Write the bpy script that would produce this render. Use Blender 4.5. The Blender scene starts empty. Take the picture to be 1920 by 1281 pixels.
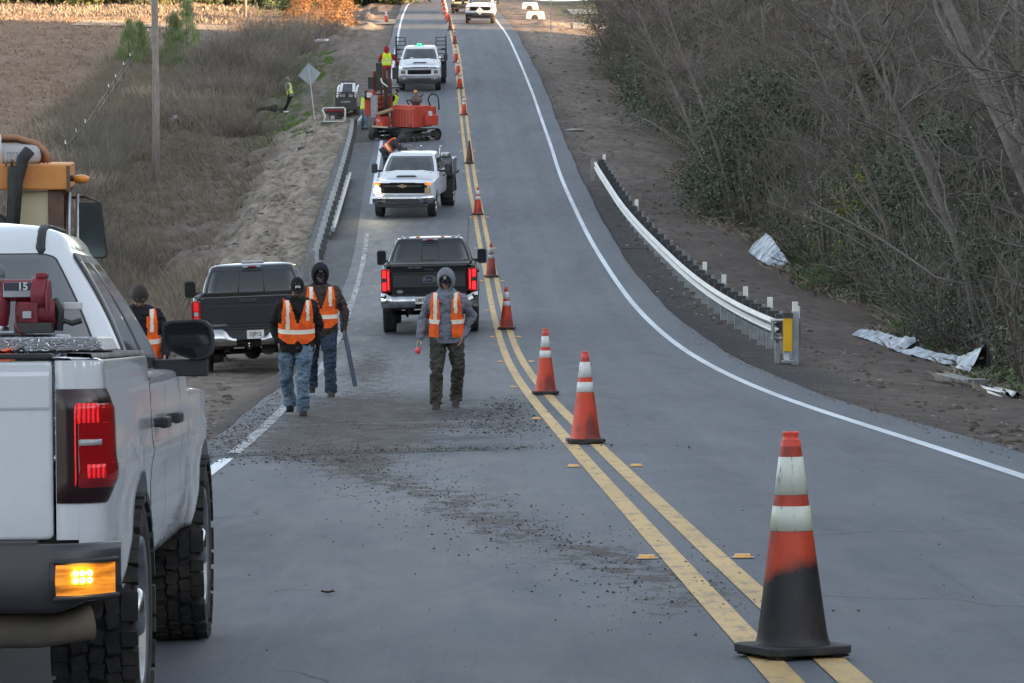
import bpy, bmesh, math, random
import numpy as np
from mathutils import Vector, Matrix, noise as mnoise
R = math.radians
PI = math.pi
random.seed(7)
rng = np.random.default_rng(11)
S = bpy.context.scene
COL = S.collection
# ------------------------------------------------------------------ camera, sky, sun, exposure
FPX = 6500.0
PITCH = math.atan(390.5 / FPX)
CAM = Vector((0, 0, 1.45))
cd = bpy.data.cameras.new("camera")
cam = bpy.data.objects.new("camera", cd)
COL.objects.link(cam)
cam.location = CAM
cam.rotation_euler = (PI / 2 - PITCH, 0, 0)
cd.sensor_width = 36
cd.lens = 36 * FPX / 1920
cd.clip_start = 0.5
cd.clip_end = 3000
S.camera = cam
SUN_EL, SUN_AZ = R(7.0), R(110)          # azimuth clockwise from +Y: the sun stands to the right, a little behind
w = bpy.data.worlds.new("World")
S.world = w
w.use_nodes = True
nt = w.node_tree
sky = nt.nodes.new("ShaderNodeTexSky")
sky.sky_type = 'NISHITA'
sky.sun_disc = False
sky.sun_elevation = SUN_EL
sky.sun_rotation = SUN_AZ
sky.dust_density = 1.5
# a broken cloud sheet over the clear sky: it evens the light and gives the glass something to mirror
tcw = nt.nodes.new('ShaderNodeTexCoord'); mpw = nt.nodes.new('ShaderNodeMapping'); mpw.inputs['Scale'].default_value = (1.0, 1.0, 3.2)
nt.links.new(tcw.outputs['Generated'], mpw.inputs[0])
cn = nt.nodes.new('ShaderNodeTexNoise'); cn.inputs['Scale'].default_value = 2.4; cn.inputs['Detail'].default_value = 7; nt.links.new(mpw.outputs[0], cn.inputs['Vector'])
cr_ = nt.nodes.new('ShaderNodeMapRange'); cr_.inputs[1].default_value = 0.36; cr_.inputs[2].default_value = 0.60; cr_.inputs[3].default_value = 0.25; cr_.inputs[4].default_value = 0.95; nt.links.new(cn.outputs[0], cr_.inputs[0])
bw = nt.nodes.new('ShaderNodeRGBToBW'); nt.links.new(sky.outputs[0], bw.inputs[0])
cm = nt.nodes.new('ShaderNodeMix'); cm.data_type = 'RGBA'; cm.blend_type = 'MULTIPLY'; cm.inputs[0].default_value = 1.0; cm.inputs[7].default_value = (0.98, 1.03, 1.13, 1)
nt.links.new(bw.outputs[0], cm.inputs[6])
mxw = nt.nodes.new('ShaderNodeMix'); mxw.data_type = 'RGBA'; nt.links.new(cr_.outputs[0], mxw.inputs[0]); nt.links.new(sky.outputs[0], mxw.inputs[6]); nt.links.new(cm.outputs[2], mxw.inputs[7])
nt.links.new(mxw.outputs[2], nt.nodes['Background'].inputs[0])
nt.nodes['Background'].inputs[1].default_value = 0.15
sl = bpy.data.lights.new("sun", 'SUN')
sl.energy = 5.0
sl.angle = R(0.5)
sl.color = (1.0, 0.62, 0.32)
so = bpy.data.objects.new("sun", sl)
COL.objects.link(so)
sdir = Vector((math.sin(SUN_AZ) * math.cos(SUN_EL), math.cos(SUN_AZ) * math.cos(SUN_EL), math.sin(SUN_EL)))
so.rotation_euler = sdir.to_track_quat('Z', 'Y').to_euler()
S.view_settings.view_transform = 'Standard'
S.view_settings.look = 'None'
S.view_settings.gamma = 1
S.view_settings.exposure = 2.62

# ------------------------------------------------------------------ pixel rays and the ground's shape
cp, sp = math.cos(PITCH), math.sin(PITCH)
def ray(px, py):
    a = (px - 960) / FPX
    b = (640.5 - py) / FPX
    return a, cp + b * sp, -sp + b * cp          # x, y, z direction
def zat(py, Y):
    a, dy, dz = ray(960, py)
    return CAM.z + dz / dy * Y
_t = [(14.3, 1228), (34.5, 832), (48.3, 741), (75, 619), (94, 522), (114, 404), (138, 308), (165, 217), (240, 45), (344, -5)]
_Y = [-60, -20, 2] + [a for a, b in _t] + [420, 520, 700]
_Z = [1.2, 0.9, 0.02] + [zat(b, a) for a, b in _t] + [17.0, 19.0, 20.0]
def pchip(xs, ys):
    xs = np.array(xs, float); ys = np.array(ys, float)
    h = np.diff(xs); d = np.diff(ys) / h
    m = np.zeros_like(xs)
    m[1:-1] = (d[:-1] * h[1:] + d[1:] * h[:-1]) / (h[1:] + h[:-1])
    m[0] = d[0]; m[-1] = d[-1]
    def f(x):
        x = np.asarray(x, float)
        i = np.clip(np.searchsorted(xs, x) - 1, 0, len(xs) - 2)
        t = (x - xs[i]) / h[i]
        tt = np.clip(t, -0.5, 1.5)
        return ((1 + 2 * tt) * (1 - tt) ** 2 * ys[i] + tt * (1 - tt) ** 2 * h[i] * m[i]
                + tt * tt * (3 - 2 * tt) * ys[i + 1] + tt * tt * (tt - 1) * h[i] * m[i + 1])
    return f
_z0 = pchip(_Y, _Z)
_gy = np.arange(-70, 720, 1.0)
_gz = _z0(_gy)
_k = np.exp(-0.5 * (np.arange(-12, 13) / 5.0) ** 2); _k /= _k.sum()
_gs = np.convolve(np.pad(_gz, 12, mode='edge'), _k, mode='valid')
def zc(Y):
    return np.interp(Y, _gy, _gs)
def solve(px, py, zf):
    a, dy, dz = ray(px, py)
    Y = np.arange(6, 500, 0.25)
    z = CAM.z + dz / dy * Y
    g = zf(a / dy * Y, Y)
    s = np.where(z <= g)[0]
    if len(s) == 0: return Vector((a / dy * 400, 400, float(g[-1])))
    i = s[0]
    lo, hi = Y[max(i - 1, 0)], Y[i]
    for _ in range(30):
        m = (lo + hi) / 2
        if CAM.z + dz / dy * m <= zf(np.array([a / dy * m]), np.array([m]))[0]: hi = m
        else: lo = m
    return Vector((a / dy * hi, hi, CAM.z + dz / dy * hi))
_flat = lambda X, Y: zc(Y)
def curve(pts, ext0, ext1, sm=5.0):
    q = sorted([(p.y, p.x) for p in [solve(a, b, _flat) for a, b in pts]])
    ys = [a for a, b in q]; xs = [b for a, b in q]
    ys = [-60] + ys + [700]; xs = [xs[0] + ext0] + xs + [xs[-1] + ext1]
    g = np.interp(_gy, ys, xs)
    k = np.exp(-0.5 * (np.arange(-12, 13) / sm) ** 2); k /= k.sum()
    g = np.convolve(np.pad(g, 12, mode='edge'), k, mode='valid')
    return lambda Y: np.interp(Y, _gy, g)
cxf = curve([(1525, 1270), (1427, 1162), (1335, 1072), (1222, 964), (1147, 888), (1103, 842), (1034, 768), (992, 719), (962, 669.5), (944.6, 620),
             (919.5, 505), (905.6, 451), (898.5, 404), (888, 362), (881, 310), (873.5, 255), (869.8, 219), (864, 167), (861, 135), (857, 104), (853, 83), (848, 58), (844, 42), (836, 21), (830, 2)], 1.2, 2)
rxf = curve([(1920, 890), (1680, 812), (1494.8, 755), (1416.7, 725), (1351.6, 694), (1294, 661.5), (1250, 630), (1224, 607), (1179.7, 560), (1140.6, 500), (1130, 488),
             (1100, 439), (1074, 383), (1050.8, 331), (1034, 275), (1023, 245), (1000, 177), (977, 121), (952, 67), (931, 40), (905, 8)], 1.1, 2)
lxf = curve([(384, 878), (423.6, 849), (476.7, 809), (508.5, 777.5), (529.8, 756), (593, 692.6), (628, 642), (667, 537), (681, 495), (692, 404), (708, 310), (722, 217),
             (741.7, 92), (747, 62.5), (753, 35), (764.6, 8)], 0.8, 2)
def WL(Y): return cxf(Y) - lxf(Y)
def WR(Y): return rxf(Y) - cxf(Y)
def sstep(a, b, x):
    t = np.clip((x - a) / (b - a), 0, 1)
    return t * t * (3 - 2 * t)
def bump(c, wd, x): return np.exp(-((x - c) / wd) ** 2)
def zroad(X, Y):
    u = X - cxf(Y)
    lf = np.where(u < 0, 0.022, 0.004) * (1 - sstep(60, 110, Y) * 0.6)
    return zc(Y) - lf * np.abs(u)
PAVL = lambda Y: np.where(Y > 0, WL(Y) + 0.42 + 0.05 * np.sin(Y * 0.07), 3.9)
PAVR = lambda Y: WR(Y) + 0.72 + 0.03 * np.sin(Y * 0.11)
def zg(X, Y, detail=False):
    X = np.asarray(X, float); Y = np.asarray(Y, float)
    u = X - cxf(Y)
    z = zroad(np.clip(X, cxf(Y) - 4.2, cxf(Y) + 4.6), Y)
    L = -u - PAVL(Y); Rr = u - PAVR(Y)
    z = z - 0.05
    z = z - (0.10 + 0.20 * sstep(46, 62, Y)) * sstep(0.0, 0.8, L) * (1 - 0.8 * sstep(80, 95, Y))
    z = z - 0.75 * sstep(1.6, 6.0, L) * (1 - 0.4 * sstep(180, 240, Y))
    z = z - 0.5 * bump(6.5, 2.4, L) * sstep(50, 80, Y) * (1 - sstep(150, 185, Y))
    z = z + 0.5 * sstep(9, 20, L) * sstep(40, 90, Y)
    z = z + 0.02 * np.maximum(L - 14, 0)
    z = z - 0.04 * sstep(0.2, 1.2, Rr) - 0.28 * sstep(1.6, 5.5, Rr)
    # rise under the wood, then an added ridge that shades the valley
    z = z + 0.9 * sstep(6, 22, Rr)
    z = z + (0.34 * bump(240.5, 1.4, Y) + 0.2 * bump(236.5, 1.0, Y)) * (sstep(0.8, 2.5, Rr) + sstep(0.8, 2.5, L)) * (1 - sstep(16, 24, np.abs(u)))  # berms added on both verges, tilted to catch the low sun
    sun_block_ridge = sstep(26, 62, X) * (1 - sstep(78, 104, X)) * 27 * (1 - sstep(195, 210, Y)) * sstep(-260, -200, Y)
    z = z + sun_block_ridge
    z = z + 10 * sstep(60, 190, -X) * sstep(260, 420, Y)
    return z
def P(px, py): return solve(px, py, lambda X, Y: zg(X, Y))
def PR(px, py): return solve(px, py, zroad)
def gz(x, y): return float(zg(np.array([x]), np.array([y]))[0])
def rz(x, y): return float(zroad(np.array([x]), np.array([y]))[0])
def anyz(x, y):
    u = x - float(cxf(y))
    return rz(x, y) if -float(PAVL(y)) < u < float(PAVR(y)) else gz(x, y)
def XatY(px, Y):
    return (px - 960) / FPX * Y / cp * 1.0

# ------------------------------------------------------------------ materials
MATS = {}
def mat(name, c, rough=0.6, metal=0.0, c2=None, scale=6.0, bump=0.0, bscale=None, detail=4, coat=0.0, lo=0.35, hi=0.65, spec=0.5, stretch=None, rvar=0.0):
    if name in MATS: return MATS[name]
    m = bpy.data.materials.new(name); m.use_nodes = True
    n = m.node_tree; b = n.nodes['Principled BSDF']
    b.inputs['Base Color'].default_value = (*c, 1)
    b.inputs['Roughness'].default_value = rough
    b.inputs['Metallic'].default_value = metal
    b.inputs['Specular IOR Level'].default_value = spec
    if coat: b.inputs['Coat Weight'].default_value = coat; b.inputs['Coat Roughness'].default_value = 0.05
    tc = n.nodes.new('ShaderNodeTexCoord'); src = tc.outputs['Object']
    if stretch:
        mp = n.nodes.new('ShaderNodeMapping'); mp.inputs['Scale'].default_value = stretch
        n.links.new(src, mp.inputs[0]); src = mp.outputs[0]
    if c2 is None: c2 = tuple(x * 0.82 for x in c)
    ns = n.nodes.new('ShaderNodeTexNoise'); ns.inputs['Scale'].default_value = scale; ns.inputs['Detail'].default_value = detail
    n.links.new(src, ns.inputs['Vector'])
    mr = n.nodes.new('ShaderNodeMapRange'); mr.inputs[1].default_value = lo; mr.inputs[2].default_value = hi
    n.links.new(ns.outputs[0], mr.inputs[0])
    mx = n.nodes.new('ShaderNodeMix'); mx.data_type = 'RGBA'
    mx.inputs[6].default_value = (*c, 1); mx.inputs[7].default_value = (*c2, 1)
    n.links.new(mr.outputs[0], mx.inputs[0]); n.links.new(mx.outputs[2], b.inputs['Base Color'])
    if rvar:
        rr = n.nodes.new('ShaderNodeMapRange'); rr.inputs[3].default_value = rough; rr.inputs[4].default_value = min(1, rough + rvar)
        n.links.new(mr.outputs[0], rr.inputs[0]); n.links.new(rr.outputs[0], b.inputs['Roughness'])
    if bump:
        n2 = n.nodes.new('ShaderNodeTexNoise'); n2.inputs['Scale'].default_value = bscale or scale * 6; n2.inputs['Detail'].default_value = 5
        n.links.new(src, n2.inputs['Vector'])
        bp = n.nodes.new('ShaderNodeBump'); bp.inputs['Strength'].default_value = bump; bp.inputs['Distance'].default_value = 0.02
        n.links.new(n2.outputs[0], bp.inputs['Height']); n.links.new(bp.outputs[0], b.inputs['Normal'])
    MATS[name] = m
    return m
def emis(name, c, e, base=None):
    if name in MATS: return MATS[name]
    m = bpy.data.materials.new(name); m.use_nodes = True
    b = m.node_tree.nodes['Principled BSDF']
    b.inputs['Base Color'].default_value = (*(base or c), 1); b.inputs['Roughness'].default_value = 0.25
    b.inputs['Emission Color'].default_value = (*c, 1); b.inputs['Emission Strength'].default_value = e
    MATS[name] = m
    return m

# ------------------------------------------------------------------ mesh builder
class MB:
    def __init__(s): s.v = []; s.f = []; s.m = []; s.s = []
    def add(s, vs, fs, mi=0, smooth=False, M=None):
        o = len(s.v)
        s.v += [tuple(M @ Vector(v)) if M else tuple(v) for v in vs]
        for f in fs: s.f.append([o + i for i in f]); s.m.append(mi); s.s.append(smooth)
        return s
    def box(s, c, d, mi=0, M=None, rot=None):
        x, y, z = (k / 2 for k in d)
        vs = [Vector((a * x, b * y, e * z)) for a in (-1, 1) for b in (-1, 1) for e in (-1, 1)]
        if rot is not None: vs = [rot @ v for v in vs]
        vs = [v + Vector(c) for v in vs]
        return s.add(vs, [(0, 1, 3, 2), (4, 6, 7, 5), (0, 4, 5, 1), (2, 3, 7, 6), (0, 2, 6, 4), (1, 5, 7, 3)], mi, False, M)
    def tube(s, pts, r, n=8, mi=0, cap=True, smooth=True, M=None, sx=1.0):
        pts = [Vector(p) for p in pts]
        if not hasattr(r, '__len__'): r = [r] * len(pts)
        vs = []; ref = None
        for i, p in enumerate(pts):
            t = (pts[min(i + 1, len(pts) - 1)] - pts[max(i - 1, 0)])
            if t.length < 1e-9: t = Vector((0, 0, 1))
            t.normalize()
            if ref is None:
                ref = Vector((1, 0, 0)) if abs(t.x) < 0.8 else Vector((0, 1, 0))
            a = (ref - t * ref.dot(t)); a.normalize(); ref = a
            b = t.cross(a)
            for k in range(n):
                w_ = 2 * PI * k / n
                vs.append(p + a * math.cos(w_) * r[i] * sx + b * math.sin(w_) * r[i])
        fs = []
        for i in range(len(pts) - 1):
            for k in range(n):
                fs.append((i * n + k, i * n + (k + 1) % n, (i + 1) * n + (k + 1) % n, (i + 1) * n + k))
        s.add(vs, fs, mi, smooth, M)
        if cap:
            o = len(s.v) - len(vs)
            s.f.append([o + k for k in range(n)][::-1]); s.m.append(mi); s.s.append(False)
            s.f.append([o + (len(pts) - 1) * n + k for k in range(n)]); s.m.append(mi); s.s.append(False)
        return s
    def lathe(s, prof, n=32, mi=0, M=None, smooth=True, close=False):
        # profile (radius, height) round Z
        vs = []; fs = []
        for (r, z) in prof:
            for k in range(n): vs.append((r * math.cos(2 * PI * k / n), r * math.sin(2 * PI * k / n), z))
        q = len(prof)
        for i in range(q - 1 + (1 if close else 0)):
            j = (i + 1) % q
            for k in range(n): fs.append((i * n + k, i * n + (k + 1) % n, j * n + (k + 1) % n, j * n + k))
        return s.add(vs, fs, mi, smooth, M)
    def poly(s, pts, off, mi=0, M=None, smooth=False):
        # a polygon (list of 3D points) extruded by vector off
        n = len(pts); off = Vector(off)
        vs = [Vector(p) for p in pts] + [Vector(p) + off for p in pts]
        fs = [list(range(n))[::-1], [n + i for i in range(n)]] + [(i, (i + 1) % n, n + (i + 1) % n, n + i) for i in range(n)]
        return s.add(vs, fs, mi, smooth, M)
    def grid(s, rows, mi=0, smooth=True, M=None, flip=False, close=False):
        nr = len(rows); nc = len(rows[0]); vs = [p for r in rows for p in r]; fs = []
        for i in range(nr - 1):
            for j in range(nc - (0 if close else 1)):
                q = (i * nc + j, i * nc + (j + 1) % nc, (i + 1) * nc + (j + 1) % nc, (i + 1) * nc + j)
                fs.append(q[::-1] if flip else q)
        return s.add(vs, fs, mi, smooth, M)
    def ball(s, c, r, mi=0, n=12, M=None, sc=(1, 1, 1)):
        rows = []
        for i in range(n // 2 + 1):
            th = PI * i / (n // 2)
            rows.append([(c[0] + r * sc[0] * math.sin(th) * math.cos(2 * PI * k / n), c[1] + r * sc[1] * math.sin(th) * math.sin(2 * PI * k / n), c[2] + r * sc[2] * math.cos(th)) for k in range(n)])
        return s.grid(rows, mi, True, M, flip=True, close=True)
    def build(s, name, mats, parent=None, bevel=0.0, seg=2, sub=0):
        me = bpy.data.meshes.new(name)
        me.from_pydata([tuple(v) for v in s.v], [], s.f)
        if not isinstance(mats, (list, tuple)): mats = [mats]
        for m in mats: me.materials.append(m)
        me.polygons.foreach_set('material_index', s.m)
        me.polygons.foreach_set('use_smooth', s.s)
        me.update()
        o = bpy.data.objects.new(name, me); COL.objects.link(o)
        if parent: o.parent = parent
        if bevel:
            b = o.modifiers.new('bevel', 'BEVEL'); b.width = bevel; b.segments = seg; b.limit_method = 'ANGLE'; b.angle_limit = R(38)
            b.harden_normals = False
        if sub:
            b = o.modifiers.new('sub', 'SUBSURF'); b.levels = sub; b.render_levels = sub
        return o
def bigmesh(name, V, F, mats, mi=None, smooth=True, parent=None):
    V = np.asarray(V, np.float32).reshape(-1, 3); F = np.asarray(F, np.int32)
    k = F.shape[1]
    me = bpy.data.meshes.new(name)
    me.vertices.add(len(V)); me.vertices.foreach_set('co', V.ravel())
    me.loops.add(F.size); me.loops.foreach_set('vertex_index', F.ravel())
    me.polygons.add(len(F)); me.polygons.foreach_set('loop_start', np.arange(0, F.size, k)); me.polygons.foreach_set('loop_total', np.full(len(F), k))
    if not isinstance(mats, (list, tuple)): mats = [mats]
    for m in mats: me.materials.append(m)
    if mi is not None: me.polygons.foreach_set('material_index', np.asarray(mi, np.int32))
    me.polygons.foreach_set('use_smooth', np.full(len(F), smooth))
    me.update(); me.validate()
    o = bpy.data.objects.new(name, me); COL.objects.link(o)
    if parent: o.parent = parent
    return o
def tag(o, label=None, cat=None, group=None, kind=None):
    if label: o['label'] = label
    if cat: o['category'] = cat
    if group: o['group'] = group
    if kind: o['kind'] = kind
    return o
def empty(name, label, cat, group=None):
    o = bpy.data.objects.new(name, None); COL.objects.link(o); o.empty_display_size = 0.3
    return tag(o, label, cat, group)
KIDS = {}
def copy_tree(o, parent=None):
    c = o.copy(); COL.objects.link(c); c.parent = parent
    for ch in list(o.children): copy_tree(ch, c)
    return c
def place(o, x, y, yaw=0.0, tilt=True, dz=0.0, span=1.5, sc=1.0, road=None, roll=1.0):
    """stand a thing on the ground, its own +Y turned by yaw from world +Y; tilted with the slope"""
    f = anyz if road is None else (rz if road else gz)
    fy = Vector((-math.sin(yaw), math.cos(yaw), 0)); fx = Vector((math.cos(yaw), math.sin(yaw), 0))
    z = f(x, y)
    if tilt:
        fy.z = (f(x + fy.x * span, y + fy.y * span) - f(x - fy.x * span, y - fy.y * span)) / (2 * span)
        fx.z = roll * (f(x + fx.x * 0.8, y + fx.y * 0.8) - f(x - fx.x * 0.8, y - fx.y * 0.8)) / 1.6
        fy.normalize(); up = fx.cross(fy); up.normalize(); fx = fy.cross(up)
    else: up = Vector((0, 0, 1))
    m = Matrix.Identity(4)
    for i in range(3): m[i][0] = fx[i]; m[i][1] = fy[i]; m[i][2] = up[i]
    o.matrix_world = Matrix.Translation((x, y, z + dz)) @ m @ Matrix.Scale(sc, 4)
    return o
def text_mesh(name, s, size, m, parent, M, depth=0.002, ax='CENTER', sx=1.0, bold=0.0):
    cu = bpy.data.curves.new(name, 'FONT'); cu.body = s; cu.size = size; cu.align_x = ax; cu.align_y = 'CENTER'; cu.extrude = depth; cu.offset = bold
    t = bpy.data.objects.new(name, cu); COL.objects.link(t)
    dg = bpy.context.evaluated_depsgraph_get(); dg.update()
    me = bpy.data.meshes.new_from_object(t.evaluated_get(dg))
    bpy.data.objects.remove(t); bpy.data.curves.remove(cu)
    me.transform(M @ Matrix.Diagonal((sx, 1, 1, 1))); me.materials.clear(); me.materials.append(m)
    o = bpy.data.objects.new(name, me); COL.objects.link(o); o.parent = parent
    return o
# text frames: facing -Y (towards a rear view) and facing +Y
def face_back(x, y, z): return Matrix.Translation((x, y, z)) @ Matrix.Rotation(PI / 2, 4, 'X')
def face_front(x, y, z): return Matrix.Translation((x, y, z)) @ Matrix.Rotation(PI, 4, 'Z') @ Matrix.Rotation(PI / 2, 4, 'X')
# ------------------------------------------------------------------ node helper
def N(nt_, t, **k):
    n = nt_.nodes.new(t)
    for a, b in k.items():
        if a == 'v':
            for i, x in b.items(): n.inputs[i].default_value = x
        else: setattr(n, a, b)
    return n
def noise_node(t, src, scale, detail=5, stretch=None, rough=0.55, dist=0.0):
    if stretch:
        mp = N(t, 'ShaderNodeMapping'); mp.inputs['Scale'].default_value = stretch; t.links.new(src, mp.inputs[0]); src = mp.outputs[0]
    n = N(t, 'ShaderNodeTexNoise'); n.inputs['Scale'].default_value = scale; n.inputs['Detail'].default_value = detail; n.inputs['Roughness'].default_value = rough
    n.inputs['Distortion'].default_value = dist
    t.links.new(src, n.inputs['Vector']); return n.outputs[0]
def ramp(t, src, a, b, lo=0.0, hi=1.0):
    n = N(t, 'ShaderNodeMapRange'); n.inputs[1].default_value = a; n.inputs[2].default_value = b; n.inputs[3].default_value = lo; n.inputs[4].default_value = hi
    t.links.new(src, n.inputs[0]); return n.outputs[0]
def mth(t, op, a, b=None):
    n = N(t, 'ShaderNodeMath', operation=op)
    for i, x in enumerate((a, b)):
        if x is None: continue
        if isinstance(x, (int, float)): n.inputs[i].default_value = x
        else: t.links.new(x, n.inputs[i])
    return n.outputs[0]
def mixc(t, f, a, b):
    n = N(t, 'ShaderNodeMix', data_type='RGBA')
    if isinstance(f, (int, float)): n.inputs[0].default_value = f
    else: t.links.new(f, n.inputs[0])
    for i, x in ((6, a), (7, b)):
        if isinstance(x, tuple): n.inputs[i].default_value = (*x, 1)
        else: t.links.new(x, n.inputs[i])
    return n.outputs[2]
def newmat(name, rough=0.8):
    m = bpy.data.materials.new(name); m.use_nodes = True; t = m.node_tree; b = t.nodes['Principled BSDF']; b.inputs['Roughness'].default_value = rough
    tc = N(t, 'ShaderNodeTexCoord'); MATS[name] = m
    return m, t, b, tc.outputs['Object']
def attr(t, name):
    n = N(t, 'ShaderNodeAttribute'); n.attribute_name = name; return n.outputs['Fac']
def bumpn(t, b, h, strength, dist=0.02):
    bp = N(t, 'ShaderNodeBump'); bp.inputs['Strength'].default_value = strength; bp.inputs['Distance'].default_value = dist
    t.links.new(h, bp.inputs['Height']); t.links.new(bp.outputs[0], b.inputs['Normal'])
def setattr_mesh(o, name, vals):
    a = o.data.attributes.new(name, 'FLOAT', 'POINT'); a.data.foreach_set('value', np.asarray(vals, np.float32).ravel())

# asphalt
def asphalt(name, base, light):
    m, t, b, oc = newmat(name, 0.62); b.inputs['Specular IOR Level'].default_value = 0.24
    big = noise_node(t, oc, 0.22, 6, (1.6, 0.35, 1), 0.6, 0.8)
    mid = noise_node(t, oc, 1.7, 6, (1.8, 0.5, 1), 0.65)
    fine = noise_node(t, oc, 90, 3, None, 0.7)
    speck = noise_node(t, oc, 34, 4, (1, 0.8, 1), 0.6)
    c = mixc(t, ramp(t, big, 0.36, 0.66), base, light)
    c = mixc(t, ramp(t, mid, 0.5, 0.75, 0, 0.6), c, tuple(x * 1.5 for x in light))
    stn = noise_node(t, oc, 0.7, 7, (7.0, 0.22, 1), 0.7, 0.4)
    c = mixc(t, ramp(t, stn, 0.56, 0.72, 0, 0.45), c, (0.24, 0.25, 0.265))
    c = mixc(t, ramp(t, stn, 0.44, 0.28, 0, 0.5), c, tuple(x * 0.6 for x in base))
    c = mixc(t, ramp(t, mid, 0.46, 0.28, 0, 0.55), c, tuple(x * 0.62 for x in base))
    c = mixc(t, ramp(t, fine, 0.35, 0.65, 0, 0.6), c, tuple(x * 0.35 for x in base))
    c = mixc(t, ramp(t, noise_node(t, oc, 140, 2), 0.56, 0.7, 0, 0.5), c, (0.20, 0.20, 0.21))
    wh = attr(t, 'wheel')
    c = mixc(t, mth(t, 'MULTIPLY', wh, ramp(t, mid, 0.25, 0.6, 0.3, 0.8)), c, tuple(x * 0.70 for x in base))
    c = mixc(t, ramp(t, speck, 0.62, 0.76, 0, 0.5), c, (0.22, 0.22, 0.23))
    # pale dusty film from wheels, long along the lane
    du = attr(t, 'dust')
    dn = noise_node(t, oc, 0.9, 6, (2.6, 0.55, 1), 0.65, 1.0)
    c = mixc(t, mth(t, 'MULTIPLY', du, ramp(t, dn, 0.3, 0.62)), c, (0.19, 0.185, 0.175))
    # wet dark patches
    da = attr(t, 'dark')
    c = mixc(t, mth(t, 'MULTIPLY', da, ramp(t, noise_node(t, oc, 2.0, 5, (1, 0.25, 1), 0.6, 0.6), 0.28, 0.5)), c, (0.022, 0.024, 0.028))
    # brown soil tracked on the lane
    di = attr(t, 'soil')
    sn = noise_node(t, oc, 5.5, 7, (1.0, 0.5, 1), 0.75)
    f = ramp(t, mth(t, 'ADD', mth(t, 'MULTIPLY', di, 0.9), mth(t, 'MULTIPLY', mth(t, 'SUBTRACT', sn, 0.5), 2.2)), 0.42, 0.62)
    f = mth(t, 'MULTIPLY', f, ramp(t, di, 0.02, 0.15))
    c = mixc(t, f, c, mixc(t, ramp(t, sn, 0.4, 0.65), (0.024, 0.020, 0.018), (0.062, 0.051, 0.043)))
    # sealed cracks and seams
    vo = N(t, 'ShaderNodeTexVoronoi', feature='DISTANCE_TO_EDGE'); vo.inputs['Scale'].default_value = 0.16
    wv = N(t, 'ShaderNodeVectorMath', operation='ADD'); 
    nz = N(t, 'ShaderNodeTexNoise'); nz.inputs['Scale'].default_value = 1.3; t.links.new(oc, nz.inputs['Vector'])
    t.links.new(oc, wv.inputs[0]); t.links.new(nz.outputs['Color'], wv.inputs[1]); t.links.new(wv.outputs[0], vo.inputs['Vector'])
    cr = mth(t, 'MULTIPLY', ramp(t, vo.outputs[0], 0.0025, 0.0), ramp(t, noise_node(t, oc, 0.5, 2), 0.5, 0.6))
    c = mixc(t, cr, c, (0.02, 0.02, 0.02))
    t.links.new(c, b.inputs['Base Color'])
    t.links.new(ramp(t, mid, 0.3, 0.7, 0.6, 0.8), b.inputs['Roughness'])
    bumpn(t, b, mth(t, 'ADD', fine, mth(t, 'MULTIPLY', mth(t, 'ADD', speck, f), 1.2)), 0.55, 0.006)
    return m
M_ASPH = asphalt('asphalt', (0.082, 0.093, 0.114), (0.142, 0.158, 0.186))

# dirt / field ground
def ground_mat():
    m, t, b, oc = newmat('ground_soil', 0.95)
    b.inputs['Specular IOR Level'].default_value = 0.15
    n1 = noise_node(t, oc, 0.35, 6, (1, 0.5, 1), 0.6, 0.5)
    n2 = noise_node(t, oc, 2.6, 7, (1, 0.4, 1), 0.7)
    n3 = noise_node(t, oc, 17, 5, (1, 0.6, 1), 0.7)
    soil = mixc(t, ramp(t, n1, 0.35, 0.65), (0.135, 0.105, 0.090), (0.205, 0.168, 0.145))
    soil = mixc(t, ramp(t, n2, 0.42, 0.68, 0, 0.7), soil, (0.075, 0.061, 0.054))
    soil = mixc(t, ramp(t, n3, 0.55, 0.75, 0, 0.6), soil, (0.26, 0.22, 0.19))
    sand = mixc(t, ramp(t, n2, 0.38, 0.62), (0.36, 0.30, 0.24), (0.12, 0.10, 0.082))
    sand = mixc(t, ramp(t, n3, 0.5, 0.75, 0, 0.5), sand, (0.50, 0.43, 0.35))
    c = mixc(t, mth(t, 'MULTIPLY', attr(t, 'sand'), ramp(t, n1, 0.3, 0.5, 0.45, 1)), soil, sand)
    gr = mixc(t, ramp(t, n3, 0.4, 0.65), (0.050, 0.095, 0.022), (0.085, 0.085, 0.038))
    gf = mth(t, 'MULTIPLY', attr(t, 'green'), ramp(t, n2, 0.36, 0.56))
    c = mixc(t, gf, c, gr)
    fl = mixc(t, ramp(t, n2, 0.35, 0.65), (0.17, 0.115, 0.085), (0.27, 0.20, 0.145))
    fl = mixc(t, ramp(t, n3, 0.5, 0.7, 0, 0.7), fl, (0.18, 0.128, 0.095))
    c = mixc(t, attr(t, 'field'), c, fl)
    lt = mixc(t, ramp(t, n3, 0.4, 0.6), (0.075, 0.058, 0.047), (0.16, 0.12, 0.09))
    c = mixc(t, attr(t, 'litter'), c, lt)
    bk = mixc(t, ramp(t, n3, 0.4, 0.7), (0.060, 0.058, 0.058), (0.13, 0.123, 0.118))
    c = mixc(t, mth(t, 'MULTIPLY', attr(t, 'millings'), ramp(t, n2, 0.3, 0.5, 0.6, 1)), c, bk)
    t.links.new(c, b.inputs['Base Color'])
    bumpn(t, b, mth(t, 'ADD', mth(t, 'MULTIPLY', n2, 2.0), n3), 0.9, 0.08)
    return m
M_GND = ground_mat()

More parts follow.
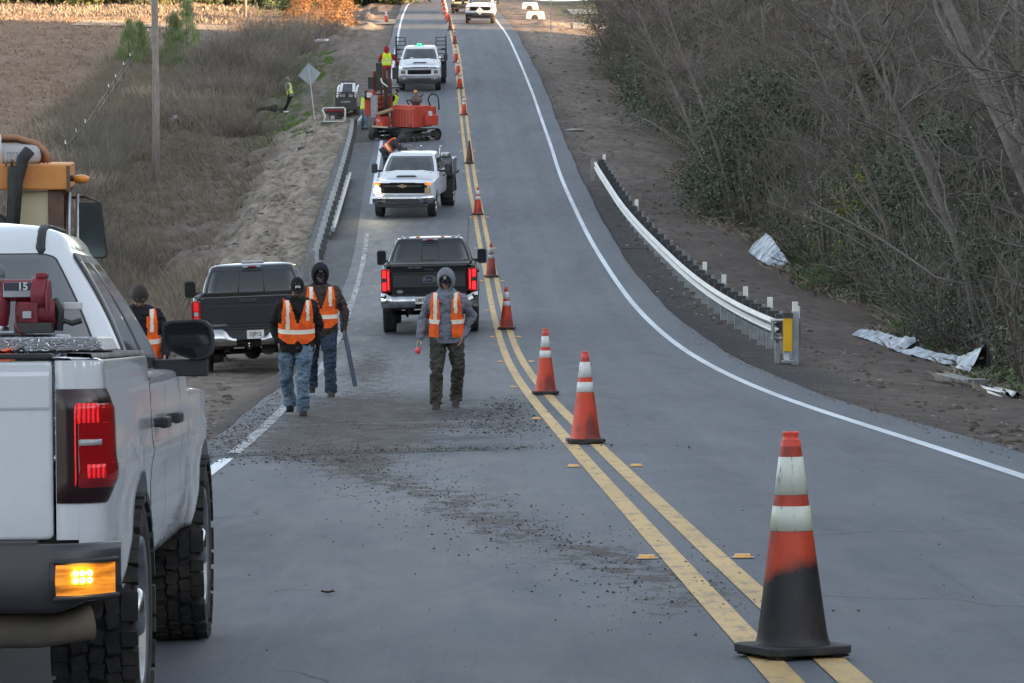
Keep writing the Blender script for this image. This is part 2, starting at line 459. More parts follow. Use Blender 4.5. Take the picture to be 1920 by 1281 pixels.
def gridmesh(name, U, Yv, fn, m, smooth=True):
    """U: (nY,nU) lateral X array, Yv: (nY,)"""
    nY, nU = U.shape
    YY = np.repeat(Yv[:, None], nU, 1)
    ZZ = fn(U, YY)
    V = np.stack([U, YY, ZZ], -1).reshape(-1, 3)
    i = np.arange(nY - 1)[:, None] * nU + np.arange(nU - 1)[None, :]
    F = np.stack([i, i + 1, i + nU + 1, i + nU], -1).reshape(-1, 4)
    return bigmesh(name, V, F, m, None, smooth), U.ravel(), YY.ravel()

# road sheet
Yr_ = np.concatenate([np.arange(-60, 5, 1.0), np.arange(5, 130, 0.25), np.arange(130, 260, 0.6), np.arange(260, 600, 3.0)])
cols = np.linspace(0, 1, 25)
UL = -PAVL(Yr_); UR = PAVR(Yr_)
edge = 0.022 * np.sin(Yr_ * 0.37) + 0.012 * np.sin(Yr_ * 1.1 + 1)
Ur = np.concatenate([((UL + edge)[:, None]) * (1 - cols)[None, :], (UR + edge)[:, None] * cols[None, 1:]], 1) + cxf(Yr_)[:, None]
road, rx, ry = gridmesh('road', Ur, Yr_, zroad, M_ASPH)
tag(road, kind='structure')
ru = rx - cxf(ry)
jit = 0.25 * np.sin(ry * 0.9) + 0.2 * np.sin(ry * 2.3 + 1)
soil = 0.95 * bump(43, 7.5, ry) * bump(-2.3, 1.2, ru) + 0.75 * bump(60, 9, ry) * bump(-2.6, 0.6, ru) + 0.55 * bump(35.5, 4, ry) * bump(-2.6, 1.5, ru)
# band of crumbs sweeping from the left edge near the men to the double line near the camera
tt = np.clip((ry - 17) / 18.0, 0, 1)
uc = -0.15 - 2.6 * tt
soil += 0.62 * bump(0, 0.42, ru - uc + jit * 0.3) * sstep(14, 18, ry) * (1 - sstep(33, 37, ry))
soil += 0.5 * bump(-0.45, 0.4, ru) * bump(41, 5, ry)
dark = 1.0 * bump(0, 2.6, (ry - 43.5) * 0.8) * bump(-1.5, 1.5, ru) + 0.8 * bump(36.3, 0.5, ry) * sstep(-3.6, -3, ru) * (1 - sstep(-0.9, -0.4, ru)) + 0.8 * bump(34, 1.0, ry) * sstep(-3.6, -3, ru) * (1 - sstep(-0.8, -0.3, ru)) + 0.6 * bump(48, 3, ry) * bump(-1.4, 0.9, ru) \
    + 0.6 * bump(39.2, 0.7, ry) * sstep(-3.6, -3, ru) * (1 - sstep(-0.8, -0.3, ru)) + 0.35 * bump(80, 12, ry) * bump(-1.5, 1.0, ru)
dust = 0.9 * sstep(58, 70, ry) * (1 - sstep(112, 122, ry)) * bump(-3.3, 0.75, ru) + 0.35 * sstep(25, 60, ry) * (1 - sstep(90, 140, ry)) * (ru < 0) + 0.22
dust += 0.35 * bump(24, 8, ry) * bump(-1.6, 1.0, ru)
au = np.abs(ru); setattr_mesh(road, 'wheel', np.clip(0.55 * (bump(0.95, .28, au) + bump(2.65, .28, au)) + 0.5 * bump(0, .10, np.abs(au - 1.8)) * (ru > 0), 0, 1))
setattr_mesh(road, 'soil', np.clip(soil, 0, 1)); setattr_mesh(road, 'dark', np.clip(dark, 0, 1)); setattr_mesh(road, 'dust', np.clip(dust, 0, 1))

# ground sheet
Yg_ = np.concatenate([np.arange(-90, 10, 4.0), np.arange(10, 130, 0.4), np.arange(130, 270, 0.8), np.arange(270, 420, 4.0), np.arange(420, 701, 20.0)])
ua = np.concatenate([-np.geomspace(12, 300, 34)[::-1], np.linspace(-12, 12, 97)[1:-1], np.geomspace(12, 300, 34)])
Ug = ua[None, :] + cxf(Yg_)[:, None]
def zg_detail(X, Y):
    z = zg(X, Y)
    u = X - cxf(Y); L = -u - PAVL(Y); Rr = u - PAVR(Y)
    sh = z.shape; out = np.zeros(z.size); xf, yf = X.ravel(), Y.ravel()
    amp = (0.05 * sstep(0.3, 1.5, L) + 0.40 * sstep(0.9, 2.4, L) * (1 - sstep(5, 8, L)) * sstep(84, 95, Y) + 0.12 * sstep(4, 7, L) + 0.04 * sstep(0.2, 1.5, Rr) + 0.12 * sstep(5, 9, Rr)).ravel()
    for i in np.where((amp > 0) & (yf < 300) & (np.abs(xf) < 70))[0]:
        p = Vector((xf[i] * 0.8, yf[i] * 0.33, 0.0))
        v = mnoise.fractal(p, 0.9, 2.1, 4)
        out[i] = amp[i] * v
    return z + out.reshape(sh)
ground, gx, gy = gridmesh('ground', Ug, Yg_, zg_detail, M_GND)
tag(ground, kind='structure')
gu = gx - cxf(gy); gL = -gu - PAVL(gy); gR = gu - PAVR(gy)
setattr_mesh(ground, 'sand', np.clip(sstep(0.7, 1.6, gL) * (1 - sstep(3.4, 5.4, gL)) * sstep(84, 92, gy) * (1 - sstep(160, 175, gy)) + 0.35 * sstep(0.4, 1.2, gL) * (1 - sstep(4, 7, gL)) * (1 - sstep(70, 80, gy)) + 0.3 * sstep(0, 1, gR) * (1 - sstep(3, 6, gR)) * sstep(120, 170, gy) + 1.0 * bump(239, 3.0, gy) * (sstep(0.5, 1.5, gR) + sstep(.5, 1.5, gL)) + 0.15 * sstep(170, 200, gy) * sstep(0, 1, gL) * (1 - sstep(3, 5, gL)), 0, 1))  # includes a pale far band put in to read as a sun strip
setattr_mesh(ground, 'green', np.clip(0.95 * sstep(3.5, 4.4, gL) * (1 - sstep(5.2, 6.6, gL)) * sstep(160, 168, gy) * (1 - sstep(205, 225, gy)) + 0.55 * sstep(1.6, 2.5, gL) * (1 - sstep(2.5, 4, gL)) * sstep(155, 165, gy) * (1 - sstep(190, 215, gy)) + 0.6 * sstep(250, 275, gy) * sstep(3.5, 5, gR) + 0.45 * sstep(6, 9, gR) * (1 - sstep(35, 70, gy)), 0, 1))
setattr_mesh(ground, 'field', np.clip(sstep(12, 17, gL) * sstep(130, 170, gy) + sstep(245, 255, gy) * sstep(3, 6, gL), 0, 1))
setattr_mesh(ground, 'litter', np.clip(sstep(3.4, 6.0, gR) * (1 - sstep(212, 225, gy)) + sstep(5.5, 9, gL) * (1 - sstep(200, 230, gy)) * (1 - sstep(13, 17, gL)) * sstep(40, 60, gy), 0, 1))
setattr_mesh(ground, 'millings', np.clip(sstep(-0.5, 0.1, gL) * (1 - sstep(0.8, 1.6, gL)) * sstep(60, 80, gy) * (1 - sstep(165, 180, gy)) + 0.75 * sstep(-0.5, 0.1, gL) * (1 - sstep(0.2, 0.7, gL)) * (1 - sstep(60, 80, gy)) + 0.75 * sstep(-0.3, 0.2, gR) * (1 - sstep(0.9, 1.5, gR)) * sstep(45, 58, gy) * (1 - sstep(118, 135, gy)) + 0.3 * sstep(-0.3, 0.1, gR) * (1 - sstep(0.3, 0.9, gR)), 0, 1))

# paved widening strip under the posts on the left
def strip(name, ya, yb, f0, f1, dz, m, step=0.5, nu=4, fade=None):
    Yv = np.arange(ya, yb + 0.01, step)
    a = np.array([f0(y) for y in Yv]); b = np.array([f1(y) for y in Yv])
    t = np.linspace(0, 1, nu)
    U = a[:, None] * (1 - t) + b[:, None] * t
    return gridmesh(name, U, Yv, lambda X, Y: zg(X, Y) + 0.055 + dz, m)[0]
M_ASPH2 = mat('dark_base_asphalt', (0.034, 0.035, 0.038), 0.75, c2=(0.065, 0.066, 0.070), scale=2.2, bump=0.4, bscale=30, detail=6, stretch=(1, 0.3, 1))
def edge_l(y): return float(cxf(y)) - 5.35 - 0.05 * math.sin(y * 0.1)
o = strip('left_shoulder_paving', 86, 150, edge_l, lambda y: float(lxf(y)) - 0.34 + 0.03 * math.sin(y * .13), 0.006, M_ASPH2, nu=6); tag(o, kind='structure')

# painted lines
def paint(name, c, wear_c, lo, hi):
    m, t, b, oc = newmat(name, 0.6); b.inputs['Specular IOR Level'].default_value = 0.15
    n1 = noise_node(t, oc, 9, 8, (1, 0.35, 1), 0.75)
    n2 = noise_node(t, oc, 70, 3)
    cc = mixc(t, ramp(t, n2, 0.4, 0.7, 0, 0.5), c, tuple(x * 0.62 for x in c))
    cc = mixc(t, ramp(t, n1, lo, hi), cc, wear_c)
    n3 = noise_node(t, oc, 0.8, 3, (1, 0.3, 1))
    cc = mixc(t, ramp(t, n3, 0.4, 0.65, 0, 0.45), cc, tuple(x * 0.5 for x in c))
    t.links.new(cc, b.inputs['Base Color']); bumpn(t, b, n2, 0.3, 0.004)
    return m
M_YEL = paint('yellow_paint', (0.60, 0.40, 0.17), (0.16, 0.145, 0.125), 0.50, 0.68)
M_WHT = paint('white_paint', (0.70, 0.74, 0.78), (0.18, 0.19, 0.20), 0.58, 0.70)
M_WHT2 = paint('worn_white_paint', (0.50, 0.52, 0.54), (0.09, 0.09, 0.09), 0.42, 0.56)
def line(name, f, hw, ya, yb, m, step=1.0, dz=0.005):
    Yv = np.arange(ya, yb + 0.01, step)
    c = f(Yv); U = np.stack([c - hw, c + hw], -1)
    o = gridmesh(name, U, Yv, lambda X, Y: zroad(X, Y) + dz, m)[0]
    return tag(o, kind='structure')
line('yellow_centre_line', lambda y: cxf(y) - 0.128, 0.066, 4, 420, M_YEL)
line('yellow_centre_line', lambda y: cxf(y) + 0.128, 0.066, 4, 420, M_YEL)
line('white_edge_line', rxf, 0.068, 4, 420, M_WHT)
line('white_edge_line', lxf, 0.065, 4, 33.4, M_WHT)
line('white_edge_line', lxf, 0.065, 34.0, 108, M_WHT2)
line('white_edge_line', lxf, 0.068, 119, 420, M_WHT)
# saw-cut line across the lane where the milled patch ends
Yv = np.array([40.4, 40.44]); U = np.stack([np.linspace(lxf(40.4) + 0.2, cxf(40.4) - 0.5, 12)] * 2)
tag(gridmesh('patch_seam', U, Yv, lambda X, Y: zroad(X, Y) + 0.004, M_WHT2)[0], kind='structure')
Yv = np.array([33.5, 33.58]); U = np.stack([np.linspace(lxf(33.5) - 0.3, cxf(33.5) - 0.9, 12)] * 2)
tag(gridmesh('patch_seam', U, Yv, lambda X, Y: zroad(X, Y) + 0.004, mat('seam_tar', (0.03, 0.03, 0.03), 0.9))[0], kind='structure')
# gravel and sand strips at the far end, colours raised to read as sunlit
M_DRV = mat('driveway_gravel', (0.34, 0.31, 0.27), 0.9, c2=(0.22, 0.20, 0.17), scale=1.5, bump=0.3)
def gsheet(name, pts, dz, m, n=10, smooth=True):
    a, b, c, d = pts; rows = []
    for i in range(n + 1):
        r = []
        for j in range(n + 1):
            s, q = i / n, j / n
            x = (a[0] * (1 - s) + b[0] * s) * (1 - q) + (d[0] * (1 - s) + c[0] * s) * q
            y = (a[1] * (1 - s) + b[1] * s) * (1 - q) + (d[1] * (1 - s) + c[1] * s) * q
            r.append((x, y, gz(x, y) + dz))
        rows.append(r)
    mb = MB(); mb.grid(rows, 0, True); o = mb.build(name, m); return tag(o, kind='structure')
gsheet('side_road', [(4.2, 238), (40, 226), (40, 236), (4.0, 250)], 0.05, M_DRV, 14)
gsheet('driveway', [(4.6, 268), (26, 266), (26, 278), (4.4, 282)], 0.05, M_DRV, 14)
gsheet('side_road', [(-7.6, 242), (-30, 236), (-30, 244), (-7.6, 250)], 0.05, mat('sunlit_sand_tone', (0.46, 0.34, 0.22), 0.95, c2=(0.32, 0.23, 0.15), scale=2, bump=0.4), 14)  # orange tone helps the sand stand in for warm sunlight

# crumbs of asphalt and soil lying on the lane: nobody could count them
def crumbs(name, spots, m, n, smin, smax):
    V = []; F = []
    for k in range(n):
        cx_, cy_, sx_, sy_ = spots[rng.integers(len(spots))]
        x = cx_ + rng.normal() * sx_; y = cy_ + rng.normal() * sy_
        if y < 11: continue
        u = x
        X = u + float(cxf(y))
        if X < float(lxf(y)) - 1.0 or X > float(rxf(y)) + 1.5 or y > 120: continue
        s_ = smin * (smax / smin) ** (rng.random() ** 2.2)
        z = anyz(X, y) + 0.003
        o = len(V); a0 = rng.random() * 6.28
        hh = s_ * (0.35 + 0.4 * rng.random())
        for q in range(5):
            a = a0 + q * 1.2566 + rng.normal() * 0.2; rr = s_ * (0.6 + 0.5 * rng.random())
            V.append((X + rr * math.cos(a), y + rr * math.sin(a) * 1.2, z))
        for q in range(5):
            a = a0 + q * 1.2566 + rng.normal() * 0.3; rr = s_ * (0.3 + 0.35 * rng.random())
            V.append((X + rr * math.cos(a), y + rr * math.sin(a) * 1.2, z + hh * (0.6 + 0.5 * rng.random())))
        V.append((X, y, z + hh))
        for q in range(5):
            q2 = (q + 1) % 5
            F += [(o + q, o + q2, o + 5 + q2), (o + q, o + 5 + q2, o + 5 + q), (o + 5 + q, o + 5 + q2, o + 10)]
    ob = bigmesh(name, V, F, m, None, False)
    return tag(ob, kind='stuff')
M_CRUMB = mat('crumb_dark', (0.030, 0.029, 0.029), 0.9, c2=(0.055, 0.048, 0.042), scale=3)
M_CRUMB2 = mat('crumb_brown', (0.060, 0.045, 0.034), 0.95, c2=(0.1, 0.08, 0.06), scale=3)
sweep = [(-0.15 - 2.6 * q, 17 + 18 * q, 0.30, 1.3) for q in np.linspace(0, 1, 14)]
tag(crumbs('asphalt_crumbs', sweep, M_CRUMB, 3600, 0.0025, 0.013), 'dark crumbs of asphalt strewn in a curved band over the near lane', 'debris')
tag(crumbs('soil_crumbs', [(-2.3, 44, 0.7, 5), (-2.8, 36, 0.8, 2), (-2.5, 58, 0.4, 6), (-2.0, 34.2, 1.1, 0.5), (-1.9, 39.3, 1.0, 0.4)], M_CRUMB2, 3200, 0.003, 0.015), 'brown soil crumbs and clods around the feet of the walking men', 'debris')
tag(crumbs('asphalt_rubble', [(-0.55, 40.5, 0.18, 2.6), (-0.75, 38.2, 0.25, 0.8), (-0.5, 44.5, 0.15, 1.5), (-0.9, 41.5, 0.25, 1.0), (-1.6, 33.9, 1.0, 0.25), (-2.9, 32.8, 0.5, 0.6), (-3.6, 36, 0.12, 2.5), (-3.65, 42, 0.12, 4)], M_CRUMB, 3200, 0.004, 0.022), 'black broken asphalt bits piled along the lane beside the double line', 'debris')
tag(crumbs('edge_gravel', [(-3.72, q, 0.16, 5) for q in range(24, 84, 6)] + [(4.15, q, 0.16, 5) for q in range(24, 84, 6)], M_CRUMB2, 5200, 0.004, 0.022), 'dark gravel spilling along both edges of the asphalt', 'gravel')
tag(crumbs('road_grit', [(0, 30, 2.5, 16), (1.8, 22, 1.5, 10), (-1.5, 20, 1.2, 6)], M_CRUMB, 700, 0.002, 0.010), 'fine dark grit scattered thinly over both lanes', 'debris')
M_PALE = mat('pale_stone', (0.32, 0.32, 0.31), 0.9, c2=(0.2, 0.2, 0.19), scale=4)
def pebbles(name, label, area, n, smin, smax, m):
    V = []; F = []; smax *= .55
    for k in range(n):
        px, py = area(); p = P(px, py)
        if p.y > 300: continue
        s_ = smin * (smax / smin) ** (rng.random() ** 2.5) * (1 + p.y / 120)
        o = len(V); z = p.z - s_ * 0.1
        for q in range(5):
            a = q * 1.2566 + rng.normal() * 0.3; V.append((p.x + s_ * math.cos(a) * 1.3, p.y + s_ * math.sin(a), z))
        for q in range(5):
            a = q * 1.2566 + rng.normal() * 0.4; V.append((p.x + s_ * .6 * math.cos(a) * 1.2, p.y + s_ * .6 * math.sin(a), z + s_ * (.35 + .25 * rng.random())))
        V.append((p.x, p.y, z + s_ * .6))
        for q in range(5):
            q2 = (q + 1) % 5; F += [(o + q, o + q2, o + 5 + q2), (o + q, o + 5 + q2, o + 5 + q), (o + 5 + q, o + 5 + q2, o + 10)]
    return tag(bigmesh(name, V, F, m, None, False), label, 'stones', kind='stuff')
def a1():
    y = rng.uniform(60, 850); x = (930 + (y - 60) * 0.55 if y < 560 else 1205 + (y - 560) * 2.35); return x + 25 + abs(rng.normal()) * 110, y
def a2():
    y = rng.uniform(130, 850); x = 700 - (y - 130) * 0.33; return x - 60 - abs(rng.normal()) * 90, y
pebbles('pale_stones', 'small pale stones scattered over the dirt right of the road', a1, 420, 0.010, 0.05, M_PALE)
pebbles('pale_stones', 'small pale stones scattered over the dirt left of the road', a2, 420, 0.010, 0.05, M_PALE)
pebbles('soil_clods', 'dark clods of soil on the dirt right of the road', a1, 700, 0.02, 0.09, M_CRUMB2)
pebbles('soil_clods', 'dark clods of soil on the dirt left of the road', a2, 700, 0.02, 0.10, M_CRUMB2)
# ------------------------------------------------------------------ traffic cones
def cone_mat(name, c, c2, sc=5, lo=0.45, hi=0.6): return mat(name, c, 0.55, c2=c2, scale=sc, bump=0.15, bscale=40, lo=lo, hi=hi, detail=7, stretch=(1, 1, 0.45))
M_ORC = cone_mat('cone_orange', (0.55, 0.050, 0.016), (0.19, 0.026, 0.017))
M_ORCH = mat('cone_top_red', (0.75, 0.07, 0.05), 0.5, c2=(0.5, 0.05, 0.03), scale=8)
M_DKC = cone_mat('cone_dirty', (0.11, 0.028, 0.018), (0.03, 0.016, 0.014), 4)
M_MRC = cone_mat('cone_maroon', (0.26, 0.030, 0.018), (0.07, 0.018, 0.014), 4)
M_BLKR = mat('black_rubber', (0.018, 0.018, 0.019), 0.75, c2=(0.035, 0.034, 0.033), scale=9, bump=0.2)
def band_mat(name, c, grime):
    m, t, b, oc = newmat(name, 0.45)
    n1 = noise_node(t, oc, 9, 7, (3, 3, 0.6), 0.75, 1.2); n2 = noise_node(t, oc, 6, 3, (1, 1, 0.3))
    cc = mixc(t, ramp(t, n2, 0.45, 0.6), c, grime)
    w_ = N(t, 'ShaderNodeTexWave', wave_type='BANDS'); w_.inputs['Scale'].default_value = 6; w_.inputs['Distortion'].default_value = 14; w_.inputs['Detail'].default_value = 4
    mp = N(t, 'ShaderNodeMapping'); mp.inputs['Scale'].default_value = (1.5, 1.5, 0.5); t.links.new(oc, mp.inputs[0]); t.links.new(mp.outputs[0], w_.inputs['Vector'])
    cc = mixc(t, mth(t, 'MULTIPLY', ramp(t, w_.outputs['Fac'], 0.22, 0.0), ramp(t, n1, 0.5, 0.6)), cc, (0.08, 0.075, 0.06))
    cc = mixc(t, ramp(t, n1, 0.60, 0.68, 0, 0.8), cc, (0.12, 0.11, 0.09))
    t.links.new(cc, b.inputs['Base Color']); return m
M_BND = band_mat('reflective_sleeve', (0.60, 0.61, 0.60), (0.46, 0.47, 0.44))
M_BNDY = band_mat('reflective_sleeve_yellowed', (0.58, 0.60, 0.52), (0.50, 0.56, 0.26))
M_BNDG = band_mat('reflective_sleeve_dull', (0.30, 0.31, 0.31), (0.20, 0.20, 0.20))
H0 = 0.914
def cone_r(z): # radius at height
    t = (z - 0.03) / (H0 - 0.075)
    r = 0.150 * (1 - t) + 0.040 * t
    return r + 0.02 * math.exp(-max(0, z - 0.03) / 0.02)
def near_soot():
    m, t, b, oc = newmat('cone_sooted', 0.5)
    sp_ = N(t, 'ShaderNodeSeparateXYZ'); t.links.new(oc, sp_.inputs[0])
    n1 = noise_node(t, oc, 7, 6, (1, 1, 0.4), 0.7); n2 = noise_node(t, oc, 2.5, 4)
    base = mixc(t, ramp(t, n1, 0.42, 0.66), (0.54, 0.052, 0.016), (0.18, 0.025, 0.016))
    h = mth(t, 'ADD', sp_.outputs['Z'], mth(t, 'ADD', mth(t, 'ADD', mth(t, 'MULTIPLY', mth(t, 'SUBTRACT', n2, 0.5), 0.16), mth(t, 'MULTIPLY', mth(t, 'SUBTRACT', n1, 0.5), 0.14)), mth(t, 'MULTIPLY', sp_.outputs['X'], -0.35)))
    blk = mixc(t, ramp(t, n1, 0.5, 0.75), (0.012, 0.011, 0.012), (0.045, 0.030, 0.028))
    cc = mixc(t, ramp(t, h, 0.385, 0.33), base, blk)
    t.links.new(cc, b.inputs['Base Color']); bumpn(t, b, n1, 0.2, 0.01); return m
M_SOOT = near_soot()
def make_cone(label, body, band, collar=True, bands=True, top=None, yaw=0.0):
    t = empty('traffic_cone', label, 'traffic cone', 'traffic cones along the double line')
    mb = MB()  # base: rounded square with bevelled corners
    b = 0.190; cc = 0.04
    pl = [(-b + cc, -b), (b - cc, -b), (b, -b + cc), (b, b - cc), (b - cc, b), (-b + cc, b), (-b, b - cc), (-b, -b + cc)]
    mb.poly([(x, y, 0.012) for x, y in pl], (0, 0, 0.034))
    for sx_ in (-1, 1):
        for sy_ in (-1, 1): mb.box((sx_ * 0.13, sy_ * 0.13, 0.006), (0.08, 0.08, 0.012))
    mb.build('base', M_BLKR, t, 0.008, 2).rotation_euler.z = yaw
    mb = MB(); zs = np.concatenate([np.linspace(0.047, 0.10, 5), np.linspace(0.14, H0 - 0.06, 14)])
    prof = [(cone_r(z), z) for z in zs]
    mb.lathe(prof, 32, 0)
    mb.build('body', body, t)
    mb = MB()
    zt = H0 - 0.06; r = cone_r(zt)
    # the lipped handle at the top: an eight-sided collar, a waist and a flared rim
    mb.lathe([(r + 0.001, zt), (r - 0.004, zt + 0.026)], 10, 0, smooth=False)
    mb.lathe([(r - 0.004, zt + 0.026), (r - 0.009, zt + 0.030), (r - 0.011, zt + 0.040), (r - 0.008, zt + 0.052), (r - 0.007, zt + 0.058), (r - 0.011, zt + 0.060), (0.016, zt + 0.060), (0.014, zt + 0.03)], 24, 0)
    mb.build('handle', top or M_ORCH, t)
    if bands:
        for (a, c_) in ((0.811, 0.657), (0.611, 0.510)):
            mb = MB(); mb.lathe([(cone_r(c_) + 0.0005, c_), (cone_r(c_) + 0.0028, c_ + 0.001), (cone_r(a) + 0.0028, a - 0.001), (cone_r(a) + 0.0005, a)], 32, 0)
            mb.build('reflective_band', band, t)
    return t
cA = make_cone('large near cone whose lower half is sooty black, closest to the camera', M_SOOT, M_BNDY, yaw=R(25))
CONES = [  # px, py of the middle of the base, source, label
    (1486, 1229, cA, None, 0)]
cB = make_cone('orange cone with black scuffs down its face, second from the camera', M_ORC, M_BND, yaw=R(3))
cD = make_cone('maroon faded cone with dull grey bands beside the black pickup', M_MRC, M_BNDG, yaw=R(8), top=M_MRC)
cK = make_cone('dark dirty cone without white bands beside the white flatbed truck', M_DKC, M_BNDG, bands=False, top=M_DKC)
G = 'traffic cones along the double line'
def putcone(c, px, py, yaw=0.0, zr=0):
    p = PR(px, py); place(c, p.x, p.y, yaw, True, 0.006, 0.3); return c
putcone(cA, 1486, 1231)
putcone(cB, 1098, 832)
putcone(cD, 921, 520)
putcone(cK, 880, 307)
lst = [(1023, 740, cB, 'orange cone with creased white bands, third from the camera'),
       (950, 618, cB, 'orange cone just right of the man in the grey hoodie'),
       (896, 403, cB, 'orange cone just below the dark unbanded cone'),
       (870, 216, cB, 'orange cone right of the red tracked rig'),
       (862, 166, cB, 'orange cone level with the bumper of the truck with green beacon'),
       (859, 141, cB, 'half hidden orange cone right of the grille of the truck with green beacon'),
       (855, 117, cB, 'orange cone right of the windshield of the truck with green beacon'),
       (853, 82, cD, 'dull red cone just above the truck with green beacon'),
       (844, 57, cK, 'far dark cone at the near end of the bunched cones'),
       (841, 41, cB, 'bunched far cone left of the truck with the white diamond, nearest of the bunch'),
       (838, 36, cB, 'bunched far cone left of the truck with the white diamond, second of the bunch'),
       (835.5, 27, cB, 'bunched far cone left of the truck with the white diamond, third of the bunch'),
       (833.5, 19, cB, 'bunched far cone left of the truck with the white diamond, fourth of the bunch'),
       (832, 12, cB, 'bunched far cone left of the truck with the white diamond, fifth of the bunch'),
       (830.5, 6, cB, 'bunched far cone left of the truck with the white diamond, last of the bunch')]
for px, py, src, lab in lst:
    c = copy_tree(src); c['label'] = lab; c['group'] = G
    putcone(c, px, py, random.uniform(-0.2, 0.2))
c = copy_tree(cB); c['label'] = 'lone cone standing on the left verge beyond the shoulder'; c['group'] = 'cones off the double line'
p = P(725, 43); place(c, p.x, p.y, 0)
c = copy_tree(cB); c['label'] = 'cone in the middle of the left lane at the far end of the road'; c['group'] = 'cones off the double line'
putcone(c, 798, 3)

# raised pavement markers in pairs beside the double line
M_RPM = mat('marker_amber', (0.80, 0.40, 0.10), 0.35, c2=(0.62, 0.30, 0.08), scale=30)
M_RPMB = mat('marker_base', (0.35, 0.33, 0.30), 0.7)
def marker():
    t = empty('pavement_marker', 'small amber reflective stud on the asphalt beside the yellow double line', 'road stud', 'studs beside the double line')
    mb = MB(); w2 = 0.05
    mb.add([(-w2, -.05, .002), (w2, -.05, .002), (w2, .05, .002), (-w2, .05, .002), (-.042, -.022, .020), (.042, -.022, .020), (.042, .022, .020), (-.042, .022, .020)],
           [(3, 2, 6, 7), (1, 2, 6, 5)[::-1], (0, 3, 7, 4)[::-1], (4, 5, 6, 7), (0, 1, 5, 4)])
    mb.build('lens', M_RPM, t)
    MB().box((0, 0, 0.0015), (0.13, 0.115, 0.003)).build('pad', M_RPMB, t)
    return t
mk0 = marker(); first = True
ys_ = [19.8, 30.2]
while ys_[-1] < 232: ys_.append(ys_[-1] + 10.4)
ys_ = [19.8] + ys_[1:]
ordn = ['nearest', 'second', 'third', 'fourth', 'fifth', 'sixth', 'seventh', 'eighth', 'ninth', 'tenth', 'eleventh', 'twelfth', 'thirteenth', 'fourteenth', 'fifteenth', 'sixteenth', 'seventeenth', 'eighteenth', 'nineteenth', 'twentieth', 'twenty-first', 'twenty-second', 'twenty-third']
for i, yy in enumerate(ys_):
    for sd in (-1, 1):
        m_ = mk0 if first else copy_tree(mk0); first = False
        if True: m_['label'] = '%s amber stud in the row %s of the double line' % (ordn[min(i, 22)], 'left' if sd < 0 else 'right')
        place(m_, float(cxf(yy)) + sd * 0.275, yy, 0, True, 0.004, 0.2, road=True)
# ------------------------------------------------------------------ vehicle materials
def carpaint(name, c, dirt, rough=0.28, dz=(0.9, 0.35), damt=0.6):
    m, t, b, oc = newmat(name, rough)
    sp_ = N(t, 'ShaderNodeSeparateXYZ'); t.links.new(oc, sp_.inputs[0])
    n1 = noise_node(t, oc, 3.0, 6, (1, 1, 0.6), 0.65); n2 = noise_node(t, oc, 24, 4)
    f = ramp(t, mth(t, 'ADD', sp_.outputs['Z'], mth(t, 'MULTIPLY', mth(t, 'SUBTRACT', n1, 0.5), 1.0)), dz[0], dz[1], 0.0, damt)
    f = mth(t, 'ADD', f, ramp(t, n2, 0.55, 0.85, 0, 0.10))
    cc = mixc(t, f, c, dirt); t.links.new(cc, b.inputs['Base Color'])
    t.links.new(mth(t, 'ADD', mth(t, 'MULTIPLY', f, 0.5), rough), b.inputs['Roughness'])
    b.inputs['Coat Weight'].default_value = 0.6; b.inputs['Coat Roughness'].default_value = 0.06
    return m
M_WP = carpaint('white_car_paint', (0.60, 0.62, 0.65), (0.24, 0.22, 0.20), 0.16, damt=0.35)
M_WP2 = carpaint('white_van_paint', (0.66, 0.68, 0.72), (0.26, 0.25, 0.24), 0.3, damt=0.5)
M_BP = carpaint('black_car_paint', (0.006, 0.007, 0.008), (0.09, 0.085, 0.08), 0.12, damt=0.28)
M_GP = carpaint('charcoal_car_paint', (0.020, 0.024, 0.030), (0.10, 0.095, 0.088), 0.16, damt=0.45)
M_GLASS = mat('tinted_glass', (0.012, 0.014, 0.016), 0.03, spec=0.8, c2=(0.018, 0.020, 0.022), scale=2)
M_GLASSD = mat('dusty_glass', (0.045, 0.052, 0.056), 0.08, spec=0.8, c2=(0.07, 0.075, 0.078), scale=3, detail=6)
M_CHR = mat('chrome', (0.62, 0.63, 0.65), 0.14, 1.0, c2=(0.42, 0.42, 0.42), scale=8, rvar=0.15)
M_STL = mat('brushed_steel', (0.42, 0.43, 0.45), 0.34, 1.0, c2=(0.30, 0.30, 0.31), scale=7, rvar=0.2)
M_PLS = mat('black_plastic', (0.016, 0.016, 0.018), 0.5, c2=(0.030, 0.030, 0.032), scale=9, rvar=0.2)
M_BLKM = mat('black_metal', (0.014, 0.014, 0.015), 0.4, c2=(0.035, 0.033, 0.030), scale=6, rvar=0.25)
M_UND = mat('underbody', (0.014, 0.013, 0.012), 0.85, c2=(0.045, 0.038, 0.032), scale=5)
def tyre_mat():
    m, t, b, oc = newmat('tyre_rubber', 0.85)
    n1 = noise_node(t, oc, 6, 6, None, 0.7); n2 = noise_node(t, oc, 60, 3)
    cc = mixc(t, ramp(t, n1, 0.42, 0.68), (0.014, 0.014, 0.015), (0.062, 0.054, 0.047)); t.links.new(cc, b.inputs['Base Color']); bumpn(t, b, n2, 0.3, 0.004); return m
M_TYR = tyre_mat()
M_RED = mat('red_lens', (0.34, 0.006, 0.010), 0.12, c2=(0.20, 0.004, 0.008), scale=5, coat=0.6)
M_REDG = emis('red_lens_lit', (1.0, 0.03, 0.03), 0.20, (0.5, 0.01, 0.01))
M_REDL = emis('red_lens_soft', (1.0, 0.02, 0.03), 0.05, (0.62, 0.012, 0.014))
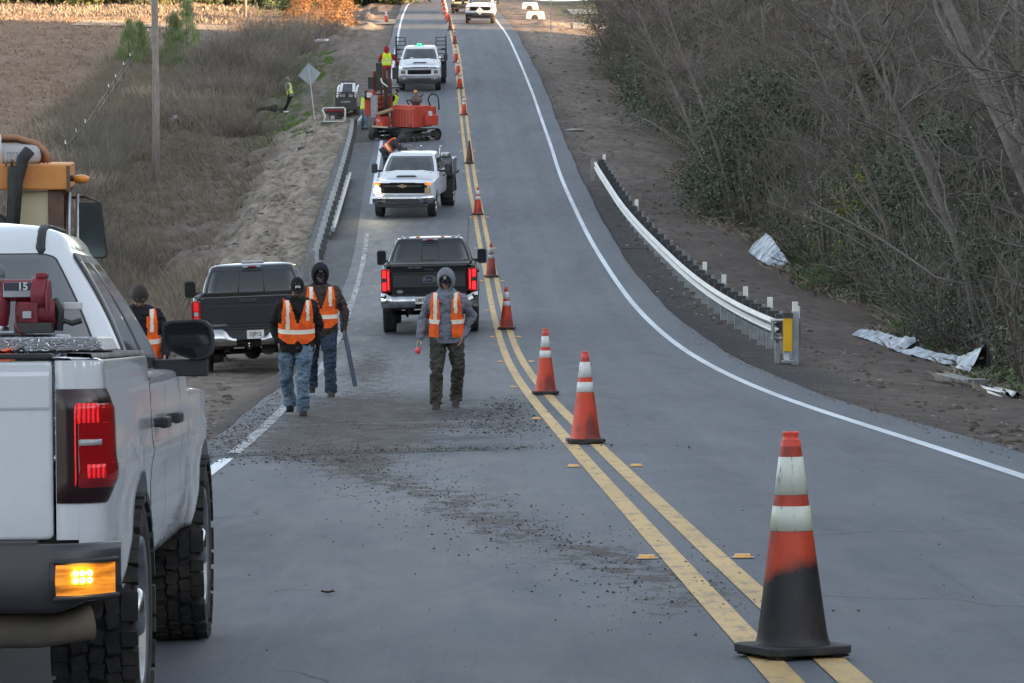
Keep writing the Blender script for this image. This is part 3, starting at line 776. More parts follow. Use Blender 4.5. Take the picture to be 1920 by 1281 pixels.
_t = M_REDL.node_tree; _w = N(_t, 'ShaderNodeTexWave'); _w.inputs['Scale'].default_value = 22; _w.inputs['Distortion'].default_value = 1.5; _tc = N(_t, 'ShaderNodeTexCoord'); _t.links.new(_tc.outputs['Object'], _w.inputs['Vector'])
_t.links.new(ramp(_t, _w.outputs['Fac'], 0, 1, 0.01, 0.10), _t.nodes['Principled BSDF'].inputs['Emission Strength']); _t.links.new(mixc(_t, _w.outputs['Fac'], (0.30, 0.006, 0.010), (0.66, 0.016, 0.02)), _t.nodes['Principled BSDF'].inputs['Base Color'])
M_CLR = mat('clear_lens', (0.45, 0.45, 0.46), 0.12, c2=(0.25, 0.25, 0.26), scale=30)
M_AMB = mat('amber_lens', (0.75, 0.28, 0.03), 0.2, c2=(0.55, 0.2, 0.02), scale=9)
M_AMBG = emis('amber_lens_lit', (1.0, 0.28, 0.02), 0.09, (0.8, 0.3, 0.03))
_t = M_AMBG.node_tree; _n = noise_node(_t, N(_t, 'ShaderNodeTexCoord').outputs['Object'], 5, 4, (1, 1, 9)); _t.links.new(ramp(_t, _n, .35, .65, .02, .17), _t.nodes['Principled BSDF'].inputs['Emission Strength']); _t.links.new(mixc(_t, ramp(_t, _n, .3, .65), (0.42, 0.12, 0.01), (0.85, 0.36, 0.04)), _t.nodes['Principled BSDF'].inputs['Base Color'])
M_AMBH = emis('amber_led', (1.0, 0.66, 0.14), 9.0)
M_HLG = emis('headlamp_lit', (1.0, 0.86, 0.55), 30.0)
M_HLS = emis('headlamp_soft', (1.0, 0.84, 0.52), 2.5, (0.6, 0.5, 0.3))
M_GRN = emis('green_beacon', (0.0, 1.0, 0.22), 0.45, (0.02, 0.5, 0.12))
M_PLT = mat('plate_white', (0.62, 0.62, 0.60), 0.5, c2=(0.5, 0.5, 0.48), scale=8)
M_INK = mat('plate_ink', (0.03, 0.03, 0.05), 0.6)
M_GOLD = mat('gold_emblem', (0.62, 0.50, 0.30), 0.25, 0.9)
M_ALU = mat('wheel_aluminium', (0.45, 0.46, 0.48), 0.32, 0.85, c2=(0.28, 0.27, 0.26), scale=7, rvar=0.2)

def rpoly(x0, x1, z0, z1, r, n=4, skew=None):
    pts = []
    for cx_, cz_, a0 in ((x1 - r, z0 + r, -PI / 2), (x1 - r, z1 - r, 0), (x0 + r, z1 - r, PI / 2), (x0 + r, z0 + r, PI)):
        for i in range(n + 1):
            a = a0 + PI / 2 * i / n; pts.append((cx_ + r * math.cos(a), cz_ + r * math.sin(a)))
    return pts
def panel(mb, pts2, y, th, mi=0, fn=None):
    """a panel in the XZ plane at y, thickness th toward +y"""
    mb.poly([(x, (fn(x, z) if fn else y), z) for x, z in pts2], (0, th, 0), mi)

def make_wheel(parent, x, y, rad, wid, rimr, side, style='steel', blocks=0, hubm=None, rimm=None):
    """one wheel with its axle along X; side=+1 faces +X"""
    M = Matrix.Translation((x, y, rad)) @ Matrix.Rotation(side * PI / 2, 4, 'Y')
    h = wid / 2
    mb = MB()
    mb.lathe([(rimr - 0.01, -h * 0.8), (rimr, -h * 0.92), (rad * 0.82, -h), (rad * 0.94, -h * 0.94), (rad - 0.006, -h * 0.80), (rad - 0.012, -h * 0.3), (rad - 0.012, h * 0.3), (rad - 0.006, h * 0.80), (rad * 0.94, h * 0.94), (rad * 0.82, h), (rimr, h * 0.92), (rimr - 0.01, h * 0.8)], 48, 0, M=M)
    if blocks:
        for k in range(blocks):
            a = 2 * PI * k / blocks + 0.03 * math.sin(k * 2.4)
            for j, (zc_, zw, off, da) in enumerate(((-0.84, 0.40, 0, 0.0), (-0.36, 0.38, .5, 0.1), (0.06, 0.34, 0.1, -0.1), (0.46, 0.32, .6, 0.1), (0.86, 0.40, .25, 0.0))):
                aa = a + off * 2 * PI / blocks
                Mr = M @ Matrix.Rotation(aa, 4, 'Z')
                tl = 2 * PI * rad / blocks * 0.66
                rr = rad - 0.004 if abs(zc_) < 0.7 else rad - 0.016
                mb.box((rr, 0, zc_ * h), (0.022 if abs(zc_) < .7 else .034, tl * 1.12, zw * h * 0.98), 0, Mr, Matrix.Rotation(da * 2, 3, 'X'))
    t = mb.build('tyre', M_TYR, parent)
    mb = MB()
    mb.lathe([(rimr + .004, h * 0.90), (rimr - 0.004, h * 0.96), (rimr - 0.022, h * 0.88), (rimr - 0.03, h * 0.3), (rimr - 0.05, -h * 0.8), (rimr, -h * 0.9)], 48, 0, M=M)
    if style == 'steel':
        mb.lathe([(rimr - 0.03, h * 0.15), (rimr * 0.70, h * 0.42), (rimr * 0.45, h * 0.2), (0.0, h * 0.2)], 48, 0, M=M)
        mb.lathe([(0.085, h * 0.2), (0.085, h * 0.85), (0.07, h * 0.98), (0.0, h * 1.0)], 20, 1, M=M)
        for k in range(8):
            Mr = M @ Matrix.Rotation(2 * PI * k / 8, 4, 'Z'); mb.tube([(rimr * 0.72, 0, h * 0.3), (rimr * 0.72, 0, h * 0.46)], 0.026, 8, 2, M=Mr); mb.tube([(0.115, 0, h * 0.2), (0.115, 0, h * 0.36)], 0.014, 6, 1, M=Mr)
    else:
        mb.lathe([(rimr - 0.04, -h * 0.3), (0, -h * 0.3)], 32, 2, M=M)
        mb.lathe([(0.095, h * 0.1), (0.095, h * 0.75), (0.06, h * 0.9), (0, h * 0.92)], 20, 1, M=M)
        for k in range(5):
            Mr = M @ Matrix.Rotation(2 * PI * k / 5 + 0.3, 4, 'Z')
            mb.add([(0.07, -0.055, h * .15), (0.07, 0.055, h * .15), (rimr - .02, 0.085, h * .35), (rimr - .02, -0.085, h * .35), (0.07, -0.04, h * .62), (0.07, 0.04, h * .62), (rimr - .02, 0.062, h * .80), (rimr - .02, -0.062, h * .80)],
                   [(0, 1, 2, 3)[::-1], (4, 5, 6, 7), (0, 1, 5, 4), (1, 2, 6, 5), (2, 3, 7, 6), (3, 0, 4, 7)], 0, False, Mr)
    mb.build('rim', [rimm or M_ALU, hubm or M_CHR, M_UND], t)
    return t

def make_pickup(label, paint_m, group=None, W=1.01, wb=3.70, y_tail=-1.17, nose=0.98, z_sill=0.56, z_rail=1.42, z_belt=1.36, z_hood=1.28, z_roof=1.94, cab_y=0.90, cowl=2.92, roof_f=2.22,
                tyr=0.41, rimr=0.265, bed=True, detail=1, rimstyle='alloy', glass=None, blocks=0, track=None, cabw=0.735, name='pickup_truck', front=True, rear=True, top_cap=True, wheels=True, mirror='tow', chrome_mirror=False):
    T = empty(name, label, 'pickup truck', group)
    glass = glass or M_GLASS
    yn = wb + nose
    track = track or (W - 0.17)
    ra = tyr + 0.075
    zf = z_sill
    # ---- side skins
    def ztop(y):
        if y <= cab_y: return z_rail
        if y <= cowl: return z_belt + (z_rail - z_belt) * 0
        t_ = (y - cowl) / (yn - cowl); return z_hood - 0.05 - 0.06 * t_ ** 2
    def halfw(y, z):
        v = W - 0.035 * max(0, (z - 0.98) / 0.45) ** 2 + 0.009 * math.exp(-((z - z_belt + 0.27) / 0.035) ** 2) - 0.008 * math.exp(-((z - 0.80) / 0.08) ** 2) - 0.05 * max(0, (0.80 - z) / 0.30) ** 2
        for ax_ in (0, wb):
            d = math.hypot(y - ax_, z - tyr) - ra
            if d > -0.01: v += 0.030 * math.exp(-max(d, 0) / 0.07)
        r = 0.11; dy = y - y_tail
        if dy < r: v -= r - math.sqrt(max(0, r * r - (r - dy) ** 2))
        r = 0.55; dy = yn - y
        if dy < r: v -= 0.24 * ((r - dy) / r) ** 2.2
        return v
    def zbot(y):
        for ax_ in (0, wb):
            if abs(y - ax_) < ra: return max(zf, tyr + math.sqrt(ra * ra - (y - ax_) ** 2))
        return zf
    ys = sorted(set([round(v, 4) for v in list(np.arange(y_tail, yn, 0.10)) + list(np.arange(y_tail, y_tail + 0.12, 0.02)) + [yn] + [ax_ + ra * math.sin(a) for ax_ in (0, wb) for a in np.linspace(-PI / 2, PI / 2, 17)] + [ax_ + s * (ra + 0.002) for ax_ in (0, wb) for s in (-1, 1)]]))
    def skin(name_, ya, yb, m):
        mb = MB(); yy = [y for y in ys if ya < y < yb]; yy = [y for y in yy if ya + .006 < y < yb - .006]; yy = [ya + 0.005] + yy + [yb - 0.005]
        for sd in (-1, 1):
            mb = MB(); rows = []
            for y in yy:
                zb, zt = zbot(y), ztop(y); r = []
                for k in range(25):
                    z = zb + (zt - zb) * k / 24
                    r.append((sd * halfw(y, z), y, z))
                # lip turned inward at the bottom and at the top
                r = [(sd * (halfw(y, zb) - 0.10), y, zb + 0.004)] + r + [(sd * (halfw(y, zt) - 0.015), y, zt + 0.012), (sd * (halfw(y, zt) - 0.07), y, zt + 0.016)]
                rows.append(r)
            mb.grid(rows, 0, True, flip=(sd > 0)); mb.build(name_, m, T)
    c1, c2 = cab_y, cowl - 0.42
    mid = (c1 + c2) / 2 - 0.05
    if bed: body = skin('bed_side', y_tail, cab_y - 0.016, paint_m)
    skin('door', c1 + 0.006, mid, paint_m); skin('door', mid, c2, paint_m); skin('fender', c2, yn, paint_m)
    # ---- doors: handles
    hm = M_PLS if detail > 1 else paint_m
    for y0 in (c1 + 0.22, mid + 0.16):
        for sd in (-1, 1):
            mb = MB(); x = halfw(y0, z_belt - 0.16) + 0.02
            mb.box((sd * (x + .016), y0, z_belt - 0.17), (0.03, 0.22, 0.042)); mb.box((sd * (x - 0.006), y0 - 0.09, z_belt - 0.17), (0.04, 0.035, 0.034)); mb.box((sd * (x - 0.006), y0 + 0.09, z_belt - 0.17), (0.04, 0.035, 0.034))
            mb.build('door_handle', hm, T, 0.009)
    # ---- inner structure: floor, wheel-well liners
    mb = MB()
    for ax_ in (0, wb):
        for sd in (-1, 1):
            prof = [(sd * (W - 0.10), ax_ + ra * math.cos(a), max(zf - 0.1, tyr + ra * math.sin(a))) for a in np.linspace(0, PI, 15)]
            prof2 = [(sd * 0.42, p[1], p[2]) for p in prof]
            mb.grid([prof, prof2], 0, True)
    mb.box((0, (y_tail + yn) / 2, zf + 0.02), (1.66, (yn - y_tail) - 0.55, 0.05))
    for a, b_ in ((y_tail + 0.02, -ra - 0.01), (ra + 0.01, wb - ra - 0.01), (wb + ra + 0.01, yn - 0.22)):
        mb.box((0, (a + b_) / 2, zf + 0.10), (2 * W - 0.16, b_ - a, 0.22))
    for sd in (-1, 1): mb.box((sd * 0.42, wb / 2 - .1, zf - 0.10), (0.09, wb + 1.6, 0.14))
    mb.build('chassis', M_UND, T)
    mb = MB()
    for ax_ in (0, wb):
        mb.tube([(-track + .1, ax_, tyr), (track - .1, ax_, tyr)], 0.05, 10)
    mb.ball((0, 0, tyr), 0.16, sc=(1, 1.1, 0.95)); mb.tube([(0.33, -1.0, zf - 0.14), (0.33, -0.45, zf - 0.12)], 0.10, 10, sx=1.4)
    mb.tube([(0.62, y_tail + 0.10, zf - 0.10), (0.62, -0.7, zf - 0.06)], 0.045, 10)
    for sd in (-1, 1): mb.tube([(sd * .5, -0.12, tyr - 0.08), (sd * .55, 0.1, zf + .15)], 0.028, 8)
    mb.build('axle', M_UND, T)
    # ---- bed
    if bed:
        mb = MB()
        zb = 0.92; xi = W - 0.09
        mb.box((0, (y_tail + cab_y) / 2, zb), (2 * xi, cab_y - y_tail - 0.16, 0.03))
        mb.box((0, cab_y - 0.05, (zb + z_rail) / 2), (2 * xi, 0.03, z_rail - zb))
        for sd in (-1, 1): mb.box((sd * (xi - 0.01), (y_tail + cab_y) / 2, (zb + z_rail) / 2), (0.02, cab_y - y_tail - 0.2, z_rail - zb))
        mb.build('bed_liner', M_UND, T)
        mb = MB()
        for sd in (-1, 1):
            rows = []
            for y in np.linspace(y_tail + 0.05, cab_y - 0.02, 12):
                xo = halfw(y, z_rail) - 0.006
                rows.append([(sd * xo, y, z_rail + 0.010), (sd * (xo - .006), y, z_rail + 0.026), (sd * (xi - 0.03), y, z_rail + 0.028), (sd * (xi - 0.035), y, z_rail - 0.01)])
            mb.grid(rows, 0, True, flip=(sd < 0))
        mb.box((0, cab_y - 0.05, z_rail + 0.016), (2 * xi - .02, 0.07, 0.03))
        mb.build('bed_rail_cap', M_PLS, T)
    # ---- hood and nose
    if front or True:
        rows = []
        for t_ in np.linspace(0, 1, 16):
            y = cowl - 0.02 + (yn - 0.06 - cowl) * t_; zt = ztop(y); r = []
            for u in np.linspace(-1, 1, 17):
                hw = halfw(y, zt) - 0.065
                zz = zt + 0.016 + 0.062 * (1 - abs(u) ** 2.6) + 0.018 * math.exp(-((abs(u) - 0.45) / 0.1) ** 2) * (1 - t_ * .5) * (1 if detail else .6)
                zz -= 0.05 * max(0, (t_ - 0.9) / 0.1) ** 2
                r.append((hw * u, y + 0.06 * (1 - u * u) * t_, zz))
            rows.append(r)
        mb = MB(); mb.grid(rows, 0, True, flip=True); mb.build('hood', paint_m, T)
        # front face
        rows = []
        for z in np.linspace(zf + 0.05, ztop(yn) + 0.02, 12):
            r = []
            for u in np.linspace(-1, 1, 21):
                hw = halfw(yn, z)
                r.append((hw * u, yn + 0.055 * (1 - u * u) - 0.004, z))
            rows.append(r)
        mb = MB(); mb.grid(rows, 0, True); mb.build('front_panel', paint_m, T)
    # ---- greenhouse
    def ring(y0, y1, xw0, xw1, z, r=0.13, n=5):
        # y0 rear edge, y1 front edge; half widths at rear and front
        pts = []
        cor = [(xw0, y0, 1, -1), (xw1, y1, 1, 1), (-xw1, y1, -1, 1), (-xw0, y0, -1, -1)]
        angs = [(-PI / 2, 0), (0, PI / 2), (PI / 2, PI), (PI, 1.5 * PI)]
        for (cx_, cy_, sx_, sy_), (a0, a1) in zip(cor, angs):
            for i in range(n + 1):
                a = a0 + (a1 - a0) * i / n
                pts.append((cx_ - sx_ * r + r * math.cos(a), cy_ - sy_ * r + r * math.sin(a), z))
        return pts
    zr1 = z_roof - 0.115
    B0 = dict(y0=cab_y + 0.0, y1=cowl, xw0=W - 0.075, xw1=W - 0.085)
    B1 = dict(y0=cab_y + 0.20, y1=roof_f, xw0=cabw + 0.0, xw1=cabw - 0.01)
    def lerp(a, b_, t_): return {k: a[k] + (b_[k] - a[k]) * t_ for k in a}
    rows = []
    for t_ in np.linspace(0, 1, 19):
        g = lerp(B0, B1, t_); bow = 0.035 * math.sin(PI * t_)
        rows.append(ring(g['y0'] - bow * .5, g['y1'] + bow, g['xw0'] + bow * 0.6, g['xw1'] + bow * 0.6, z_belt - 0.02 + (zr1 - z_belt + 0.02) * t_, 0.10))
    mb = MB(); mb.grid(rows, 0, True, close=True); cabo = mb.build('cab', paint_m, T)
    rows = []
    for (ins, dz_) in ((0, 0), (0.012, 0.03), (0.04, 0.062), (0.11, 0.088), (0.26, 0.106), (0.45, 0.114)):
        rows.append(ring(B1['y0'] + ins, B1['y1'] - ins * 1.1, B1['xw0'] - ins, B1['xw1'] - ins, zr1 + dz_, max(0.10 - ins * 0.1, 0.05)))
    mb = MB(); mb.grid(rows, 0, True, close=True)
    o_ = len(mb.v) - len(rows[-1]); mb.f.append([o_ + k for k in range(len(rows[-1]))]); mb.m.append(0); mb.s.append(True)
    roof = mb.build('roof', paint_m, T)
    # windows
    def face_pt(side, s, t_):
        """point on the greenhouse face; s across 0..1, t up 0..1"""
        g = lerp(B0, B1, t_); bow = 0.035 * math.sin(PI * t_); z = z_belt - 0.02 + (zr1 - z_belt + .02) * t_
        y0, y1 = g['y0'] - bow * .5, g['y1'] + bow; x0, x1 = g['xw0'] + bow * .6, g['xw1'] + bow * .6
        if side == 'rear': return Vector((-x0 + 2 * x0 * s, y0, z))
        if side == 'front': return Vector((-x1 + 2 * x1 * s, y1, z))
        sd = 1 if side == 'right' else -1
        return Vector((sd * (x0 + (x1 - x0) * s), y0 + (y1 - y0) * s, z))
    def window(name_, side, s0, s1, t0, t1, m, off=0.006, rr=0.05, sh=(0, 0, 0, 0)):
        pts0 = rpoly(0, 1, 0, 1, rr if rr < .5 else .1, 3); pts = []
        for (a, b_), (c_, d_) in zip(pts0, pts0[1:] + pts0[:1]):
            k_ = max(1, int(math.hypot(c_ - a, d_ - b_) / 0.09)); pts += [(a + (c_ - a) * i / k_, b_ + (d_ - b_) * i / k_) for i in range(k_)]
        nn = {'rear': Vector((0, -1, 0)), 'front': Vector((0, .75, .65)), 'left': Vector((-1, 0, 0.25)), 'right': Vector((1, 0, 0.25))}[side].normalized()
        mb = MB(); rows = []
        ctr = face_pt(side, (s0 + s1) / 2, (t0 + t1) / 2) + nn * (off + .002)
        for q in (1.0, 0.8, 0.6, 0.4, 0.2, 0.0):
            r = []
            for a, b_ in pts:
                aa = 0.5 + (a - 0.5) * q; bb = 0.5 + (b_ - 0.5) * q
                sl0 = s0 + sh[0] * bb; sl1 = s1 + sh[1] * bb
                r.append(face_pt(side, sl0 + (sl1 - sl0) * aa, t0 + (t1 - t0) * bb) + nn * off)
            rows.append(r)
        mb.grid([[p - nn * (off + .004) for p in rows[0]]] + rows[:-1], 0, True, close=True)
        o_ = len(mb.v) - len(rows[0]); mb.f.append([o_ + k for k in range(len(rows[0]))]); mb.m.append(0); mb.s.append(True)
        return mb.build(name_, m, T)
    trim = M_PLS
    window('window_seal', 'rear', 0.05 if detail == 2 else 0.035, 0.95 if detail == 2 else 0.965, 0.10, 0.965 if detail == 2 else 0.99, trim, 0.004)
    window('rear_window', 'rear', 0.055, 0.945, 0.14, 0.955, glass, 0.010)
    window('window_seal', 'front', 0.05, 0.95, 0.03, 0.99, trim, 0.004)
    window('windshield', 'front', 0.066, 0.934, 0.06, 0.965, M_GLASSD if detail == 3 else glass, 0.010)
    for sd in ('left', 'right'):
        window('window_seal', sd, 0.05, 0.93, 0.09, 0.97, trim, 0.004, sh=(0.0, -0.02, 0, 0))
        window('side_window', sd, 0.075, 0.42, 0.16, 0.90, glass, 0.010, sh=(0.02, 0, 0, 0))
        window('side_window', sd, 0.46, 0.88, 0.16, 0.90, glass, 0.010, sh=(0, -0.08, 0, 0))
    # high brake lamp
    mb = MB(); mb.box((0, B1['y0'] + 0.004, zr1 + 0.052), (0.34, 0.04, 0.036), 0); mb.box((0, B1['y0'] - 0.002, zr1 + 0.052), (0.15, 0.04, 0.030), 1)
    mb.build('brake_lamp', [M_CLR, M_RED], T, 0.006)
    # ---- mirrors
    for sd in (-1, 1):
        mb = MB(); ym = cowl - 0.52; xw_ = W - 0.06
        if mirror == 'tow':
            hx, hz, hw_, hh = xw_ + (0.16 if chrome_mirror else 0.29), z_belt + 0.11, 0.20, 0.32
        else:
            hx, hz, hw_, hh = xw_ + 0.100, z_belt + 0.135, 0.215, 0.165
        mb.box((sd * (xw_ + 0.07), ym, z_belt + 0.02), (0.22, 0.07, 0.07), 0)
        pts = [(sd * (hx + a), b_) for a, b_ in rpoly(-hw_ / 2, hw_ / 2, hz - hh / 2, hz + hh / 2, 0.05, 4)]
        if mirror == 'car': pts = [(sd * (hx + a), hz + b_) for a, b_ in ((0.03, -.085), (.075, -.078), (.100, -.060), (.108, -.03), (.108, .02), (.098, .058), (.075, .078), (.04, .086), (-.075, .080), (-.100, .070), (-.108, .045), (-.105, -.005), (-.095, -.03), (-.03, -.066))]
        mb.poly([(x, ym - 0.05, z) for x, z in pts], (0, 0.06, 0), 0)
        pts3 = [((x - sd * hx) * 0.84 + sd * hx, (z - hz) * 0.84 + hz) for x, z in pts]
        mb.grid([[(x, ym + 0.01, z) for x, z in pts], [((x + p2[0]) / 2, ym + 0.075, (z + p2[1]) / 2) for (x, z), p2 in zip(pts, pts3)], [(x * 0.985, ym + 0.10, z) for x, z in pts3]], 1, True, close=True)
        mb.poly([(x, ym + 0.095, z) for x, z in pts3], (0, 0.01, 0), 1)
        h = mb.build('mirror', [M_PLS, M_CHR if chrome_mirror else M_PLS], T, 0.01)
        mb = MB(); pts2 = [(sd * hx + (a - sd * hx) * .88, hz + (b_ - hz) * .86) for a, b_ in pts]
        mb.poly([(x, ym - 0.054, z) for x, z in pts2], (0, 0.005, 0)); mb.build('mirror_glass', M_GLASS, h)
        if mirror == 'tow' and chrome_mirror:
            MB().box((sd * (hx + hw_ * .42), ym + 0.02, hz - 0.10), (0.03, 0.12, 0.035)).build('marker_lamp', M_AMBG, h)
    # ---- wheels
    if wheels:
        for ax_ in (0, wb):
            for sd in (-1, 1):
                wh = empty('wheel', None, None); wh.parent = T
                make_wheel(wh, sd * (track + 0.02), ax_, tyr, 0.28, rimr, sd, rimstyle, blocks)
    T['_h'] = 0
    info = dict(W=W, yn=yn, y_tail=y_tail, zf=zf, z_rail=z_rail, z_hood=z_hood, halfw=halfw, ztop=ztop, z_roof=z_roof, zr1=zr1, B1=B1, cab_y=cab_y, cowl=cowl, tyr=tyr, track=track, wb=wb, z_belt=z_belt, roof=roof, face_pt=face_pt, window=window, roof_f=roof_f)
    del T['_h']
    return T, info

def plate(T, x, y, z, s, front=False):
    mb = MB(); mb.box((x, y, z), (0.305, 0.01, 0.155)); p = mb.build('licence_plate', M_PLT, T, 0.002)
    F = face_front if front else face_back
    text_mesh('plate_number', s, 0.10, M_INK, p, F(x, y + (0.007 if front else -0.007), z), 0.001, sx=0.85, bold=0.002)

def hitch(T, y, z):
    mb = MB(); mb.box((0, y + 0.08, z), (0.07, 0.24, 0.07)); mb.box((0, y - 0.06, z - 0.03), (0.06, 0.10, 0.03)); mb.tube([(0, y - .08, z - .02), (0, y - .08, z + 0.03)], 0.012, 8, 1); mb.ball((0, y - .08, z + 0.05), 0.027, 1)
    mb.tube([(-0.9, y + 0.16, z + .02), (0.9, y + 0.16, z + .02)], 0.035, 8)
    mb.build('tow_hitch', [M_UND, M_CHR], T)
def mudflap(T, x, y, z, m=None):
    MB().box((x, y, z), (0.28, 0.012, 0.36)).build('mud_flap', m or M_PLS, T)

# ============ black pickup with oval emblem, brake lamps lit, seen from behind ============
T, I = make_pickup('glossy black pickup with lit red tail lamps and an oval emblem on its tailgate', M_BP, W=1.015, wb=4.05, y_tail=-1.30, z_sill=0.62, z_rail=1.47, z_belt=1.42, z_roof=2.02, tyr=0.43, rimr=0.25, cab_y=0.86, cowl=3.15, roof_f=2.45, track=0.86, chrome_mirror=True, cabw=0.76)
y0 = I['y_tail']
mb = MB(); panel(mb, rpoly(-0.80, 0.80, 0.86, 1.475, 0.03), y0 + 0.0, 0.06)
tg = mb.build('tailgate', M_BP, T, 0.012)
mb = MB(); panel(mb, rpoly(-0.76, 0.76, 1.03, 1.30, 0.03), y0 - 0.006, 0.01); mb.box((0, y0 - 0.012, 1.325), (1.56, 0.03, 0.022), 0); mb.box((0, y0 - 0.01, 1.475), (1.60, 0.09, 0.028)); mb.build('tailgate_panel', M_PLS, tg, 0.006)
mb = MB(); mb.tube([(0, y0 - .008, 1.19), (0, y0 - .026, 1.19)], 0.075, 28, 1, sx=1.0); 
for i_, v in enumerate(mb.v): mb.v[i_] = (v[0] * 1.85, v[1], v[2])
mb.tube([(0, y0 - .024, 1.19), (0, y0 - .030, 1.19)], 0.066, 28, 0, M=Matrix.Diagonal((1.85, 1, 1, 1)))
em = mb.build('emblem', [mat('emblem_blue', (0.02, 0.03, 0.06), 0.2), M_CHR], tg)
text_mesh('emblem_script', 'Ford', 0.10, M_CHR, em, face_back(0, y0 - .032, 1.19), 0.002, sx=1.15)
mb = MB(); mb.box((0, y0 - .012, 1.40), (0.18, 0.02, 0.035)); mb.build('tailgate_handle', M_PLS, tg, 0.005)
text_mesh('tailgate_lettering', 'PLATINUM', 0.05, M_STL, tg, face_back(-0.30, y0 - 0.02, 1.445), 0.002, sx=1.2)
mb = MB(); mb.tube([(-0.62, y0 - .006, 0.94), (-0.62, y0 - .014, 0.94)], 0.035, 20, 0, M=Matrix.Translation((-0.62, 0, 0)) @ Matrix.Diagonal((2.0, 1, 1, 1)) @ Matrix.Translation((0.62, 0, 0))); mb.build('badge', M_CHR, tg)
for sd in (-1, 1):
    mb = MB(); x0_, x1_ = sd * 0.81, sd * 1.0
    a, b_ = min(x0_, x1_), max(x0_, x1_)
    panel(mb, rpoly(a, b_, 0.93, 1.42, 0.03), y0 - 0.012, 0.07)
    mb.box((sd * 0.985, y0 + 0.09, 1.175), (0.05, 0.20, 0.47))
    L = mb.build('tail_lamp', M_RED, T, 0.012)
    mb = MB(); xo = sd * 0.945; panel(mb, rpoly(xo - 0.04, xo + 0.04, 0.96, 1.14, 0.015), y0 - 0.02, 0.01); panel(mb, rpoly(xo - 0.04, xo + 0.04, 1.23, 1.39, 0.015), y0 - 0.02, 0.01); mb.box((sd * 0.86, y0 - 0.016, 1.18), (0.035, 0.01, 0.40)); mb.build('lit_element', M_REDG, L)
    mb = MB(); panel(mb, rpoly(xo - 0.045, xo + 0.045, 1.15, 1.22, 0.01), y0 - 0.021, 0.01); mb.build('reverse_lamp', M_PLS, L)
    mb = MB(); rows = []
    for u in np.linspace(0.30, 1.02, 12):
        yb = y0 - 0.16 + 0.16 * max(0, (u - 0.86) / 0.16) ** 2; tp = 0.84 + 0.07 * sstep(0.78, 0.95, u)
        rows.append([(sd * u, yb + 0.05, tp + .01), (sd * u, yb, tp), (sd * u, yb - 0.015, 0.72), (sd * u, yb + 0.02, 0.62), (sd * u, yb + 0.10, 0.60)])
    mb.grid(rows, 0, True, flip=(sd < 0)); mb.box((sd * 0.66, y0 - 0.07, 0.835), (0.72, 0.16, 0.03), 1); mb.build('bumper', [M_CHR, M_PLS], T)
mb = MB(); mb.box((0, y0 - 0.06, 0.77), (0.62, 0.14, 0.17)); mb.box((0, y0 - 0.1, 0.865), (1.9, 0.10, 0.02)); mb.build('bumper_step', M_PLS, T, 0.01)
plate(T, -0.15, y0 - 0.142, 0.755, 'UMT08')
hitch(T, y0 - 0.06, 0.58)
for sd in (-1, 1):
    MB().box((sd * (0.93), 0.0 - 0.46, 0.62), (0.16, 0.03, 0.30)).build('mud_flap', M_PLS, T)
for x_ in (-0.5, -0.27, 0.27, 0.5):
    MB().box((x_, I['B1']['y0'] + 0.20, I['zr1'] + 0.105), (0.09, 0.07, 0.028)).build('clearance_lamp', M_CLR if abs(x_) > .4 else M_AMB, T, 0.01)
for sd in (-1, 1): MB().tube([(sd * .62, I['B1']['y0'] + .1, I['zr1'] + .10), (sd * .62, I['roof_f'] - .2, I['zr1'] + .10)], 0.018, 8).build('roof_rail', M_STL, T)
mb = MB(); fp = I['face_pt']; a = [fp('rear', s, t_) + Vector((0, -0.013, 0)) for s, t_ in ((0.39, 0.25), (0.61, 0.25), (0.61, 0.85), (0.39, 0.85), (0.39, 0.25))]
mb.tube(a, 0.008, 6); mb.build('sliding_window_frame', M_PLS, T)
mb = MB(); mb.box((0, I['cab_y'] - 0.5, I['z_rail'] + 0.02), (1.72, 0.9, 0.05)); mb.box((0, -0.2, I['z_rail'] + 0.02), (1.72, 0.9, 0.05)); mb.box((0, -0.75, I['z_rail'] + 0.02), (1.72, 0.75, 0.05)); mb.build('bed_cover', M_PLS, T, 0.015)
mb = MB(); mb.tube([(0.78, 2.9, 1.4), (0.83, 2.85, 2.35)], 0.006, 5); mb.build('antenna', M_BLKM, T)
place(T, XatY(808, 74.0), 74.3, R(0.4), span=2.0)

# ============ charcoal pickup parked on the left dirt ============
T, I = make_pickup('dusty charcoal pickup with chrome bumper parked on the dirt behind the two walking men', M_GP, W=1.02, wb=4.0, y_tail=-1.25, z_sill=0.62, z_rail=1.45, z_belt=1.40, z_roof=2.00, tyr=0.42, rimr=0.25, cab_y=0.90, cowl=3.1, roof_f=2.4, track=0.86, cabw=0.80)
y0 = I['y_tail']
mb = MB(); panel(mb, rpoly(-0.83, 0.83, 0.88, 1.46, 0.03), y0, 0.06); tg = mb.build('tailgate', M_GP, T, 0.014)
mb = MB(); panel(mb, rpoly(-0.78, 0.78, 0.98, 1.30, 0.03), y0 - 0.008, 0.012); mb.build('tailgate_panel', M_GP, tg, 0.008)
mb = MB(); mb.box((0, y0 - 0.01, 1.385), (0.30, 0.02, 0.06)); mb.box((0, y0 - 0.012, 0.925), (1.62, 0.02, 0.014)); mb.build('tailgate_handle', M_PLS, tg, 0.006)
text_mesh('tailgate_lettering', 'SILVERADO', 0.055, M_STL, tg, face_back(-0.56, y0 - 0.012, 0.955), 0.002, sx=1.25)
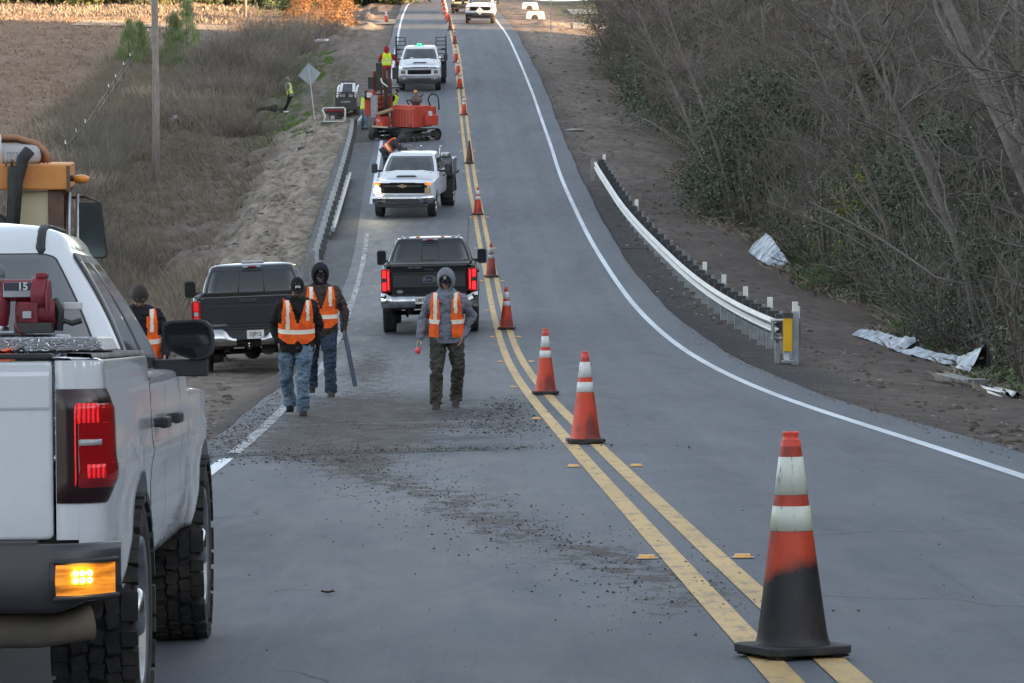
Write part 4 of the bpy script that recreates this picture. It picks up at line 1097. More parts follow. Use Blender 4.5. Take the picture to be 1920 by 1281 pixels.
for sd in (-1, 1):
    mb = MB(); a, b_ = sorted((sd * 0.85, sd * 1.005)); panel(mb, rpoly(a, b_, 0.95, 1.40, 0.03), y0 - 0.010, 0.07); mb.box((sd * 0.99, y0 + 0.08, 1.175), (0.05, 0.18, 0.43)); L = mb.build('tail_lamp', M_RED, T, 0.012)
    xo = sd * 0.93; mb = MB(); panel(mb, rpoly(xo - 0.045, xo + 0.045, 0.97, 1.12, 0.015), y0 - 0.018, 0.01); panel(mb, rpoly(xo - 0.045, xo + 0.045, 1.22, 1.38, 0.015), y0 - 0.018, 0.01); mb.build('lens_element', M_REDL, L)
    mb = MB(); panel(mb, rpoly(xo - 0.04, xo + 0.04, 1.135, 1.205, 0.01), y0 - 0.018, 0.01); mb.build('reverse_lamp', M_CLR, L)
    mb = MB(); rows = []
    for u in np.linspace(0.22, 1.03, 14):
        yb = y0 - 0.17 + 0.17 * max(0, (u - 0.85) / 0.18) ** 2; tp = 0.72 + 0.16 * sstep(0.30, 0.46, u)
        rows.append([(sd * u, yb + 0.06, tp + .012), (sd * u, yb, tp), (sd * u, yb - 0.02, 0.70), (sd * u, yb + 0.0, 0.60), (sd * u, yb + 0.10, 0.58)])
    mb.grid(rows, 0, True, flip=(sd < 0)); mb.build('bumper', M_CHR, T)
mb = MB(); mb.box((0, y0 - 0.06, 0.78), (0.80, 0.12, 0.20)); mb.box((0, y0 - 0.07, 0.885), (1.9, 0.14, 0.02)); mb.build('bumper_step', M_PLS, T, 0.01)
plate(T, 0.12, y0 - 0.125, 0.775, 'DJP12')
hitch(T, y0 - 0.05, 0.56)
MB().box((0.0, I['B1']['y0'] + 0.5, I['zr1'] + 0.135), (0.42, 0.16, 0.05)).build('roof_light_bar', M_CLR, T, 0.015)
fp = I['face_pt']; mb = MB()
for s in (0.36, 0.62): mb.tube([fp('rear', s, 0.15) + Vector((0, -.014, 0)), fp('rear', s, 0.94) + Vector((0, -.014, 0))], 0.012, 6)
mb.build('sliding_window_frame', M_PLS, T)
p = P(475, 668)
place(T, XatY(472, 67.0) + .02, 67.2, R(2.0), span=2.0, road=False, roll=0.3, dz=-.05, sc=1.06)

# ============ near white pickup ============
T, I = make_pickup('large white work pickup close on the left with its amber tail indicator lit', M_WP, W=0.955, wb=3.65, y_tail=-1.16, z_sill=0.54, z_rail=1.29, z_belt=1.215, z_hood=1.18, z_roof=1.815, tyr=0.415, rimr=0.262, cab_y=0.82, cowl=2.85, roof_f=2.12, track=0.825, cabw=0.635, detail=2, rimstyle='steel', blocks=38, mirror='car', glass=mat('rear_glass_grey', (0.10, 0.105, 0.11), 0.06, spec=0.8, c2=(0.13, 0.135, 0.14), scale=1.5))
y0 = I['y_tail']; NT = T
mb = MB(); panel(mb, rpoly(-0.792, 0.792, 0.735, 1.295, 0.02), y0 + 0.0, 0.055)
tg = mb.build('tailgate', M_WP, T, 0.012, 3)
mb = MB(); mb.poly([(-.785, y0 - .001, 1.262), (-.785, y0 - .012, 1.25), (-.785, y0 - .006, 1.15), (-.785, y0 - .001, 1.14)], (1.57, 0, 0)); mb.build('tailgate_spoiler', M_WP, tg, 0.004)
mb = MB(); mb.box((0, y0 + .028, 1.309), (1.58, 0.07, 0.018)); mb.build('tailgate_cap', M_PLS, tg, 0.005)
for sd in (-1, 1):
    # bed corner post between the gate and the side
    mb = MB(); rows = []
    for z in np.linspace(0.735, 1.295, 14):
        xw_ = I['halfw'](y0 + 0.11, z); r = [(sd * 0.802, y0 + 0.05, z), (sd * 0.802, y0 + 0.002, z)]
        for a in np.linspace(0, PI / 2, 8): r.append((sd * (xw_ - 0.11 + 0.11 * math.sin(a)), y0 + 0.11 - 0.11 * math.cos(a), z))
        rows.append(r)
    mb.grid(rows, 0, True, flip=(sd < 0)); 
    top = rows[-1]; o_ = len(mb.v); mb.v += [(x, y, z + 0.004) for x, y, z in top]; mb.f.append([o_ + k for k in range(len(top))]); mb.m.append(0); mb.s.append(False)
    mb.build('bed_corner', M_WP, T)
    # tail lamp: black housing, dark red lens, bright C-shaped elements, clear reverse lamp
    def lamp_path(u, z):  # u 0..1 from the gate round the corner onto the side
        xw_ = I['halfw'](y0 + 0.11, z) ; c0 = 0.804; ln1 = xw_ - 0.11 - c0; tot = ln1 + 0.11 * PI / 2 + 0.05
        s = u * tot
        if s < ln1: return Vector((c0 + s, y0, z)), Vector((0, -1, 0))
        s -= ln1
        if s < 0.11 * PI / 2:
            a = s / 0.11; return Vector((xw_ - 0.11 + 0.11 * math.sin(a), y0 + 0.11 - 0.11 * math.cos(a), z)), Vector((math.sin(a), -math.cos(a), 0))
        s -= 0.11 * PI / 2; return Vector((xw_, y0 + 0.11 + s, z)), Vector((1, 0, 0))
    def patch(name_, u0, u1, z0, z1, off, m, par, nu=10, nz=8, cutr=0.0):
        mb = MB(); rows = []
        for j in range(nz + 1):
            z = z0 + (z1 - z0) * j / nz; r = []
            q = 0.0
            dz_ = min(z - z0, z1 - z)
            if cutr and dz_ < cutr: q = (cutr - math.sqrt(max(0, cutr ** 2 - (cutr - dz_) ** 2))) / 0.35
            ua, ub = u0, u1 - q
            for i in range(nu + 1):
                p_, n_ = lamp_path(ua + (ub - ua) * i / nu, z)
                e = min(1, 8 * min(i / nu, 1 - i / nu, j / nz, 1 - j / nz) + 0.0)
                p_ = p_ + n_ * (off * (0.25 + 0.75 * e)); r.append((sd * p_.x, p_.y, p_.z))
            rows.append(r)
        mb.grid(rows, 0, True, flip=(sd < 0)); return mb.build(name_, m, par)
    L = patch('tail_lamp', 0.0, 1.0, 0.849, 1.206, 0.020, mat('lamp_housing', (0.022, 0.006, 0.007), 0.22), T, 16, 16, 0.06)
    patch('lens_panel', 0.18, 0.96, 0.869, 1.189, 0.026, M_RED, L, 16, 14, 0.05)
    patch('lens_element', 0.20, 0.50, 1.089, 1.169, 0.0300, M_REDL, L, 8, 6)
    patch('lens_element', 0.50, 0.62, 1.139, 1.154, 0.0305, M_REDL, L, 4, 2)
    patch('lens_element', 0.50, 0.62, 1.094, 1.104, 0.0305, M_REDL, L, 4, 2)
    patch('lens_element', 0.30, 0.56, 0.919, 0.979, 0.0300, M_REDL, L, 8, 6)
    patch('lens_element', 0.56, 0.68, 0.969, 0.977, 0.0305, M_REDL, L, 4, 2)
    patch('lens_element', 0.56, 0.68, 0.921, 0.929, 0.0305, M_REDL, L, 4, 2)
    patch('lens_trim', 0.20, 0.24, 0.884, 1.174, 0.0295, M_REDL, L, 2, 8)
    patch('reverse_lamp', 0.22, 0.54, 1.019, 1.059, 0.0310, M_CLR, L, 6, 3)
    for q in np.linspace(0.24, 0.52, 9): patch('reverse_rib', q - 0.004, q + 0.004, 1.024, 1.054, 0.034, M_STL, L, 1, 2)
    # bumper end with its recess and amber lamp
    mb = MB(); rows = []
    for u in np.linspace(0.0, 1.0, 26):
        x = 0.30 + 0.70 * u
        yb = y0 - 0.15 + (0.26 * ((x - 0.82) / 0.22) ** 2 if x > 0.82 else 0)
        zt_ = 0.715; zb_ = 0.515 + 0.06 * sstep(0.7, 1.0, u)
        rows.append([(sd * x, yb + 0.10, zt_ + 0.012), (sd * x, yb + 0.02, zt_ + 0.010), (sd * x, yb, zt_ - 0.01), (sd * x, yb - 0.004, (zt_ + zb_) / 2), (sd * x, yb + 0.005, zb_ + 0.02), (sd * x, yb + 0.05, zb_), (sd * x, yb + 0.16, zb_ + .01)])
    mb.grid(rows, 0, True, flip=(sd < 0)); bu = mb.build('bumper', mat('bumper_dark_grey', (0.030, 0.030, 0.034), 0.38, c2=(0.05, 0.048, 0.048), scale=5, rvar=.2), T)
    mb = MB(); rows = []
    def bx_(x): return y0 - 0.15 + (0.26 * ((x - 0.82) / 0.22) ** 2 if x > 0.82 else 0)
    for x in np.linspace(0.812, 0.985, 14): rows.append([(sd * x, bx_(x) - 0.010, 0.668), (sd * x, bx_(x) - 0.014, 0.62), (sd * x, bx_(x) - 0.010, 0.572)])
    mb.grid(rows, 0, True, flip=(sd < 0)); A = mb.build('indicator_lamp', M_AMBG, T)
    mb = MB()
    for zz in (0.676, 0.564): mb.tube([(sd * x, bx_(x) - 0.010, zz) for x in np.linspace(0.805, .99, 12)], 0.010, 6)
    mb.tube([(sd * 0.805, bx_(.805) - 0.010, 0.564), (sd * 0.805, bx_(.805) - 0.010, 0.676)], 0.010, 6); mb.build('lamp_frame', M_PLS, A)
    mb = MB()
    for i in range(3):
        for j in range(2): mb.ball((sd * (0.875 + i * 0.020), bx_(0.875 + i * 0.020) - 0.016, 0.618 + j * 0.022), 0.0085, 0, 8)
    mb.build('led', M_AMBH, A)
mb = MB(); mb.box((0, y0 - 0.05, 0.64), (0.66, 0.16, 0.15)); mb.box((0, y0 - 0.04, 0.725), (1.5, 0.14, 0.02)); mb.build('bumper_step', M_PLS, T, 0.01)
mb = MB(); mb.tube([(-0.75, y0 + 0.05, 0.45), (0.74, y0 + 0.05, 0.45), (0.90, y0 + 0.10, 0.47)], 0.055, 12, 0, sx=1.0); mb.build('frame_crossmember', mat('muddy_steel', (0.10, 0.085, 0.07), 0.8, c2=(0.16, 0.13, 0.10), scale=6), T)
hitch(T, y0 - 0.04, 0.42)
mb = MB(); mb.tube([(0.70, 3.0, 1.16), (0.695, 3.0, 1.26), (0.655, 2.98, 1.93)], [0.006, 0.004, 0.0022], 6); mb.build('antenna', M_BLKM, T)
# drip rail and roof seam
B1 = I['B1']; zz_ = I['zr1']
for sd in (-1, 1):
    mb = MB(); xt = B1['xw0'] - 0.105
    mb.tube([(sd * (xt + .004), B1['y0'] - 0.003, zz_ - 0.03), (sd * xt, B1['y0'] + .000, zz_ + 0.005), (sd * xt, B1['y0'] + .018, zz_ + 0.036), (sd * xt, B1['y0'] + .05, zz_ + 0.064), (sd * xt, B1['y0'] + .13, zz_ + 0.086), (sd * xt, B1['y0'] + .35, zz_ + 0.089), (sd * xt, B1['y1'] - .3, zz_ + 0.089)], 0.009, 6, sx=2.0)
    mb.build('roof_ditch_trim', M_PLS, T)
# small keyhole, side marker lamp
cx0 = (283 - 960) / 6500 * 11.85 - 1.015; sl0 = (anyz(cx0 + .8, 11.85) - anyz(cx0 - .8, 11.85)) / 1.6
place(T, cx0, 11.85, R(1.68), span=1.8, roll=0.15, dz=anyz(cx0 + .85, 11.85) - anyz(cx0, 11.85) - .15 * sl0 * .85)
NEARM = T.matrix_world.copy()
# transfer tank and pump in the bed, tool box, orange cloth: things of their own
def in_bed(name, label, cat):
    t = empty(name, label, cat); t.matrix_world = NEARM.copy(); return t
M_DIA = None
def diamond_mat():
    m, t, b, oc = newmat('diamond_plate', 0.3); b.inputs['Metallic'].default_value = 0.9
    w1 = N(t, 'ShaderNodeTexVoronoi', feature='DISTANCE_TO_EDGE'); w1.inputs['Scale'].default_value = 26
    mp = N(t, 'ShaderNodeMapping'); mp.inputs['Scale'].default_value = (1.6, 3.4, 4.0); mp.inputs['Rotation'].default_value = (0, 0.7, 0.6); t.links.new(oc, mp.inputs[0]); t.links.new(mp.outputs[0], w1.inputs['Vector'])
    h = ramp(t, w1.outputs[0], 0.0, 0.12); c = mixc(t, h, (0.62, 0.63, 0.66), (0.36, 0.37, 0.39)); t.links.new(c, b.inputs['Base Color']); bumpn(t, b, h, 0.6, 0.01); return m
M_DIA = diamond_mat()
t = in_bed('fuel_tank', 'diamond plate aluminium tank across the white pickup bed', 'tank')
mb = MB(); mb.box((0, 0.22, 1.13), (1.50, 0.72, 0.44)); mb.box((0.1, 0.2, 1.365), (1.2, 0.5, 0.025)); mb.build('tank_body', M_DIA, t, 0.012)
t = in_bed('tool_box', 'flat diamond plate tool box lid behind the white pickup tailgate', 'tool box')
mb = MB(); mb.box((0, -0.42, 1.13), (1.56, 0.46, 0.34)); mb.build('box_body', M_DIA, t, 0.01)
mb = MB()
prof = [(-0.92, 1.322), (-0.895, 1.368), (0.895, 1.368), (0.92, 1.322)]
mb.poly([(x, -0.70, z) for x, z in prof], (0, 0.54, 0)); mb.box((0, -0.43, 1.309), (1.80, 0.50, 0.024)); mb.build('lid', M_DIA, t, 0.006)
t = in_bed('fuel_pump', 'dark red fuel transfer pump with a grey hose in the white pickup bed', 'pump')
M_MAR = mat('maroon_casting', (0.20, 0.012, 0.022), 0.4, c2=(0.12, 0.010, 0.016), scale=9, bump=0.15, rvar=0.2)
mb = MB()
y_ = -0.02
mb.tube([(0.485, y_, 1.375), (0.485, y_, 1.41)], 0.045, 16, 1); mb.box((0.50, y_, 1.385), (0.22, 0.14, 0.014), 1)
mb.tube([(0.485, y_, 1.40), (0.487, y_, 1.455), (0.485, y_, 1.53)], [0.040, 0.047, 0.052], 18)
mb.tube([(0.45, y_, 1.530), (0.645, y_, 1.530)], 0.038, 20)
mb.tube([(0.610, y_, 1.515), (0.662, y_, 1.515)], 0.062, 24); mb.tube([(0.660, y_, 1.50), (0.672, y_, 1.50)], 0.070, 24)
mb.tube([(0.555, y_, 1.452), (0.69, y_, 1.452)], 0.046, 20); mb.box((0.60, y_, 1.452), (0.07, 0.11, 0.075)); mb.box((0.645, y_, 1.58), (0.04, 0.06, 0.02))
mb.build('pump_housing', [M_MAR, M_STL], t, 0.006)
mb = MB(); mb.box((0.565, y_ - 0.041, 1.532), (0.100, 0.006, 0.052)); lb = mb.build('name_plate', M_STL, t, 0.002)
mb = MB(); mb.box((0.565, y_ - 0.0455, 1.543), (0.094, 0.002, 0.028)); mb.build('name_band', M_INK, lb)
text_mesh('pump_number', '15', 0.036, M_PLT, lb, face_back(0.583, y_ - 0.048, 1.542), 0.001, bold=0.001)
mb = MB(); mb.box((0.62, y_ - 0.03, 1.40), (0.13, 0.10, 0.035)); mb.tube([(0.685, y_, 1.50), (0.705, y_, 1.46), (0.70, y_, 1.39)], 0.016, 8); mb.tube([(0.69, y_, 1.40), (0.72, y_, 1.425), (0.745, y_, 1.415), (0.78, y_, 1.425)], 0.011, 8); mb.build('nozzle', M_BLKM, t, 0.006)
mb = MB(); mb.box((0.745, y_ + 0.05, 1.475), (0.065, 0.02, 0.026)); mb.build('bracket', M_PLT, t, 0.004)
mb = MB(); mb.box((0.60, y_ - 0.072, 1.445), (0.03, 0.01, 0.025)); mb.build('rating_plate', M_STL, t, 0.002)
mb = MB(); a = [(0.475 + 0.036 * math.cos(q), y_ - 0.06, 1.585 + 0.038 * math.sin(q)) for q in np.linspace(-0.3, PI - .2, 12)]; mb.tube([(0.52, y_ - .05, 1.52)][:0] + a + [(0.425, y_ - .06, 1.5), (0.40, y_ - .06, 1.40)], 0.0135, 10)
mb.build('hose', mat('grey_hose', (0.12, 0.125, 0.13), 0.5), t)
mb = MB(); mb.tube([(0.565, y_ - .05, 1.44), (0.560, y_ - .08, 1.41), (0.572, y_ - .08, 1.385), (0.59, y_ - .07, 1.375)], 0.004, 6); mb.build('cable', M_MAR, t)
t = in_bed('safety_vest', 'folded orange cloth lying on the tool box behind the white tailgate', 'vest')
mb = MB(); rows = [[(0.515 + 0.125 * i / 10, -0.93 + 0.16 * j / 5, 1.325 + 0.006 * math.sin(i * 1.3 + j) + 0.006 * math.cos(j * 2.1 + i * .7)) for i in range(11)] for j in range(6)]
mb.grid(rows, 0, True); mb.box((0.577, -0.86, 1.30), (0.12, 0.14, 0.036))
mb.build('cloth', mat('orange_cloth', (0.75, 0.12, 0.03), 0.8, c2=(0.55, 0.08, 0.02), scale=8), t)
mb = MB(); mb.box((0.48, -0.86, 1.31), (0.07, 0.12, 0.03)); mb.build('pouch', M_PLS, t, 0.008); mb = MB(); mb.tube([(0.64, -.88, 1.32), (0.67, -.88, 1.335), (0.70, -.88, 1.30)], 0.006, 6); mb.build('strap', M_PLS, t, 0.008)
# ============ trucks facing the camera ============
M_GRL = mat('grille_black', (0.008, 0.008, 0.009), 0.7, spec=0.25)
M_HLO = mat('headlamp_off', (0.55, 0.42, 0.20), 0.15, c2=(0.30, 0.22, 0.12), scale=25)
def front_end(T, I, style, hl=(0, 0)):
    yn, W = I['yn'], I['W']; yf = yn + 0.05; zh = I['ztop'](yn)
    f = lambda x: yf - 0.055 * (x / W) ** 2
    def fp_(pts, off, m, par, name, th=0.02, bev=0.006):
        mb = MB(); xa, xb = min(p[0] for p in pts), max(p[0] for p in pts); za, zb_ = min(p[1] for p in pts), max(p[1] for p in pts); rr = min(.04, (zb_ - za) * .35); rows = []
        for x in sorted(set([xa, xa + rr * .3, xa + rr, xb - rr, xb - rr * .3, xb] + list(np.linspace(xa + rr, xb - rr, 9)))):
            e = min(x - xa, xb - x); q = rr - math.sqrt(max(0, rr * rr - (rr - min(e, rr)) ** 2)); y = f(x) + off
            rows.append([(x, y - th - off, za + q), (x, y, za + q), (x, y, zb_ - q), (x, y - th - off, zb_ - q)])
        mb.grid(rows, 0, False, flip=True); return mb.build(name, m, par)
    if style == 'ford': gx0, g0, g1 = 0.70, 0.92, 1.19
    elif style == 'frame': gx0, g0, g1 = 0.56, 0.84, 1.04
    else: gx0, g0, g1 = 0.80, 0.84, 1.17
    g = fp_(rpoly(-gx0, gx0, g0, g1, 0.03), 0.012, M_GRL, T, 'grille')
    mb = MB()
    for z in np.arange(g0 + 0.05, g1 - 0.02, 0.06): mb.box((0, yf + 0.012, z), (gx0 * 1.7, 0.02, 0.014))
    mb.build('grille_bar', M_GRL, g)
    if style == 'frame':
        mb = MB(); mb.tube([(-0.84, f(.8) + .0, 1.10), (-0.5, yf + 0.015, 1.085), (0.5, yf + 0.015, 1.085), (0.84, f(.8), 1.10)], 0.022, 8); mb.build('grille_trim', M_CHR, g)
        fp_([(x, z) for x, z in rpoly(-0.80, 0.80, 1.125, 1.165, 0.015)], 0.012, M_PLS, T, 'upper_grille')
    if style == 'bowtie':
        bt = [(-0.17, -0.028), (-0.065, -0.028), (-0.045, -0.055), (0.075, -0.055), (0.06, -0.028), (0.15, -0.028), (0.17, 0.028), (0.065, 0.028), (0.045, 0.055), (-0.075, 0.055), (-0.06, 0.028), (-0.15, 0.028)]
        mb = MB(); mb.poly([(-x, yf + 0.03, 1.075 + z) for x, z in bt], (0, 0.014, 0)); mb.build('emblem', M_GOLD, g)
        mb = MB(); mb.box((0.40, yf + .02, 1.075), (0.46, 0.02, 0.018)); mb.box((-0.40, yf + .02, 1.075), (0.46, 0.02, 0.018)); mb.build('grille_trim', M_CHR, g)
    for sd in (-1, 1):
        if style == 'bowtie':
            a, b_ = sorted((sd * 0.72, sd * 0.93)); L = fp_(rpoly(a, b_, 1.10, 1.185, 0.02), 0.020, M_AMBG, T, 'side_lamp')
            a, b_ = sorted((sd * 0.73, sd * 0.93)); L = fp_(rpoly(a, b_, 0.83, 1.03, 0.03), 0.020, M_HLS if hl[0 if sd < 0 else 1] else M_HLO, T, 'headlight')
            on = hl[0 if sd < 0 else 1]
            mb = MB(); mb.tube([(sd * 0.83, f(.8) + .012, 0.92), (sd * .83, f(.8) + .034, 0.92)], 0.105 if on else 0.045, 20); mb.build('bulb', M_HLG if on else M_CLR, L)
        elif style == 'frame':
            a, b_ = sorted((sd * 0.62, sd * 0.92)); fr = fp_(rpoly(a, b_, 0.80, 1.06, 0.05), 0.014, M_WP2, T, 'lamp_surround')
            a, b_ = sorted((sd * 0.68, sd * 0.88)); L = fp_(rpoly(a, b_, 0.86, 1.03, 0.03), 0.030, M_PLS, T, 'headlight', 0.03)
            mb = MB()
            for (dx, dz_) in ((-0.04, 0.03), (0.04, 0.03), (0, -0.04)): mb.box((sd * 0.78 + dx, f(.78) + 0.034, 0.945 + dz_), (0.06, 0.012, 0.04))
            mb.build('bulb', M_CLR, L)
        else:
            a, b_ = sorted((sd * 0.72, sd * 0.94)); L = fp_(rpoly(a, b_, 0.99, 1.18, 0.02), 0.018, M_CLR, T, 'headlight')
    # hood scoop
    if style != 'ford':
        zz = I['z_hood'] + 0.062; ys_ = I['cowl'] + 0.9
        mb = MB(); mb.poly([(x, ys_, z) for x, z in rpoly(-0.31, 0.31, zz - 0.035, zz + 0.012, 0.02)], (0, 0.04, 0)); mb.build('hood_scoop', M_BLKM, T, 0.004)
        mb = MB(); rows = [[(x, y, zz + h * (1 - (x / .36) ** 4) - 0.03) for x in np.linspace(-.36, .36, 9)] for y, h in ((I['cowl'] + .2, 0.03), (ys_ - .3, 0.05), (ys_ - 0.0, 0.052), (ys_ + .03, 0.048), (ys_ + 0.3, 0.03))]
        mb.grid(rows[:3], 0, True, flip=True); mb.build('hood_bulge', M_WP2, T)
    # bumper
    mb = MB(); rows = []
    zb0, zb1 = (0.50, 0.76)
    for u in np.linspace(-1, 1, 25):
        x = 1.0 * u; y = yf + 0.13 - 0.22 * abs(u) ** 3.5
        rows.append([(x, y - 0.09, zb1 + 0.012), (x, y, zb1), (x, y + 0.006, (zb0 + zb1) / 2 + .03), (x, y - 0.02, zb0), (x, y - 0.14, zb0 - 0.01)])
    mb.grid(rows, 0, True, flip=True); bu = mb.build('front_bumper', M_PLS if style == 'ford' else (M_CHR if style == 'bowtie' else mat('bumper_grey', (0.20, 0.21, 0.22), 0.35, 0.4, c2=(0.14, 0.14, 0.15), scale=5)), T)
    mb = MB(); mb.poly([(x, yf + 0.138, z) for x, z in rpoly(-0.55, 0.55, 0.545, 0.66, 0.04)], (0, -0.03, 0)); mb.build('bumper_opening', M_PLS, bu, 0.004)
    for sd in (-1, 1):
        if style != 'ford':
            a, b_ = sorted((sd * 0.68, sd * 0.80)); mb = MB(); mb.poly([(x, yf + 0.10, z) for x, z in rpoly(a, b_, 0.60, 0.68, 0.02)], (0, -0.05, 0)); mb.build('fog_lamp', M_CLR if style == 'frame' else M_PLS, bu, 0.004)
    mb = MB(); mb.box((0, yf - 0.02, 0.44), (1.7, 0.20, 0.12)); mb.build('air_dam', M_PLS, T, 0.02)
    # windshield contents and cowl
    mb = MB(); mb.box((0, I['cowl'] - 0.02, I['z_belt'] - 0.015), (1.5, 0.10, 0.03)); mb.build('cowl_panel', M_PLS, T)
    mb = MB()
    for x0 in (-0.55, 0.1): mb.tube([(x0, I['cowl'] + .02, I['z_belt'] + .02), (x0 + 0.5, I['cowl'] - 0.10, I['z_belt'] + 0.10)], 0.008, 5)
    mb.build('wiper', M_BLKM, T)

def flatbed(T, I, y_a, y_b, wid=2.40, z=1.10, rack=False, dual=True, dark=True):
    mb = MB(); mb.box((0, (y_a + y_b) / 2, z), (wid, y_b - y_a, 0.10)); mb.box((0, (y_a + y_b) / 2, z - 0.13), (wid - 0.9, y_b - y_a, 0.16)); d = mb.build('flatbed_deck', M_BLKM, T, 0.01)
    mb = MB()
    for k in range(5): mb.tube([(-wid / 2 + 0.05 + k * (wid - .1) / 4, y_b - .03, z), (-wid / 2 + 0.05 + k * (wid - .1) / 4, y_b - .03, z + 0.62)], 0.022, 6)
    mb.tube([(-wid / 2 + .05, y_b - .03, z + .62), (wid / 2 - .05, y_b - .03, z + .62)], 0.028, 6); mb.build('headache_rack', M_BLKM, T)
    for sd in (-1, 1):
        mb = MB(); pr = [(0.62 * math.cos(a), max(0.0, 0.62 * math.sin(a)) + 0.40) for a in np.linspace(0, PI, 14)]
        mb.grid([[(sd * (wid / 2 - 0.02), y, zz + .08) for y, zz in pr], [(sd * (wid / 2 - 0.34), y, zz + .08) for y, zz in pr]], 0, True); mb.build('wheel_cover', M_BLKM, T)
        mb = MB(); mb.box((sd * (wid / 2 - 0.17), y_b - 0.45, z - 0.30), (0.34, 0.62, 0.44)); mb.build('side_locker', M_BLKM, T, 0.01)
        MB().box((sd * (wid / 2 - 0.17), 0.72, 0.62), (0.34, 0.012, 0.55)).build('mud_flap', M_PLS, T)
        if dual:
            wh = empty('wheel', None, None); wh.parent = T
            make_wheel(wh, sd * (wid / 2 - 0.17), 0, I['tyr'], 0.26, 0.25, sd, 'steel')
        if rack:
            mb = MB()
            for yy in np.linspace(y_a + .05, y_b - .05, 3): mb.tube([(sd * (wid / 2 - .03), yy, z), (sd * (wid / 2 - .03), yy, 2.32)], 0.03, 6)
            for zz in (1.35, 1.60, 1.85, 2.08, 2.30): mb.tube([(sd * (wid / 2 - .03), y_a + .05, zz), (sd * (wid / 2 - .03), y_b - .05, zz)], 0.02, 6)
            for zz in (1.50, 1.72, 1.92, 2.12, 2.30): mb.tube([(sd * (wid / 2 - .03), y_b - .05, zz), (sd * (wid / 2 - .50), y_b - .05, zz)], 0.022, 6)
            mb.tube([(sd * (wid / 2 - .50), y_b - .05, z), (sd * (wid / 2 - .50), y_b - .05, 2.30)], 0.026, 6)
            mb.box((sd * (wid / 2 - .14), y_b - .05, 1.72), (0.22, 0.05, 0.10)); mb.build('ladder_rack', M_BLKM, T)

# white flatbed with its headlamp burning
T, I = make_pickup('white flatbed work truck with one bright headlamp and a gold grille emblem', M_WP2, W=1.0, wb=4.2, y_tail=-1.2, z_sill=0.60, z_rail=1.40, z_belt=1.36, z_hood=1.26, z_roof=1.98, tyr=0.41, rimr=0.25, cab_y=0.95, cowl=3.15, roof_f=2.45, bed=False, track=0.84, cabw=0.77, detail=3, rimstyle='steel')
front_end(T, I, 'bowtie', (0, 1))
flatbed(T, I, -1.35, 0.80)
mb = MB(); mb.box((0.12, I['B1']['y1'] - .12, I['zr1'] + .075), (0.42, 0.03, 0.02)); mb.build('cab_marker', M_PLS, T)
dl = R(4.8); xf_, yf_ = XatY(756, 113.0), 113.0
place(T, xf_ + 5.18 * math.sin(dl), yf_ + 5.18 * math.cos(dl), PI - dl, span=2.0)
FB = T.matrix_world.copy()
def on_deck(name, label, cat): t = empty(name, label, cat); t.matrix_world = FB.copy(); return t
M_YEQ = mat('machine_yellow_green', (0.30, 0.30, 0.05), 0.45, c2=(0.12, 0.12, 0.04), scale=6)
t = on_deck('water_pump', 'yellow engine pump in a guard frame on the white flatbed', 'pump')
mb = MB(); mb.box((0.45, 0.30, 1.42), (0.62, 0.5, 0.5)); mb.tube([(0.45, 0.0, 1.70), (0.45, 0.5, 1.70)], 0.24, 16); mb.build('engine', M_YEQ, t, 0.04)
mb = MB(); mb.box((0.45, 0.02, 1.80), (0.26, 0.1, 0.16)); mb.build('air_filter', M_BLKM, t, 0.02)
mb = MB(); mb.tube([(0.25, 0.2, 1.9), (0.28, 0.2, 2.10), (0.62, 0.2, 2.10), (0.65, 0.2, 1.9)], 0.018, 8); mb.build('guard_frame', M_STL, t)
t = on_deck('gas_cylinder', 'grey gas cylinder standing on the white flatbed behind its cab', 'gas cylinder')
mb = MB(); mb.tube([(-0.10, 0.5, 1.15), (-0.10, 0.5, 1.95), (-0.10, 0.5, 2.02)], [0.12, 0.12, 0.05], 14); mb.build('tank', mat('grey_enamel', (0.12, 0.12, 0.125), 0.45), t)
mb = MB(); mb.tube([(-0.10, 0.5, 2.02), (-0.10, 0.5, 2.09)], 0.03, 8); mb.build('valve', M_CHR, t)
t = on_deck('water_tank', 'silver tank and toolbox at the side of the white flatbed', 'tank')
# local +x is the left side of the photo, so the tank goes on -x
mb = MB(); mb.box((-0.95, -0.35, 1.36), (0.42, 1.2, 0.42)); mb.box((-0.95, -0.35, 1.60), (0.44, 1.22, 0.03)); mb.tube([(-0.9, 0.1, 1.62), (-0.9, 0.1, 1.82)], 0.16, 14); mb.build('tank_body', M_STL, t, 0.02)
mb = MB(); mb.tube([(-0.75, 0.6, 1.15), (-0.75, 0.6, 2.0), (-0.78, 0.55, 2.04)], 0.02, 8); mb.ball((-0.78, .55, 2.05), 0.045); mb.build('filler_pipe', M_CHR, t)
t = on_deck('tool_bag', 'bundle of tools lying on the deck edge of the white flatbed', 'tools')
mb = MB()
for k in range(7): mb.tube([(0.0 + 0.06 * k, 0.62, 1.92 + 0.02 * (k % 3)), (0.35 - .03 * k, 0.70, 1.99 - 0.01 * k)], 0.018, 6)
mb.box((0.2, 0.62, 1.55), (0.7, 0.25, 0.75)); mb.build('tool_case', M_STL, t, 0.02)

